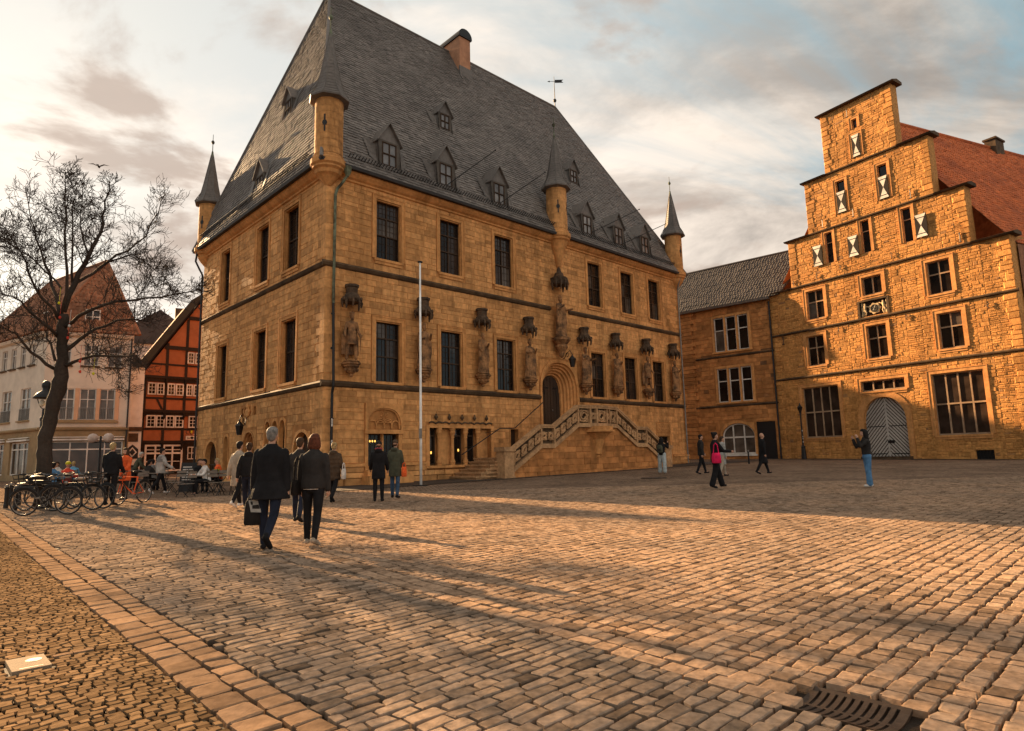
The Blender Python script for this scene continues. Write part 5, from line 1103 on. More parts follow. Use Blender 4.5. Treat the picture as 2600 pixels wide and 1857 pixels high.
    ez = P0-eR; ez = ez-rd*ez.dot(rd); off = (P0-eR).dot(rd); Fr = Frame(eR, rd, rd.cross(ez.normalized())*(1), ez); 
    if Fr.en.z < 0: Fr.en = -Fr.en
    rows = roof_rows(0, off, L, L+off, ez.length, .32, .24, .055, over=.05, jit=.02); make_pieces([(Fr, rows)], 'roof_tile', ro, 'redtile', 'tile', gh)
    b = MB(); b.tube([P0+V3(0, 0, .05), P0+rd*L+V3(0, 0, .05)], .16, 8); b.build('ridge_tiles', 'redtile', ro)
    b = MB(); c = P0+rd*16.2; b.box(c.x-.4, c.x+.4, c.y-.8, c.y+.8, 25.4, 26.85); b.box(c.x-.5, c.x+.5, c.y-.9, c.y+.9, 26.85, 27.0); b.build('chimney', 'course', ro)
gable()
# ---------------------------------------------------------------- connecting building
mh = thing('connecting_building', 'lower stone building with white triple windows between town hall and gabled house', 'building', (GP.x, GP.y, 0), R(-42))
def middle():
    F = Frame((0, 0, 0), (1, 0, 0), (0, -1, 0)); U0 = -12.0
    trip = []
    for z0, z1 in ((9.96, 12.94), (5.6, 8.5)):
        for k in range(3): u = -4.95+k*1.05; trip.append((u, u+.9, z0, z1))
    aw = (-4.83, -2.07, 1.2, 3.8, .25); bd = (-1.88, -.34, .4, 3.81, .2); ops = trip+[aw, bd]
    b = MB(); wallsheet(b, F, U0, .15, 0, 13.95, ops, rec=.2); b.add([F(U0, 0, 0), F(U0, -6, 0), F(U0, -6, 14), F(U0, 0, 14)], [(0, 1, 2, 3)]); wall = b.build('wall', 'sandmortar', mh)
    sur = [(-5.2, -1.6, z0-.2, z1+.25) for z0, z1 in ((9.96, 12.94), (5.6, 8.5))]+[(-5.05, -1.85, 1.0, 4.1), (-1.95, -.25, .4, 3.9)]
    it = courses(U0, .12, .2, 5.2, sur, .34, (.4, 1.1), depth=(.01, .04), dark=.13)+courses(U0, .12, 5.4, 9.45, sur, .34, (.4, 1.1), depth=(.01, .04), dark=.2)+courses(U0, .12, 9.65, 13.7, sur, .34, (.4, 1.1), depth=(.01, .04), dark=.16)
    make_pieces([(F, it)], 'stone', wall, 'midstone', 'ashlar', mh)
    it = []
    for z in np.arange(.2, 13.5, .34): it.append((-8.4, -7.0+(.25 if int(z/.34) % 2 else 0), z, z+.33, .14, random.choice((-.3, 0, .2, .8, 1, .9))))
    make_pieces([(F, it)], 'quoin', wall, 'midstone', 'ashlar', mh, 60)
    for z in (5.3, 9.55): b = MB(); b.prism([(0, z-.15), (.1, z-.08), (.13, z), (0, z+.07)], lambda d, z_: F(U0, d, z_), lambda d, z_: F(.1, d, z_)); b.build('string_course', 'course', mh)
    for o in trip: window(mh, F, *o, rec=.16, frame='whiteframe', nx=1, tr=(.62,), bars=(0, 0), fw=.085, pane=lambda: 'glass' if random.random() < .75 else 'glass2')
    for z0, z1 in ((9.96, 12.94), (5.6, 8.5)):
        b = MB(); 
        for a, c in ((-5.13, -4.95), (-4.05, -3.9), (-3.0, -2.85), (-1.95, -1.72)): b.fbox(F, a, c, -.15, .05, z0, z1)
        b.fbox(F, -5.13, -1.72, -.15, .05, z1, z1+.2); b.build('window_surround', 'trim', mh); b = MB(); b.fbox(F, -5.2, -1.65, -.15, .12, z0-.14, z0); b.build('sill', 'trim', mh)
    uc = -3.45; A = archpts(1.38, 1.2, 2.75, 3.78, pt=1.0); b = MB(); spandrel(b, F, uc, A, 3.82, 0); o = [(x*1.12, z+(.2 if z > 1.2 else 0)) for x, z in A]; archstrip(b, F, uc, o, .05, A, .05); archstrip(b, F, uc, A, .05, A, -.2); ar = b.build('window_arch', 'trim', mh)
    d = MB(); archfill(d, F, uc, A, -.17); wo = d.build('pane', 'glass2', ar); b = MB(); b.tube([F(uc+x*.97, -.13, z*.985) for x, z in A], .06, 4)
    for x in (-.47, .47): b.fbox(F, uc+x-.05, uc+x+.05, -.16, -.1, 1.2, 3.65)
    b.fbox(F, uc-1.36, uc+1.36, -.16, -.095, 2.55, 2.68); b.fbox(F, uc-1.38, uc+1.38, -.16, -.1, 1.2, 1.35); b.build('window_frame', 'whiteframe', ar); b = MB(); b.fbox(F, uc-1.5, uc+1.5, -.1, .14, 1.06, 1.2); b.build('sill', 'whiteframe', ar)
    b = MB(); b.fbox(F, -1.88, -.34, -.12, -.08, .4, 3.81); b.build('door', flat('black_door', (.012, .01, .01), .4), mh)
    b = MB(); b.tube([F(-.05, .12, 13.6), F(-.05, .12, .2)], .07, 8); b.build('drainpipe', 'iron', mh)
    e0, e1, r0, r1 = V3(U0, -.4, 13.95), V3(.9, -.4, 13.95), V3(U0, 4.0, 18.65), V3(3.2, 4.0, 18.65)
    b = MB(); b.add([e0, e1, r1, r0, V3(U0, 8, 14), V3(3, 8, 14)], [(0, 1, 2, 3), (3, 2, 5, 4)]); ro = b.build('roof', 'slatebase', mh); Fr = plane_frame(e0, (1, 0, 0), r0-e0); make_pieces([(Fr, roof_rows(0, 0, 12.9, 15.2, (r0-e0).length, .30, .24, .06, over=.05, jit=.02))], 'roof_tile', ro, 'darktile', 'tile', mh)
    b = MB(); b.tube([r0, r1], .13, 8); b.build('ridge_tiles', 'darktile', ro); b = MB(); b.prism([(.25, 13.75), (.5, 13.75), (.54, 13.95), (.22, 13.95)], lambda d, z: F(U0, d, z), lambda d, z: F(.1, d, z)); b.build('gutter', 'zinc', mh)
    b = MB(); b.tube([plane_frame(e0, (1, 0, 0), r0-e0)(u, .18, .7) for u in (0, 6, 12.8)], .015, 4); b.build('snow_rail', 'zinc', ro)
middle()
# ---------------------------------------------------------------- white corner house on the left
M['cream'] = mk('cream_render', (.60, .50, .40), (.52, .43, .345), var=.08, nscale=2, bump=.25, bscale=60); M['ochre'] = mk('ochre_shop_render', (.30, .20, .105), (.24, .16, .085), var=.12, bump=.25)
M['peach'] = mk('peach_pilaster', (.56, .33, .20), var=.08); M['whitewash'] = mk('whitewash', (.66, .62, .57), (.55, .51, .46), var=.1)
M['orangepanel'] = mk('orange_infill', (.34, .118, .05), (.29, .10, .042), var=.1, bump=.3, bscale=40); M['timber'] = mk('black_timber', (.022, .015, .011), (.03, .02, .014), rough=.75, nscale=10, bump=.5)
wh = thing('corner_house', 'cream rendered corner house with brown tiled hip roof and ochre shopfront', 'house', (-30.95, 42.0, 0), R(27))
def corner_house():
    FRr = Frame((0, 0, 0), (1, 0, 0), (0, -1, 0)); WR_ = 5.0; ld = Vector((math.cos(R(120)), math.sin(R(120)), 0)); LL = 13.0
    FL = Frame(ld*LL, -ld, Vector((-ld.y, ld.x, 0))*1.0); n = FL.ex.cross(Vector((0, 0, 1))); FL.en = n
    ZEw = 10.55; r1 = [(.91, 1.74, 4.62, 6.72), (2.03, 2.96, 4.62, 6.72), (3.17, 4.06, 4.62, 6.72)]; r2 = [(.62, 1.4, 8.3, 9.75), (2.08, 2.96, 8.3, 9.75), (3.5, 4.32, 8.25, 9.7)]; shop = [(.62, 4.68, .75, 3.2)]
    l1 = [(LL-3.5, LL-1.87, 4.7, 6.9), (LL-6.6, LL-5.0, 4.7, 6.9), (LL-9.6, LL-8.0, 4.7, 6.9)]; l2 = [(LL-2.4, LL-1.6, 8.45, 9.9), (LL-4.05, LL-3.22, 8.45, 9.9), (LL-5.63, LL-4.75, 8.45, 9.9), (LL-7.2, LL-6.3, 8.45, 9.9), (LL-9, LL-8.1, 8.45, 9.9)]; ls = [(LL-4.6, LL-1.6, 1.04, 3.24), (LL-8.6, LL-5.6, 1.04, 3.24)]
    b = MB(); wallsheet(b, FRr, 0, WR_, 4.05, ZEw, r1+r2, rec=.18); wallsheet(b, FL, 0, LL, 4.05, ZEw, l1+l2, rec=.18); back = V3(WR_, 0, 0)+ld*LL
    b.add([V3(WR_, 0, -.2), back-V3(0, 0, .2), back+V3(0, 0, ZEw), V3(WR_, 0, ZEw)], [(0, 1, 2, 3)]); wl = b.build('wall', 'cream', wh)
    b = MB(); wallsheet(b, FRr, 0, WR_, -.2, 4.05, shop, rec=.25); wallsheet(b, FL, 0, LL, -.2, 4.05, ls, rec=.25); b.build('shop_wall', 'ochre', wh)
    for F, W in ((FRr, WR_), (FL, LL)):
        b = MB(); b.prism([(0, 3.9), (.14, 3.95), (.18, 4.05), (.08, 4.12), (0, 4.15)], lambda d, z: F(0, d, z), lambda d, z: F(W, d, z)); b.build('shop_cornice', 'ochre', wh); b = MB(); b.prism([(0, 10.2), (.2, 10.3), (.3, 10.5), (0, 10.5)], lambda d, z: F(0, d, z), lambda d, z: F(W, d, z)); b.build('eaves_cornice', 'cream', wh)
    for F, L_ in ((FRr, r1+r2), (FL, l1+l2)):
        for o in L_:
            w_ = window(wh, F, *o, rec=.15, frame='whiteframe', nx=2, tr=(.66,), bars=(0, 0), fw=.06, pane=lambda: 'glass2'); s = MB(); s.fbox(F, o[0]-.12, o[1]+.12, -.1, .14, o[2]-.1, o[2]); s.build('sill', 'course' if o[2] > 8 else 'ochre', w_)
            if o[2] < 6:
                g = MB()
                for x in np.arange(o[0]+.03, o[1], .09): g.fbox(F, x, x+.018, .02, .04, o[2], o[2]+.78)
                g.fbox(F, o[0], o[1], .015, .045, o[2]+.78, o[2]+.82); g.build('window_guard', 'zinc', w_)
    for x in (.72, 1.78, 2.99, 4.09): b = MB(); b.fbox(FRr, x, x+.22 if x > 1 else x+.17, 0, .06, 4.62, 6.75); b.build('pilaster', 'peach', wh)
    b = MB(); b.fbox(FRr, .7, 4.35, 0, .16, 4.42, 4.54); b.build('sill_band', 'ochre', wh)
    for F, L_ in ((FRr, shop), (FL, ls)):
        for o in L_: window(wh, F, *o, rec=.2, frame='whiteframe', nx=4 if F is FRr else 3, tr=(.78,), bars=(0, 0), fw=.08, pane=lambda: 'glassbrown'); b = MB(); b.fbox(F, o[0]-.1, o[1]+.1, 0, .2, o[3]+.05, o[3]+.16); b.fbox(F, o[0]-.1, o[1]+.1, 0, .12, o[3]+.24, o[3]+.3); b.build('shop_awning_rail', 'whiteframe', wh)
    b = MB(); b.tube([FRr(WR_-.12, .1, 10.3), FRr(WR_-.12, .1, .3)], .05, 6); b.build('drainpipe', 'iron', wh)
    # roof: ridge parallel to the left street, hipped at the near end
    inv = root_matrix(wh).inverted(); P1 = inv @ Vector((-29.9, 46.0, 16.6)); P2 = inv @ Vector((-37.9, 51.3, 16.6)); o = .35
    C0 = V3(-.1, -o, ZEw)-ld*0; C1 = V3(WR_+o, -o, ZEw); C3 = ld*LL+FL.en*o+V3(0, 0, ZEw); C0 = V3(-.25, -.32, ZEw); C2 = back+V3(.4, 0, ZEw)
    b = MB(); b.add([C0, C1, P1, C3, P2, C2], [(0, 1, 2), (3, 0, 2, 4), (1, 5, 4, 2), (3, 4, 5)]); ro = b.build('roof', 'browntile', wh)
    sets = []
    for A, B, TL, TR in ((C0, C1, P1, P1), (C3, C0, P2, P1)):
        ex = (B-A).normalized(); ez = (TL-A)-ex*(TL-A).dot(ex); F = Frame(A, ex, ex.cross(ez.normalized()), ez); sets.append((F, roof_rows(0, (TL-A).dot(ex), (B-A).length, (TR-A).dot(ex), ez.length, .32, .23, .06, over=.05, jit=.03)))
    make_pieces(sets, 'roof_tile', ro, 'browntile', 'tile', wh)
    b = MB()
    for p, q in ((C0, P1), (C1, P1), (P1, P2), (C3, P2)): b.tube([p, q], .12, 7)
    b.build('ridge_tiles', 'browntile', ro)
    # dormer with white casement on the hip
    b = MB(); Fd = Frame((0, .25, 0), (1, 0, 0), (0, -1, 0)); b.prism([(1.85, 11.0), (3.05, 11.0), (3.05, 12.2), (2.45, 12.9), (1.85, 12.2)], lambda u, z: Fd(u, 0, z), lambda u, z: Fd(u, -2.6, z)); dm = b.build('dormer', 'browntile', ro); window(dm, Fd, 2.0, 2.9, 11.2, 12.25, rec=-.02, frame='whiteframe', nx=2, tr=(.5,), bars=(0, 0), fw=.07)
    Fd2 = Frame(FL.O-FL.en*.9, FL.ex, FL.en)
    for u in (LL-3.2, LL-5.2): b = MB(); b.prism([(u, 11.2), (u+.9, 11.2), (u+.9, 12.5), (u, 12.5)], lambda x, z: Fd2(x, 0, z), lambda x, z: Fd2(x, -2, z)); dm = b.build('dormer', 'browntile', ro); window(dm, Fd2, u+.1, u+.8, 11.3, 12.4, rec=-.02, frame='whiteframe', nx=2, tr=(), bars=(0, 0), fw=.07)
corner_house()
# ---------------------------------------------------------------- half-timbered house
hh = thing('half_timbered_house', 'half-timbered house with orange panels, black beams and white windows', 'house', (-28.75, 50.0, 0), TH_T)
def half_timbered():
    F = Frame((0, 0, 0), (1, 0, 0), (0, -1, 0)); U0, U1 = -.25, 8.4; uc = 4.08; jet = [0, .14, .28, .4, .5]
    lev = [.3, 3.2, 5.62, 8.3, 10.82, 13.4, 15.7]; slope = (15.75-8.3)/(uc+.75)
    roofz = lambda u: 8.3+slope*(min(u, 2*uc-u)+.75)
    b = MB()
    for k in range(3): d = jet[k]; b.fbox(F, U0, U1, -6, d, lev[k]-.5*(k == 0), lev[k+1])
    b.prism([(U0-.3, 8.3), (2*uc-U0+.3, 8.3), (uc, 15.5)], lambda u, z: F(u, jet[3], z), lambda u, z: F(u, -6, z)); wl = b.build('wall', 'orangepanel', hh)
    posts = [-.16, 1.3, 2.73, 4.05, 5.4, 6.8, 8.3]; wins = [(.02, .62, 6.98, 7.93), (.68, 1.2, 6.98, 7.93), (1.42, 1.98, 6.98, 7.93), (2.04, 2.62, 6.98, 7.93), (2.83, 3.3, 6.98, 7.93), (3.36, 3.85, 6.98, 7.93), (.06, .72, 4.42, 5.38), (.76, 1.38, 4.42, 5.38), (1.46, 2.08, 4.42, 5.38), (2.12, 2.76, 4.42, 5.38), (3.14, 3.8, 4.42, 5.38), (2.78, 3.28, 9.62, 10.56), (3.36, 3.86, 9.62, 10.56)]
    def beam(u0, u1, z0, z1, d, th_=.05): t = MB(); t.fbox(F, u0, u1, d-.01, d+th_, z0, z1); t.build('beam', 'timber', hh)
    for k in range(1, 4): beam(U0-.05, U1+.05, lev[k]-.28, lev[k], jet[k-1], .09); beam(U0-.08, U1+.08, lev[k]+.002, lev[k]+.2, jet[k], .07)
    for z in (10.82, 13.4):
        x = (z-8.3)/slope-.75; beam(x+.2, 2*uc-x-.2, z-.15, z+.15, jet[3], .09)
    for k in (1, 2):
        for u in posts: beam(u-.1, u+.1, lev[k]+.2, lev[k+1]-.28, jet[k])
        beam(U0, U1, lev[k]+1.02, lev[k]+1.18, jet[k], .045)
    for u in posts[1:6]:
        zt = roofz(u)-.3
        for a, c in ((8.5, 10.67), (10.97, 13.25), (13.55, 15.2)):
            if zt > a: beam(u-.1, u+.1, a, min(c, zt), jet[3])
    for a, c in ((.9, 1.15), (.1, 2.6)): pass
    beam(.15, uc*2-.15, 9.35, 9.5, jet[3], .045)
    t = MB(); t.add([F(u, jet[2]+dd, z) for dd in (.0, .05) for u, z in ((.62, 6.72), (.78, 6.72), (1.2, 5.85), (1.04, 5.85))], [(4, 5, 6, 7), (0, 1, 5, 4), (1, 2, 6, 5), (2, 3, 7, 6), (3, 0, 4, 7)]); t.build('beam', 'timber', hh)
    for u0, u1, z0, z1 in wins: d = jet[2] if z0 < 8 and z0 > 6 else (jet[1] if z0 < 6 else jet[3]); Fx = Frame(F(0, d+.04, 0), F.ex, F.en); window(hh, Fx, u0, u1, z0, z1, rec=-.01, frame='whiteframe', nx=1, tr=(), bars=(1, 2), fw=.09, bw=.035, pane='glass')
    # ground floor: dark timber front with a wide white window
    b = MB(); b.fbox(F, U0-.05, U1, 0, .03, .0, 2.93); b.build('shop_front', 'timber', hh)
    Fx = Frame(F(0, .06, 0), F.ex, F.en); window(hh, Fx, .1, 2.83, 1.0, 3.08, rec=-.01, frame='whiteframe', nx=4, tr=(.68,), bars=(0, 1), fw=.13, bw=.06, pane='glass'); window(hh, Fx, 3.2, 3.85, 1.9, 2.9, rec=-.01, frame='whiteframe', nx=2, tr=(.5,), bars=(0, 0), fw=.06); b = MB(); b.fbox(F, 3.15, 3.95, .03, .05, .3, 1.85); b.build('door', 'iron', hh)
    # roof edge
    b = MB()
    for s_ in (-1, 1):
        P = [(uc, 15.92), (uc+s_*(uc+.95), 8.3+.2-.3), (uc+s_*(uc+.95), 8.3-.3), (uc, 15.7)]; b.prism(P if s_ > 0 else P[::-1], lambda u, z: F(u, jet[3]+.3, z), lambda u, z: F(u, -3.5, z))
    ro = b.build('roof', mk('dull_roof', (.022, .016, .013), rough=1, spec=0.0), hh)
    # carved brackets under the jetties
    for k in (1, 2, 3):
        for u in posts[:4]: t = MB(); t.tube([F(u, jet[k-1]+.03, lev[k]-.62), F(u, jet[k]+.06, lev[k]-.35), F(u, jet[k]+.1, lev[k]-.05)], [.05, .09, .1], 6); t.build('bracket', 'timber', hh)
    # hanging sign with bracket and emblem
    sg = thing('hanging_sign', 'white hanging sign with dark lettering under an ornate bracket on the half-timbered house', 'sign', root_matrix(hh) @ F(2.9, .7, 3.45), TH_T); G_ = Frame((0, 0, 0), (1, 0, 0), (0, -1, 0))
    t = MB(); t.fbox(G_, -.05, .85, 0, .05, 0, .30); t.build('board', 'whiteframe', sg)
    t = MB(); x = .03
    for wd, hg in ((.09, .16), (.06, .1), (.06, .1)): t.fbox(G_, x, x+wd*.35, .052, .056, .07, .07+hg); t.fbox(G_, x, x+wd, .052, .057, .07, .1); t.fbox(G_, x+wd*.7, x+wd, .052, .0565, .07, .07+hg*.9); x += wd+.012
    t.prism([(.40+.13*math.cos(a), .15+.11*math.sin(a)) for a in np.linspace(0, 2*math.pi, 12, endpoint=False)], lambda u, z: G_(u, .058, z), lambda u, z: G_(u, .051, z)); x = .55
    for wd, hg in ((.07, .15), (.05, .1), (.05, .1), (.05, .1)): t.fbox(G_, x, x+wd*.35, .052, .056, .07, .07+hg); t.fbox(G_, x, x+wd, .052, .057, .07, .095); x += wd+.012
    t.build('lettering', 'iron', sg)
    t = MB(); t.tube([G_(.8, 0, .9), G_(.3, 0, .95), G_(.2, .02, .6), G_(.35, .02, .4), G_(.45, .02, .3)], .02, 5); t.tube([G_(.1+.15*math.cos(a), .02, .6+.15*math.sin(a)) for a in np.linspace(0, 5, 9)], .02, 5); t.tube([G_(.85, -.65, .95), G_(.85, 0, .9)], .025, 5); t.build('bracket', 'iron', sg)
    t = MB(); t.ell(G_(.35, .05, .62), (.07, .05, .12)); t.build('emblem', CL['yellow'], sg, smooth=True); t = MB(); t.prism([(.5, .38), (.95, .38), (.95, .68), (.75, .68)], lambda u, z: G_(u, .04, z), lambda u, z: G_(u, 0, z)); t.build('side_board', 'whiteframe', sg)
half_timbered()
# slim white house and a gable roof behind
sh_ = thing('slim_house', 'narrow whitewashed house squeezed between corner house and half-timbered house', 'house', tuple(Vector((-27.3, 46.3, 0))), R(40))
def slim_house():
    F = Frame((0, 0, 0), (1, 0, 0), (0, -1, 0)); b = MB(); b.fbox(F, -1.5, .45, -6, 0, 0, 8.6); b.build('wall', 'whitewash', sh_); b = MB(); b.fbox(F, -1.6, .47, -.02, .1, 3.95, 4.1); b.fbox(F, -1.6, .47, -.02, .14, 4.1, 4.25); b.build('string_course', 'course', sh_)
    b = MB(); b.prism([(-1.5, 8.6), (.45, 8.6), (.45, 8.8), (-.5, 9.8), (-1.5, 8.8)], lambda u, z: F(u, .1, z), lambda u, z: F(u, -6, z)); b.build('roof', 'darktile', sh_)
    b = MB(); b.fbox(F, -.45, .25, .0, .05, 3.2, 3.8); b.build('plaque', 'course', sh_)
    b = MB(); b.prism([(-.45, 2.0), (.3, 2.0), (.3, 2.65), (-.07, 3.0), (-.45, 2.65)], lambda u, z: F(u, .06, z), lambda u, z: F(u, 0, z)); so = b.build('sign_board', 'iron', sh_); b = MB(); b.prism([(-.07, 2.1), (.22, 2.45), (-.07, 2.8), (-.36, 2.45)], lambda u, z: F(u, .07, z), lambda u, z: F(u, .055, z)); b.build('sign_diamond', 'whitewash', so); b = MB(); b.prism([(-.07, 2.2), (.12, 2.45), (-.07, 2.7), (-.26, 2.45)], lambda u, z: F(u, .078, z), lambda u, z: F(u, .06, z)); b.build('sign_symbol', 'iron', so)
    b = MB(); A = archpts(.5, .3, 1.2, 1.55, pt=1.0); archfill(b, F, -.1, A, .02); b.build('door', 'iron', sh_)
slim_house()
bg = thing('background_house', 'small grey roofed house glimpsed behind the half-timbered gable', 'house', (-36.0, 64.0, 0), R(30))
def bgh():
    b = MB(); b.box(-2.6, 3.0, 0, 6, 0, 13.6); b.build('wall', 'whitewash', bg); b = MB(); b.prism([(-2.9, 13.6), (3.3, 13.6), (3.3, 15.0), (.2, 17.2), (-2.9, 15.0)], lambda u, z: (u, -.3, z), lambda u, z: (u, 6, z)); b.build('roof', 'darktile', bg); b = MB(); b.box(1.6, 2.6, 2, 3, 15, 18.0); b.build('chimney', 'course', bg)
bgh()

# unseen building added behind the town hall: its long roof keeps the low sun off the foot of the gabled house
ch_ = thing('added_church', 'unseen slate-roofed building added behind the town hall to shade the gabled house', 'added_church', (-5.9, 76.5, 0), R(45))
def added_church():
    b = MB(); b.box(-8, 6.5, 0, 12, 0, 14.0); b.build('wall', 'rubmortar', ch_); b = MB(); b.prism([(-.4, 13.8), (12.4, 13.8), (6, 22.6)], lambda y, z: (-8.3, y, z), lambda y, z: (6.8, y, z)); b.build('roof', 'slate', ch_)
    for k in range(4): w_ = MB(); F = Frame((0, 0, 0), (1, 0, 0), (0, -1, 0)); A = archpts(.7, 3.5, 8.5, 10.5); archfill(w_, F, -6+3.6*k, A, .03); w_.build('window', 'glass', ch_)
added_church()
# ---------------------------------------------------------------- bare tree
M['bark'] = mk('bark', (.055, .041, .032), (.035, .026, .02), rough=.9, nscale=14, bump=.9, bscale=30, bdist=.03)
def bare_tree():
    D = 19.6; Z1 = lambda x, y, d=0: at(x/2.952, 350+y/2.952, D+d); Z2 = lambda x, y, d=0: at(x/2.952, 850+y/2.952, D+d)
    base = gnd(108, 1290); tr = thing('bare_tree', 'leafless tree with leaning trunk and wide crown beside the bicycles', 'tree', base); rr = random.Random(3)
    L = lambda P: [p-base for p in P]
    trunk = [base+V3(0, 0, -.1)]+[at(x, y, D) for x, y in ((112, 1180), (113, 1138), (119, 1096), (129, 1055), (137, 1019), (151, 971), (156, 925), (158, 884), (159, 850), (160, 820), (163, 800))]
    rad = [.26, .2, .185, .18, .185, .19, .195, .17, .15, .145, .14, .12]
    b = MB(); P = []; Rr = []
    for i in range(len(trunk)-1):
        for t in (0, .33, .66): P.append(trunk[i].lerp(trunk[i+1], t)+V3(rr.uniform(-.03, .03), rr.uniform(-.03, .03), 0)); Rr.append((rad[i]*(1-t)+rad[i+1]*t)*rr.uniform(.92, 1.1))
    P.append(trunk[-1]); Rr.append(rad[-1]); b.tube(L(P), Rr, 12); b.build('trunk', 'bark', tr, smooth=True)
    limbs = [([Z2(470, 245), Z2(620, 185, -.3), Z2(800, 150, -.7), Z2(960, 155, -1), Z2(1050, 175, -1.2)], .10), ([Z1(480, 1600), Z1(600, 1510, .2), Z1(720, 1440, .4), Z1(880, 1370, .6), Z1(1000, 1355, .8), Z1(1200, 1400, 1)], .11), ([Z1(470, 1420), Z1(600, 1330, -.3), Z1(760, 1260, -.6), Z1(1000, 1215, -1), Z1(1200, 1190, -1.3), Z1(1400, 1170, -1.5), Z1(1500, 1130, -1.6)], .10), ([Z1(480, 1300), Z1(560, 1080, .3), Z1(640, 950, .5), Z1(700, 820, .6), Z1(750, 700, .7), Z1(775, 590, .7), Z1(790, 480, .8), Z1(830, 300, .8)], .15), ([Z1(560, 1090, .3), Z1(700, 1020, .9), Z1(800, 935, 1.2), Z1(950, 840, 1.5), Z1(1090, 745, 1.8), Z1(1180, 560, 2), Z1(1250, 390, 2.1)], .09), ([Z1(475, 1330), Z1(490, 1000, -.4), Z1(495, 700, -.6), Z1(490, 500, -.7), Z1(488, 200, -.8)], .085), ([Z1(545, 1110, .3), Z1(535, 920, .2), Z1(536, 600, .1), Z1(560, 420, 0)], .07), ([Z1(460, 1330), Z1(420, 1200, .4), Z1(370, 1020, .8), Z1(330, 900, 1), Z1(280, 760, 1.2), Z1(230, 600, 1.4), Z1(180, 350, 1.5)], .10), ([Z1(440, 1360), Z1(330, 1210, -.5), Z1(240, 1080, -.8), Z1(190, 930, -1), Z1(80, 720, -1.2), Z1(-20, 630, -1.4)], .08), ([Z1(450, 1500), Z1(330, 1390, -.6), Z1(200, 1270, -1.1), Z1(80, 1190, -1.5), Z1(-100, 1140, -2)], .09), ([Z1(470, 1130), Z1(350, 1000, .8), Z1(200, 880, 1.4), Z1(60, 790, 2), Z1(-60, 760, 2.4)], .06), ([Z2(420, 270), Z2(290, 170, -.5), Z2(180, 80, -.9), Z2(110, -10, -1.1), Z1(60, 1440, -1.4), Z1(-40, 1400, -1.6)], .09), ([Z1(655, 890, .5), Z1(620, 740, .3), Z1(600, 580, .1), Z1(625, 330, 0)], .05), ([Z2(425, 190), Z2(385, 80, .4), Z1(355, 1500, .7), Z1(345, 1350, .9), Z1(380, 1150, 1.2)], .07), ([Z1(800, 930, 1.2), Z1(1000, 880, .9), Z1(1150, 980, .5), Z1(1280, 1100, .2)], .05), ([Z2(620, 190, -.3), Z2(740, 90, -.2), Z2(770, 130, -.1), Z2(900, 260, .2), Z2(890, 450, .3)], .035), ([Z1(1000, 1355, .8), Z1(1030, 1200, .8), Z1(1100, 1070, .8), Z1(1200, 940, .8)], .03)]
    tw = MB()
    def grow(p, d, ln, r_, lev):
        n = 5 if lev < 2 else 4; P = [p]; q = p; dd = d.normalized()
        for i in range(n):
            dd = (dd+V3(rr.uniform(-.28, .28), rr.uniform(-.28, .28), rr.uniform(-.16, .3))*(.8 if lev else .6)).normalized(); q = q+dd*ln/n; P.append(q)
        tw.tube(L(P), [max(.0062, r_*(1-.7*i/n)) for i in range(n+1)], 4 if lev < 1 else 3)
        if lev < 3:
            for k in range(rr.randint(3, 5) if lev < 2 else rr.randint(2, 3)):
                t = rr.uniform(.25, 1); i = min(int(t*n), n-1); s_ = P[i].lerp(P[i+1], t*n-i); ax = (P[i+1]-P[i]).normalized(); o = V3(rr.gauss(0, 1), rr.gauss(0, 1), rr.gauss(.15, 1)); o = (o-ax*o.dot(ax)).normalized()
                grow(s_, ax*.75+o*.8, ln*rr.uniform(.42, .68), r_*.55, lev+1)
    for pts, r0 in limbs:
        P = []; 
        for i in range(len(pts)-1):
            for t in (0, .5): P.append(pts[i].lerp(pts[i+1], t)+V3(rr.uniform(-.04, .04), rr.uniform(-.06, .06), rr.uniform(-.04, .04)))
        P.append(pts[-2].lerp(pts[-1], .8)); n = len(P); m = MB(); m.tube(L(P), [max(.012, r0*.6*(1-.84*i/(n-1))) for i in range(n)], 8); m.build('limb', 'bark', tr, smooth=True)
        tot = sum((P[i+1]-P[i]).length for i in range(n-1)); cnt = int(10+tot*9)
        for k in range(cnt):
            t = rr.uniform(.18, 1)**.85; i = min(int(t*(n-1)), n-2); s_ = P[i].lerp(P[i+1], t*(n-1)-i); ax = (P[i+1]-P[i]).normalized(); o = V3(rr.gauss(0, 1), rr.gauss(0, 1.0), rr.gauss(.3, .8)); o = (o-ax*o.dot(ax)).normalized()
            grow(s_, ax*.7+o, rr.uniform(.45, 1.05)*(1.1-.5*t), max(.010, r0*.17*(1.15-t)), 1)
        grow(P[-1], P[-1]-P[-2], .3, r0*.12, 1)
    tw.build('crown', 'bark', tr)
    for k, (px, py, c) in enumerate(((150, 770, 'yellow'), (152, 806, 'red'), (172, 858, 'red'), (203, 918, 'red'), (203, 944, 'red'), (237, 949, 'yellow'), (176, 828, 'white'))):
        o = at(px, py, D-.5); t = thing('hanging_ornament', 'small %s hanging ornament in the bare tree' % c, 'ornament', o, group='ornaments in the tree'); b = MB(); b.ell((0, 0, 0), (.038, .038, .05), 8, 6); b.build('egg', CL[c], t, smooth=True); b = MB(); b.tube([(0, 0, .09), (.02, 0, .5)], .006, 4); b.build('string', CL[c], t)
bare_tree()
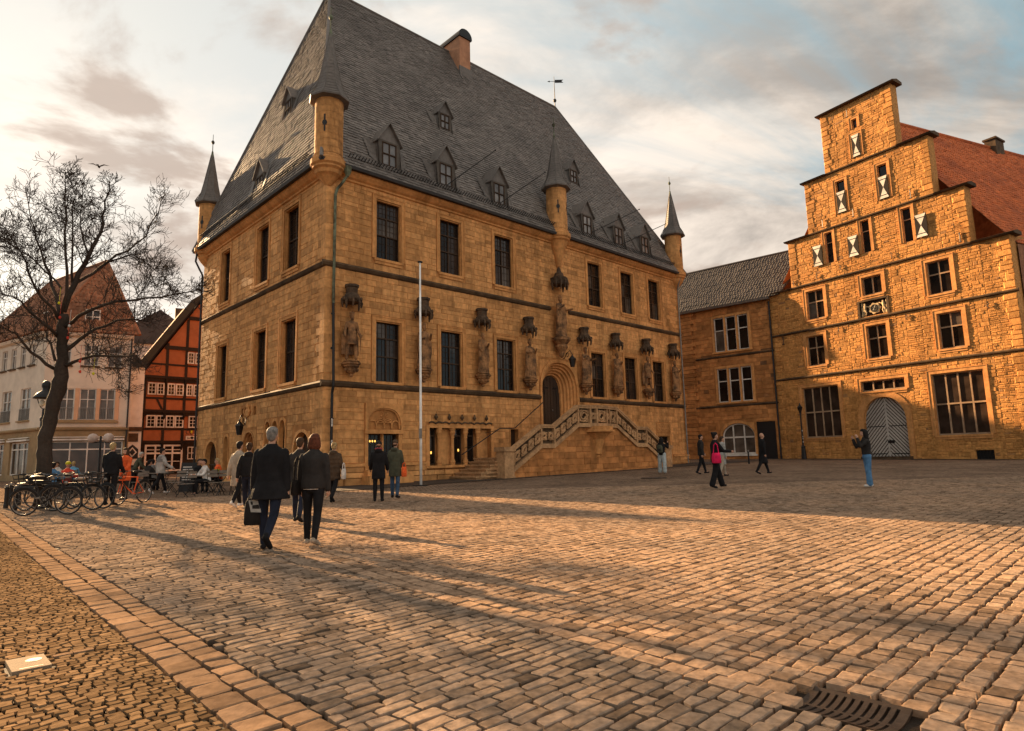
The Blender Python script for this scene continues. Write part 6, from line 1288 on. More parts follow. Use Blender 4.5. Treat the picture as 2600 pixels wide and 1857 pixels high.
# ---------------------------------------------------------------- street furniture
def th_pt(px, py, off, left=False):
    F = LF if left else FR; W = TH_W; P = W @ F(0, off, 0); n = (W.to_3x3() @ F.en); d = ray(px, py); t = (P-CAM).dot(n)/d.dot(n); return CAM+d*t
def on_ground(p): return Vector((p.x, p.y, gz(p.x, p.y)))
def cyl(b, x, y, z0, z1, r0, r1=None, n=12): b.lathe((x, y, 0), [(r0, z0), (r1 if r1 is not None else r0, z1)], n)
def street():
    # flagpole
    p = gnd(1069, 1233); top = at(1066, 668, p.y); h = top.z-p.z; fp = thing('flagpole', 'tall white flagpole without flag before the town hall', 'flagpole', p)
    b = MB(); b.lathe((0, 0, 0), [(.055, 0), (.052, h*.3), (.038, h)], 12); b.build('pole', mk('white_pole', (.82, .79, .75), (.74, .71, .66), rough=.4), fp, smooth=True); b = MB(); b.lathe((0, 0, h), [(.05, 0), (.11, .02), (.11, .06), (.03, .09)], 12); b.build('cap', 'iron', fp); b = MB(); b.box(-.3, .3, -.25, .25, -.02, .03); b.build('base_plate', 'iron', fp); b = MB(); b.box(-.06, .06, -.12, -.06, 1.9, 2.3); b.build('cleat_box', 'zinc', fp)
    # lamp beside the tree
    def stickers(b, x, zs, r):
        for z in zs: b.box(x-.03, x+.035, -r-.008, -r-.002, z, z+.08)
    p = on_ground(gnd(95, 1277)); p = gnd(93, 1262); H = at(107, 967, p.y).z-p.z; lp = thing('street_lamp', 'old iron street lamp with broad hat standing next to the leaning trunk', 'street lamp', p)
    b = MB(); b.lathe((0, 0, 0), [(.2, 0), (.2, .15), (.15, .25), (.12, .9), (.14, .95), (.09, 1.05), (.075, H-1.6), (.1, H-1.58), (.1, H-1.48), (.05, H-1.4), (.04, H-1.1)], 12); b.tube([(.0, 0, H-1.95), (.4, 0, H-1.95)], .03, 6); b.build('post', 'iron', lp)
    b = MB()
    for s_ in (-1, 1): b.tube([(0, 0, H-1.15), (s_*.12, 0, H-1.05), (s_*.22, 0, H-.85), (s_*.3, 0, H-.62)], .018, 5)
    b.build('lamp_arms', 'iron', lp); b = MB(); b.lathe((.05, 0, H-.72), [(.42, 0), (.42, .05), (.3, .2), (.14, .32), (.12, .38), (.16, .48), (.16, .58), (.1, .68), (.02, .72)], 16); b.build('hat', 'iron', lp, smooth=True)
    for s_ in (-1, 1): b = MB(); b.ell((.05+s_*.11, -.02, H-.9), (.1, .1, .14)); b.build('lamp_glass', mk('frosted_glass', (.62, .56, .44), rough=.25, bump=0), lp, smooth=True)
    b = MB(); stickers(b, 0, (1.6, 1.85, 2.0, 1.3), .085); b.build('stickers', 'whiteframe', lp)
    # twin globe lamp
    p = gnd(248, 1232); H = at(248, 1108, p.y).z-p.z; lp = thing('globe_lamp', 'double globe lamp on a slim dark post by the shopfront', 'street lamp', p); b = MB(); b.lathe((0, 0, 0), [(.12, 0), (.12, .3), (.06, .4), (.05, H)], 10); b.tube([(-.45, 0, H-.35), (0, 0, H-.3), (.45, 0, H-.35)], .03, 6); b.build('post', 'iron', lp)
    for s_ in (-1, 1): b = MB(); b.ell((s_*.42, 0, H-.1), (.25, .25, .25), 14, 10); b.build('globe', mk('opal_globe', (.50, .38, .32), rough=.3, bump=0), lp, smooth=True)
    # lamp by the gabled house
    Wg = root_matrix(gh); p = on_ground(Wg @ GF(2.35, .7, 0)); H = at(2047, 1022, p.y).z-p.z; lp = thing('street_lamp', 'dark street lamp with small lantern in front of the gabled house window', 'street lamp', p); b = MB(); b.lathe((0, 0, 0), [(.2, 0), (.19, .1), (.15, .85), (.17, .9), (.1, 1.0), (.07, 1.1), (.05, H-.9), (.09, H-.88), (.06, H-.8)], 10); b.tube([(-.25, 0, H-.95), (.25, 0, H-.95)], .02, 5); b.build('post', 'iron', lp)
    b = MB(); b.lathe((0, 0, H-.8), [(.08, 0), (.2, .4), (.24, .42), (.1, .55), (.05, .7), (.02, .78)], 6); b.build('lantern', 'iron', lp); b = MB(); b.lathe((0, 0, H-.76), [(.085, 0), (.19, .34)], 6); b.build('lamp_glass', mk('lantern_glass', (.3, .25, .18), rough=.2, bump=0), lp); b = MB(); stickers(b, 0, (1.25, 1.5, 1.65, 2.1), .075); b.build('stickers', 'whiteframe', lp)
    # bollards
    def bollard(p, lab, grp=None, h=.78, r=.055):
        t = thing('bollard', lab, 'bollard', p, group=grp); b = MB(); b.lathe((0, 0, 0), [(r*1.18, 0), (r*1.18, .1), (r, .14), (r, h-.14), (r*1.2, h-.12), (r*1.2, h-.06)], 12); b.build('post', 'iron', t, smooth=False); b = MB(); b.lathe((0, 0, h-.06), [(r*.9, 0), (r*1.05, .02), (r*.7, .07), (.01, .09)], 12); b.build('cap', 'zinc', t, smooth=True)
    for px, py in ((14, 1291), (25, 1283), (37, 1296), (47, 1283)): bollard(gnd(px, py), 'dark iron bollard with rounded cap beside the parked bicycles', 'bollards by the bicycles', .68)
    bollard(gnd(1902, 1178), 'single dark bollard before the arched white window', None, .85)
    # lanterns on the town hall
    def lantern(P, wall, lab):
        t = thing('wall_lantern', lab, 'lantern', P); b = MB(); b.lathe((0, 0, 0), [(.12, 0), (.2, .42), (.24, .44), (.12, .56), (.04, .66), (.03, .75)], 6); b.build('cage', 'iron', t); b = MB(); b.lathe((0, 0, .04), [(.1, 0), (.185, .36)], 6); b.build('lamp_glass', M['glass2'], t)
        b = MB(); w_ = wall-P; b.tube([(0, 0, .72), (w_.x*.2, w_.y*.2, .98), (w_.x*.5, w_.y*.5, .85), (w_.x*.8, w_.y*.8, .55), (w_.x, w_.y, w_.z)], .022, 6); b.tube([tuple(Vector((w_.x*.5, w_.y*.5, .75))+V3(0, 0, .12*math.sin(a))+Vector((w_.x, w_.y, 0)).normalized()*.12*math.cos(a)) for a in np.linspace(0, 5, 9)], .015, 5); b.build('bracket', 'iron', t)
    P = th_pt(1454, 932, 1.0); lantern(P, TH_W @ FR(14.9, .15, 7.2), 'iron lantern on a curved bracket beside the portal arch')
    P = th_pt(607, 1105, .95, True); lantern(P, TH_W @ LF(7.5, .02, 3.85), 'iron lantern on a bracket above the pointed side portal')
    # bird
    P = at(251, 424, 45); t = thing('bird', 'small dark bird gliding in the sky above the bare tree', 'bird', P, .3); b = MB()
    b.ell((0, 0, 0), (.07, .22, .07)); 
    for s_ in (-1, 1): b.add([(s_*.04, .1, .03), (s_*.35, .05, .2), (s_*.75, -.1, .1), (s_*.34, -.12, .18), (s_*.04, -.1, .03), (s_*.34, -.02, .14)], [(0, 1, 3, 4), (1, 2, 3), (0, 4, 5), (5, 4, 3), (5, 3, 2), (5, 2, 1), (5, 1, 0)])
    b.add([(-.05, -.2, .02), (.05, -.2, .02), (.1, -.4, .02), (-.1, -.4, .02), (0, -.3, 0)], [(0, 1, 2, 3), (0, 4, 1), (1, 4, 2), (2, 4, 3), (3, 4, 0)]); b.build('body', CL['char'], t, smooth=False)
    # drain grate set in the border
    c = Vector((*(3.89*PA-1.485*PB), 0)); c.z = gz(c.x, c.y); dg = thing('drain_grate', 'dished iron drain grate with curved bars among the setts', 'drain grate', c, math.atan2(PA[1], PA[0])); b = MB(); W_, L_ = .21, .265      # local x along PA, y = -PB
    dish = lambda x: -.036+.036*(x/W_)**2
    def bar(b, y0, y1, x0, x1, th_=.022):
        xs = np.linspace(x0, x1, 9)
        for a, e in zip(xs[:-1], xs[1:]): b.add([(x, y, dish(x)+z) for z in (-th_, 0) for y in (y0, y1) for x in (a, e)], [(0, 2, 3, 1), (4, 5, 7, 6), (0, 1, 5, 4), (2, 6, 7, 3), (0, 4, 6, 2), (1, 3, 7, 5)])
    M['castiron'] = mk('cast_iron', (.05, .038, .03), (.075, .048, .032), rough=.6, metal=.4, nscale=12, bump=.4)
    bar(b, -L_, -L_+.05, -W_, W_); bar(b, L_-.05, L_, -W_, W_); bar(b, -L_+.05, L_-.05, -W_, -W_+.03); bar(b, -L_+.05, L_-.05, W_-.03, W_); b.build('frame', 'castiron', dg)
    n = 9
    for k in range(n): y = -L_+.06+(2*L_-.12)*(k+.5)/n; m = MB(); bar(m, y-.014, y+.014, -W_+.02, W_-.02); m.build('bar', 'castiron', dg)
    m = MB(); bar(m, -L_+.05, L_-.05, -.012, .012); m.build('cross_bar', 'castiron', dg); m = MB(); m.box(-W_, W_, -L_, L_, -.3, -.15); m.build('pit', flat('pit_dark', (.006, .005, .005)), dg)
    # pale cover plate and its line of long stones
    c = Vector((-3.57, 4.91, 0)); c.z = gz(c.x, c.y); cp = thing('cover_plate', 'pale rectangular utility cover plate in the small setts', 'cover plate', c, math.atan2(PA[1], PA[0])); b = MB(); b.box(-.115, .115, -.19, .19, -.05, -.005); b.build('plate', mk('pale_plate', (.22, .165, .112), (.17, .13, .09), rough=.95, spec=.1, bump=.4, bscale=60), cp); b = MB(); b.box(-.07, .07, -.155, -.147, -.006, -.0035); b.build('slot', 'iron', cp); b = MB(); b.lathe((.04, .05, 0), [(.055, -.006), (.05, -.003), (.01, -.002)], 14); b.build('worn_patch', 'castiron', cp)
    for k, (a, l) in enumerate(((.20, .12), (.33, .13))): b = MB(); x = Vector((-3.57, 4.93, 0))+Vector((*PA, 0))*a+Vector((*PB, 0))*-.02; b.box(-l/2, l/2, -.028, .028, -.04, -.003); s = b.build('pale_strip_stone', 'slab', None, label='narrow pale stone strip leading away from the cover plate', cat='paving stone', group='pale strip stones'); s.location = (x.x, x.y, gz(x.x, x.y)); s.rotation_euler = (0, 0, math.atan2(PA[1], PA[0]))
    # manhole in front of the stairs
    c = gnd(1660, 1214); mh_ = thing('manhole_cover', 'dark round manhole cover in the shaded setts near the stairs', 'manhole cover', c); b = MB(); b.lathe((0, 0, 0), [(.55, -.02), (.55, .012), (.48, .014), (.46, .01), (.02, .011)], 20); b.build('lid', 'castiron', mh_)
    # dark strip along the town hall foot with a pale kerb line
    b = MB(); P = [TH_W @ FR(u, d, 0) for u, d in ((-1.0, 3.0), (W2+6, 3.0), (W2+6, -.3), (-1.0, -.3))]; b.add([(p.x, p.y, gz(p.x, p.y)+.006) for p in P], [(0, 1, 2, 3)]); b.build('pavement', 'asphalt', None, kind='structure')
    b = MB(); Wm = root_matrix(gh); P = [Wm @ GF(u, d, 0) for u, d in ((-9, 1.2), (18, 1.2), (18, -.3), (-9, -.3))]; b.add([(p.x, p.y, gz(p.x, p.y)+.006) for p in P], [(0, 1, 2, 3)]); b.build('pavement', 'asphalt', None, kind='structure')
street()
def bicycle(label, loc, yaw, col='black', lean=.08, basket=False, group=None, steer=0.0, crate=False):
    t = thing('bicycle', label, 'bicycle', loc, yaw, group); t.rotation_euler = (lean, 0, yaw); fr = CL[col] if col not in ('black',) else M['iron']; r = .34; xa, xb = -.53, .53
    for x in (xa, xb):
        b = MB(); b.tube([(x+(r-.03)*math.cos(a), 0, r+(r-.03)*math.sin(a)) for a in np.linspace(0, 2*math.pi, 25)], .011, 5); b.tube([(x, -.05, r), (x, .05, r)], .025, 8); w_ = b.build('wheel', 'zinc', t)
        b = MB(); b.tube([(x+r*math.cos(a)*.97, 0, r+r*math.sin(a)*.97) for a in np.linspace(0, 2*math.pi, 29)], .021, 6); b.build('tyre', 'iron', w_); b = MB()
        for k in range(12): a = k*math.pi/6; b.tube([(x, .02*(-1)**k, r), (x+(r-.03)*math.cos(a), 0, r+(r-.03)*math.sin(a))], .0025, 3)
        b.build('spokes', 'zinc', w_); b = MB(); b.tube([(x+(r+.03)*math.cos(a), 0, r+(r+.03)*math.sin(a)) for a in np.linspace(.3, 2.7, 12)], .022, 5, ell=(1.2, .4)); b.build('mudguard', 'iron', t)
    bb, st, hd, hb = (-.08, 0, .3), (-.26, 0, .82), (.36, 0, .84), (.40, 0, .66)
    b = MB()
    for p, q in ((bb, st), (bb, hb), (st, hd), ((xa, 0, r), bb), ((xa, 0, r), (-.22, 0, .74)), (hb, hd)): b.tube([p, q], .018 if p[0] != xa else .012, 7)
    b.build('frame', fr, t); b = MB(); b.tube([(.40, -.04, .66), (.5, -.05, .36), (xb, -.05, r)], .012, 6); b.tube([(.40, .04, .66), (.5, .05, .36), (xb, .05, r)], .012, 6); b.tube([(.4, 0, .66), (.34, 0, .92)], .016, 6); b.build('fork', fr, t)
    b = MB(); b.tube([(.14, -.27, 1.0), (.26, -.25, 1.03), (.36, -.1, 1.0), (.36, .1, 1.0), (.26, .25, 1.03), (.14, .27, 1.0)], .014, 6); b.tube([(.34, 0, .9), (.36, 0, 1.0)], .014, 6); b.build('handlebar', 'zinc', t)
    b = MB(); b.tube([st, (-.28, 0, .95)], .013, 6); b.build('seat_post', 'zinc', t); b = MB(); b.loft([(-.28, 0, .96, .13, .08), (-.27, 0, 1.0, .13, .085), (-.26, 0, 1.02, .1, .06)], 10); b.limb([(-.2, 0, .985), (-.06, 0, .985)], [.045, .025], 6); b.build('saddle', 'iron', t, smooth=True)
    b = MB(); b.tube([(bb[0]+.09*math.cos(a), .05, bb[2]+.09*math.sin(a)) for a in np.linspace(0, 2*math.pi, 15)], .008, 4); b.tube([bb, (bb[0]+.05, .09, bb[2]-.16)], .01, 5); b.tube([bb, (bb[0]-.05, -.09, bb[2]+.16)], .01, 5); b.box(bb[0]+.0, bb[0]+.1, .08, .17, bb[2]-.18, bb[2]-.15); b.box(bb[0]-.1, bb[0]+.0, -.17, -.08, bb[2]+.15, bb[2]+.18); b.build('crank', 'zinc', t)
    b = MB()
    for y in (-.07, .07): b.tube([(-.25, y, .74), (-.8, y, .74)], .008, 5); b.tube([(-.65, y, .74), (xa, y, r)], .007, 5)
    for x in (-.35, -.5, -.65, -.8): b.tube([(x, -.07, .74), (x, .07, .74)], .007, 4)
    b.build('carrier', 'iron', t)
    b = MB(); b.ell((.47, 0, .82), (.05, .045, .05), 8, 6); b.build('headlamp', 'zinc', t, smooth=True)
    if basket:
        b = MB()
        for z, w_ in ((.78, .13), (.9, .15), (1.02, .17)): b.tube([(.58+w_*x, w_*1.15*y, z) for x, y in ((-1, -1), (1, -1), (1, 1), (-1, 1), (-1, -1))], .012, 4)
        for x, y in ((-1, -1), (1, -1), (1, 1), (-1, 1), (0, -1), (0, 1), (1, 0), (-1, 0)): b.tube([(.58+.13*x, .15*y, .78), (.58+.17*x, .195*y, 1.02)], .01, 4)
        b.box(.45, .71, -.15, .15, .77, .785); b.build('basket', 'iron', t)
    if crate: b = MB(); b.box(-.8, -.35, -.16, .16, .76, .98); b.build('pannier_box', CL[crate], t)
    return t
def bikes():
    sp = [(72, 1308, 1.2, .1, False, None, 'black'), (60, 1296, 1.1, -.06, True, None, 'black'), (100, 1290, 1.25, .05, False, 'char', 'black'), (140, 1296, 1.2, .1, True, None, 'black'), (176, 1292, 1.0, -.1, False, None, 'black')]
    labs = ['dark parked bicycle closest to the bollards', 'dark bicycle with front basket leaning next to the bollards', 'dark bicycle with a pannier box leaning against the tree trunk', 'dark bicycle with front basket in the middle of the parked row', 'dark bicycle at the end of the parked row beside the man in black']
    for i, (px, py, f, le, ba, cr, c) in enumerate(sp): p = gnd(px+45, py); bicycle(labs[i], p, R((8, -6, 14, 5, -10)[i])+(math.pi if i == 1 else 0), c, le, ba, crate=cr, group=None)
    p = gnd(298, 1283); bicycle('orange step-through bicycle wheeled towards the square by a woman in red', p+V3(.12, .5, .0), R(-100), 'orange', .03, True)
bikes()
def cafe_table(p, yaw, lab, grp='outdoor cafe tables'):
    t = thing('cafe_table', lab, 'table', p, yaw, grp); b = MB()
    for k in range(5): s = MB(); y = -.33+.135*k; s.box(-.6, .6, y, y+.125, .71, .74); s.build('table_slat', 'tablewood', t)
    for x in (-.42, .42):
        for s_ in (-1, 1): l = MB(); l.tube([(x, -s_*.3, .02), (x, s_*.28, .71)], .015, 6); l.build('leg', 'iron', t)
    return t
def cafe_chair(p, yaw, lab, grp='folding cafe chairs'):
    t = thing('cafe_chair', lab, 'chair', p, yaw, grp)
    for k in range(4): s = MB(); y = -.19+.1*k; s.box(-.21, .21, y, y+.085, .44, .46); s.build('seat_slat', 'tablewood', t)
    for k in range(2): s = MB(); z = .66+.13*k; s.box(-.21, .21, -.275-.02*k, -.255-.02*k, z, z+.09); s.build('back_slat', 'tablewood', t)
    for x in (-.2, .2):
        l = MB(); l.tube([(x, .22, 0), (x, .0, .28), (x, -.22, .5), (x, -.3, .92)], .012, 5); l.build('leg', 'iron', t); l = MB(); l.tube([(x*.9, -.28, 0), (x*.9, -.02, .26), (x*.9, .2, .44)], .012, 5); l.build('leg', 'iron', t)
    return t
def cafe():
    M['tablewood'] = mk('weathered_slats', (.22, .18, .145), (.16, .13, .1), rough=.6, nscale=8)
    for i, (px, py, yw) in enumerate(((395, 1246, 10), (520, 1249, 2), (580, 1248, -4), (640, 1246, 30), (150, 1250, 5))): cafe_table(gnd(px, py), R(yw), ['slatted cafe table beside the man in the grey jacket', 'long slatted cafe table holding a yellow bowl', 'slatted cafe table behind the walker in the black jacket', 'slatted cafe table by the side portal of the town hall', 'slatted cafe table behind the parked bicycles'][i])
    seats = [(352, 1254, 60), (372, 1246, 20), (430, 1250, -80), (445, 1256, 70), (470, 1262, 75), (500, 1256, 10), (548, 1258, -5), (572, 1256, 15), (612, 1254, 170), (640, 1256, 0), (662, 1250, 40), (405, 1240, 180)]
    where = ['beside the white-haired man bending forward', None, 'turned towards the man in the grey jacket', 'between the grey-jacketed man and the menu board', 'just in front of the menu board', None, 'in front of the guest in the orange vest', 'at the table behind the beige coat', 'behind the walker in the black jacket', None, None, 'behind the man in the grey jacket']
    for (px, py, yw), w_ in zip(seats, where):
        if w_: cafe_chair(gnd(px, py), R(yw), 'empty folding cafe chair '+w_)
    p = gnd(520, 1249)+V3(.45, 0, .745); t = thing('bowl', 'bright yellow bowl on the cafe table', 'bowl', p); b = MB(); b.lathe((0, 0, 0), [(.07, 0), (.12, .12), (.125, .13), (.11, .12), (.06, .02)], 14); b.build('shell', CL['yellow'], t, smooth=True)
    p = gnd(478, 1248); t = thing('menu_board', 'dark standing menu board with pale lettering by the cafe tables', 'menu board', p, .1); b = MB(); b.add([(x, y, z) for x in (-.3, .3) for y, z in ((-.22, 0), (-.02, 1.15), (.0, 1.15), (-.19, 0))], [(0, 1, 2, 3), (7, 6, 5, 4), (0, 4, 5, 1), (1, 5, 6, 2), (2, 6, 7, 3), (3, 7, 4, 0)]); b.build('panel', 'iron', t)
    b = MB()
    for k in range(6):
        z = .45+.1*k; y = -.215+.2*z/1.15-.012; w_ = random.uniform(.25, .42); b.add([(-.22, y-.004, z), (-.22+w_, y-.004, z), (-.22+w_, y+.005, z+.045), (-.22, y+.005, z+.045)], [(0, 1, 2, 3)])
    b.build('lettering', 'whiteframe', t); b = MB(); b.tube([(-.28, -.02, 1.12), (-.28, .35, 0)], .015, 5); b.tube([(.28, -.02, 1.12), (.28, .35, 0)], .015, 5); b.build('rear_legs', 'iron', t)
cafe()
# ---------------------------------------------------------------- people
def bag_mesh(w_, d, h, n=12):
    b = MB(); b.loft([(0, 0, 0, w_*.42, d*.42), (0, 0, .02, w_*.5, d*.5), (0, 0, h*.5, w_*.5, d*.5), (0, 0, h*.85, w_*.46, d*.4), (0, 0, h, w_*.4, d*.15)], n); return b
def carry_bag(name, label, cat, P, yaw, dims, col, handle, patch=False):
    t = thing(name, label, cat, P-V3(0, 0, dims[2]), yaw); b = bag_mesh(*dims); b.build('pouch', CL[col], t, smooth=True)
    b = MB(); b.tube([(-dims[0]*.3, 0, dims[2]*.95), (-dims[0]*.2, 0, dims[2]+handle*.8), (0, 0, dims[2]+handle), (dims[0]*.2, 0, dims[2]+handle*.8), (dims[0]*.3, 0, dims[2]*.95)], .014, 6); b.build('handle', CL[col], t)
    if patch:
        y = -dims[1]*.5-.004; b = MB(); b.add([(x, y, z) for x, z in ((-.02, .2), (.13, .19), (.1, .36), (-.06, .38))], [(0, 1, 2, 3)]); b.build('label_patch', CL['lgrey'], t); b = MB(); b.add([(x, y-.003, z) for x, z in ((.0, .25), (.11, .245), (.09, .31), (.0, .3))], [(0, 1, 2, 3)]); b.add([(x, y-.003, z) for x, z in ((-.02, .31), (.01, .31), (.0, .36), (-.03, .36))], [(0, 1, 2, 3)]); b.build('print', CL['char'], t)
    return t
def people():
    W = wpos
    # couple walking away
    e, J = person('grey-haired man in long black coat walking away beside a red-haired woman', gnd(682, 1398), .02, 1.80, legs=((.16, .04), (-.32, .5)), arms=((-.02, .13, .1), (-.12, .13, .18)), top='black', topz=.70, flare=.06, bulk=1.2, bottom='navy', legw=.98, shoes='black', hair=('short', 'grey'), vox=.011, wide=1.13)
    P = W(e, J['wr0']+J['fa0']*.12); carry_bag('tote_bag', 'black bag with pale label hanging from the hand of the man in the long coat', 'bag', P-V3(.0, 0, .05), .15, (.27, .12, .37), 'leather', .1, True)
    e, J = person('woman with auburn bob in dark cropped jacket walking beside the man in the long coat', gnd(793, 1388), -.04, 1.66, legs=((.1, .05), (-.2, .18)), arms=((.05, .14, .25), (-.05, .12, .2)), top='char', topz=.86, bulk=1.2, bottom='black', legw=1.0, shoes='beige', hair=('bob', 'auburn'), vox=.011, wide=1.06, extra=lambda e, J, q, s: remesh(hem(e, J, s), .011))
    P = W(e, V3(-.28, .02, .93)); carry_bag('shoulder_bag', 'dark shoulder bag with white trim at the side of the auburn-haired woman', 'bag', P+V3(0, 0, .1), 1.3, (.26, .1, .24), 'leather', .35)
    person('person in dark jacket with pale piping partly hidden between the couple', gnd(757, 1330), 0, 1.68, top='char', bottom='navy', legs=((.2, .1), (-.2, .3)), topz=.72, bulk=1.08, hair=('short', 'brown'))
    e, J = person('woman in long brown quilted coat walking towards the town hall corner', gnd(846, 1277), -.1, 1.66, legs=((.18, .05), (-.25, .5)), arms=((.1, .15, .3), (.1, .15, .7)), top='brown', topz=.62, flare=.01, bulk=1.2, puffy=True, hood=True, bottom='black', shoes='black', hair=('bun', 'blond'))
    P = W(e, J['el1']); carry_bag('cloth_bag', 'white patterned cloth bag on the arm of the woman in the quilted coat', 'bag', P+V3(.1, -.08, -.12), 1.2, (.2, .09, .3), 'white', .16)
    person('woman in black coat with red scarf standing with her companion', gnd(961, 1275), .15, 1.66, legs=((.03, .04), (-.03, .04)), arms=((.25, .2, .5), (.2, .2, .4)), top='black', topz=.62, flare=.02, bulk=1.16, hood=True, bottom='black', hair=('hat', 'char'), extra=scarf)
    e, J = person('woman in dark green coat and hood standing beside the woman with the red scarf', gnd(1003, 1267), -.15, 1.68, legs=((.1, .05), (-.08, .1)), arms=((.2, .2, .5), (.1, .15, .3)), top='olive', topz=.62, flare=.02, bulk=1.14, hood=True, bottom='jeans', hair=('hat', 'brown'))
    carry_bag('orange_bag', 'bright orange bag carried by the woman in the dark green coat', 'bag', W(e, V3(.3, -.05, .95)), .4, (.16, .07, .3), 'orange', .12)
    person('walker in long beige coat next to the black jacketed man', gnd(602, 1292), -.25, 1.72, legs=((.3, .05), (-.25, .35)), arms=((-.3, .14, .2), (.3, .14, .3)), top='beige', topz=.55, flare=.03, bulk=1.08, bottom='black', shoes='white', hair=('short', 'black'))
    person('walker in black hooded jacket and dark jeans beside the beige coat', gnd(628, 1297), .2, 1.68, legs=((.32, .05), (-.3, .4)), arms=((-.2, .25, .3), (.2, .3, .4)), top='black', topz=.86, bulk=1.16, hood=True, bottom='navy', shoes='beige', hair=('bun', 'brown'))
    person('man in grey and pale jacket walking past the cafe tables', gnd(405, 1256), -.7, 1.68, legs=((.35, .08), (-.3, .4)), arms=((-.2, .2, .3), (.3, .35, .7)), top='lgrey', topz=.78, bulk=1.26, bottom='black', shoes='white', hair=('short', 'black'), extra=yoke)
    person('white-haired man in dark jacket bending forward by the narrow house', gnd(338, 1246), -1.2, 1.6, legs=((.05, .05), (-.08, .1)), arms=((.4, .1, .4), (.4, .1, .4)), lean=.42, top='olive', topz=.86, bulk=1.1, bottom='black', hair=('short', 'white'))
    person('man in black standing with his back turned beside the parked bicycles', gnd(277, 1285), .1, 1.80, legs=((.03, .02), (-.05, .05)), arms=((.15, .12, .6), (.15, .12, .6)), top='black', topz=.84, bulk=1.14, bottom='black', hair=('short', 'blond'), wide=1.12)
    person('woman in red jacket holding the orange bicycle', gnd(314, 1272), math.pi-.1, 1.66, legs=((.1, .05), (-.1, .1)), arms=((.5, .2, .6), (.5, .2, .6)), top='orange', topz=.62, flare=.01, bulk=1.14, bottom='char', hair=('bob', 'brown'))
    # right side
    e, J = person('woman in black top and wide pale jeans photographing the town hall', gnd(1683, 1203), -.5, 1.66, legs=((.12, .03, .1), (-.12, .03, .1)), arms=((1.0, .35, 1.7, .3), (1.0, .35, 1.7, .3)), top='black', topz=.86, bulk=1.14, bottom='pale', legw=1.35, shoes='white', hair=('long', 'black'))
    t = thing('backpack', 'dark green backpack worn by the woman photographing the town hall', 'backpack', W(e, V3(-.02, -.24, 1.0)), e.rotation_euler.z); b = MB(); b.loft([(0, 0, 0, .12, .06), (0, 0, .05, .15, .09), (0, 0, .28, .15, .09), (0, 0, .38, .09, .05)], 12); b.build('pack', CL['olive'], t, smooth=True); b = MB(); b.box(-.08, .08, -.11, -.085, .08, .2); b.build('pocket', CL['char'], t)
    e, J = person('woman in black walking with a bright pink shoulder bag', gnd(1822, 1242), -1.35, 1.68, legs=((.3, .04), (-.22, .12)), arms=((.7, .1, .8), (.6, .1, .9)), top='black', topz=.84, bulk=1.1, bottom='black', legw=1.25, hair=('bun', 'black'))
    t = carry_bag('pink_bag', 'bright pink shoulder bag of the woman walking in black', 'bag', W(e, V3(.26, -.12, 1.12)), -1.2, (.42, .15, .32), 'pink', .3)
    person('dark dressed person walking behind the woman with the pink bag', gnd(1783, 1206), -1.5, 1.72, legs=((.28, .05), (-.2, .2)), arms=((.2, .1, .4), (-.2, .1, .3)), top='char', topz=.8, bulk=1.1, bottom='black', hair=('short', 'black'))
    person('woman in pale coat walking beyond the pink bag', gnd(1838, 1212), -1.4, 1.6, legs=((.2, .05), (-.2, .2)), top='lgrey', topz=.5, bulk=1.1, bottom='beige', hair=('short', 'brown'))
    person('bald man in black coat and long dark skirted trousers walking before the black door', gnd(1940, 1206), -1.45, 1.72, legs=((.36, .06), (-.34, .2)), arms=((.15, .1, .4), (-.15, .12, .3)), top='black', topz=.72, bulk=1.08, bottom='black', skirt='black', shoes='black', hair=('none', 'black'))
    person('long-haired woman in blue jeans raising her hands before the chevron door', gnd(2209, 1238), 1.35, 1.66, legs=((.05, .03), (-.05, .03)), arms=((.95, .25, 2.0, .25), (.85, .25, 2.0, .25)), top='char', topz=.95, bulk=1.08, bottom='blue', legw=1.1, shoes='white', hair=('long', 'black'), turn=.1)
    # seated around the cafe
    ST = ((1.5, 1.5), (1.45, 1.45)); AR = ((.6, .15, 1.0), (.6, .15, 1.0))
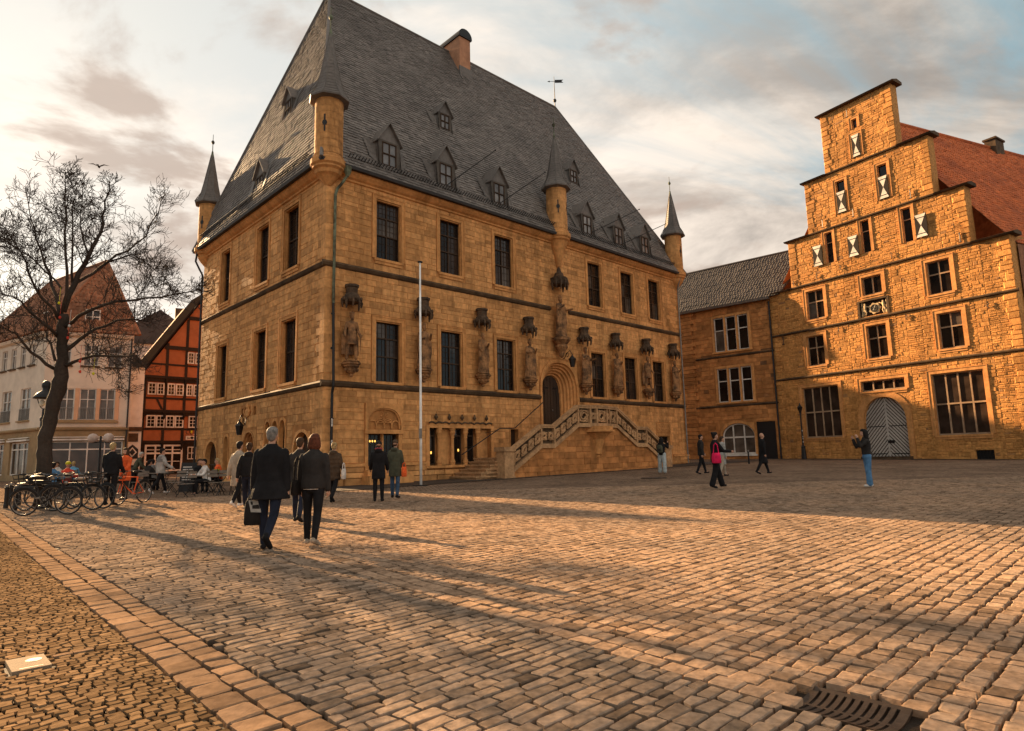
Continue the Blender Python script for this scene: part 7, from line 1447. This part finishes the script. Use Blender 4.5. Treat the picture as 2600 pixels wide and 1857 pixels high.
    for lab, px, py, yw, tp, bt, hr, d in (('cyclist in red jacket and bright yellow helmet seated behind the bicycles', 166, 1256, .3, 'red', 'black', ('helmet', 'yellow'), 0), ('woman in white cardigan and black top seated facing the square', 146, 1244, 3.0, 'white', 'black', ('short', 'brown'), 0), ('person in light blue top seated behind the yellow helmet', 182, 1242, .5, 'bluetop', 'black', ('short', 'blond'), 0), ('person in blue jacket seated low behind the bicycles beside the trunk', 128, 1262, .2, 'blue', 'black', ('short', 'black'), 0), ('person in white shirt and black apron at the table with the yellow bowl', 524, 1252, 2.4, 'white', 'black', ('short', 'black'), 0), ('guest in orange vest seated at the cafe table', 555, 1247, 2.0, 'orange', 'black', ('short', 'blond'), 0), ('guest in black seated at the table below the white shop window', 372, 1246, -.4, 'char', 'black', ('short', 'black'), 0), ('guest in grey seated next to the man in the grey jacket', 387, 1240, 1.0, 'grey', 'black', ('short', 'black'), 0), ('guest in black seated at the cafe table near the menu board', 500, 1250, -2, 'black', 'black', ('short', 'brown'), 0), ('guest in dark clothes seated beside the side portal', 640, 1252, .2, 'char', 'navy', ('short', 'grey'), 0), ('guest with blond hair seated beyond the man in the long coat', 655, 1246, 2.6, 'beige', 'char', ('bob', 'blond'), 0)):
        cafe_chair(gnd(px, py), yw, 'folding cafe chair under the '+' '.join(lab.split()[:7]).replace('seated', '').strip())
        person(lab, gnd(px, py)+V3(0, 0, 0), yw, 1.7, legs=ST, arms=AR, seat=.40, top=tp, bottom=bt, hair=hr, bulk=1.1, lean=.12 if tp != 'white' else .2)
def hem(e, J, s):
    b = MB(); hp = J['hip']; b.loft([(hp.x, hp.y, hp.z-.08*s, .178*s, .142*s), (hp.x, hp.y, hp.z+.06*s, .17*s, .135*s)], 16); return b.build('shirt_hem', CL['white'], e)
def scarf(e, J, q, s):
    b = MB(); n = J['neck']; b.tube([n+V3(.085*math.cos(a), .085*math.sin(a), .03+.01*math.sin(3*a))*s for a in np.linspace(0, 2*math.pi, 13)], .034*s, 7); b.build('scarf', CL['scarf'], e, smooth=True)
def yoke(e, J, q, s):
    b = MB(); sh, ch = J['sh'], J['chest']; b.loft([(ch.x, ch.y, ch.z-.02, .215*s, .17*s), (ch.x, ch.y, (ch.z+sh.z)/2, .238*s, .168*s), (sh.x, sh.y, sh.z+.0, .2*s, .132*s), (sh.x, sh.y, sh.z+.05*s, .1*s, .09*s)], 16); remesh(b.build('jacket_yoke', CL['grey'], e), .016)
people()
finish_remesh()
def depth(o): return 0 if o.parent is None else 1+depth(o.parent)
for o in [o for o in bpy.data.objects if depth(o) > 2]:       # thing > part > sub-part, no further
    p = o.parent
    while depth(p) > 1: p = p.parent
    o.parent = p
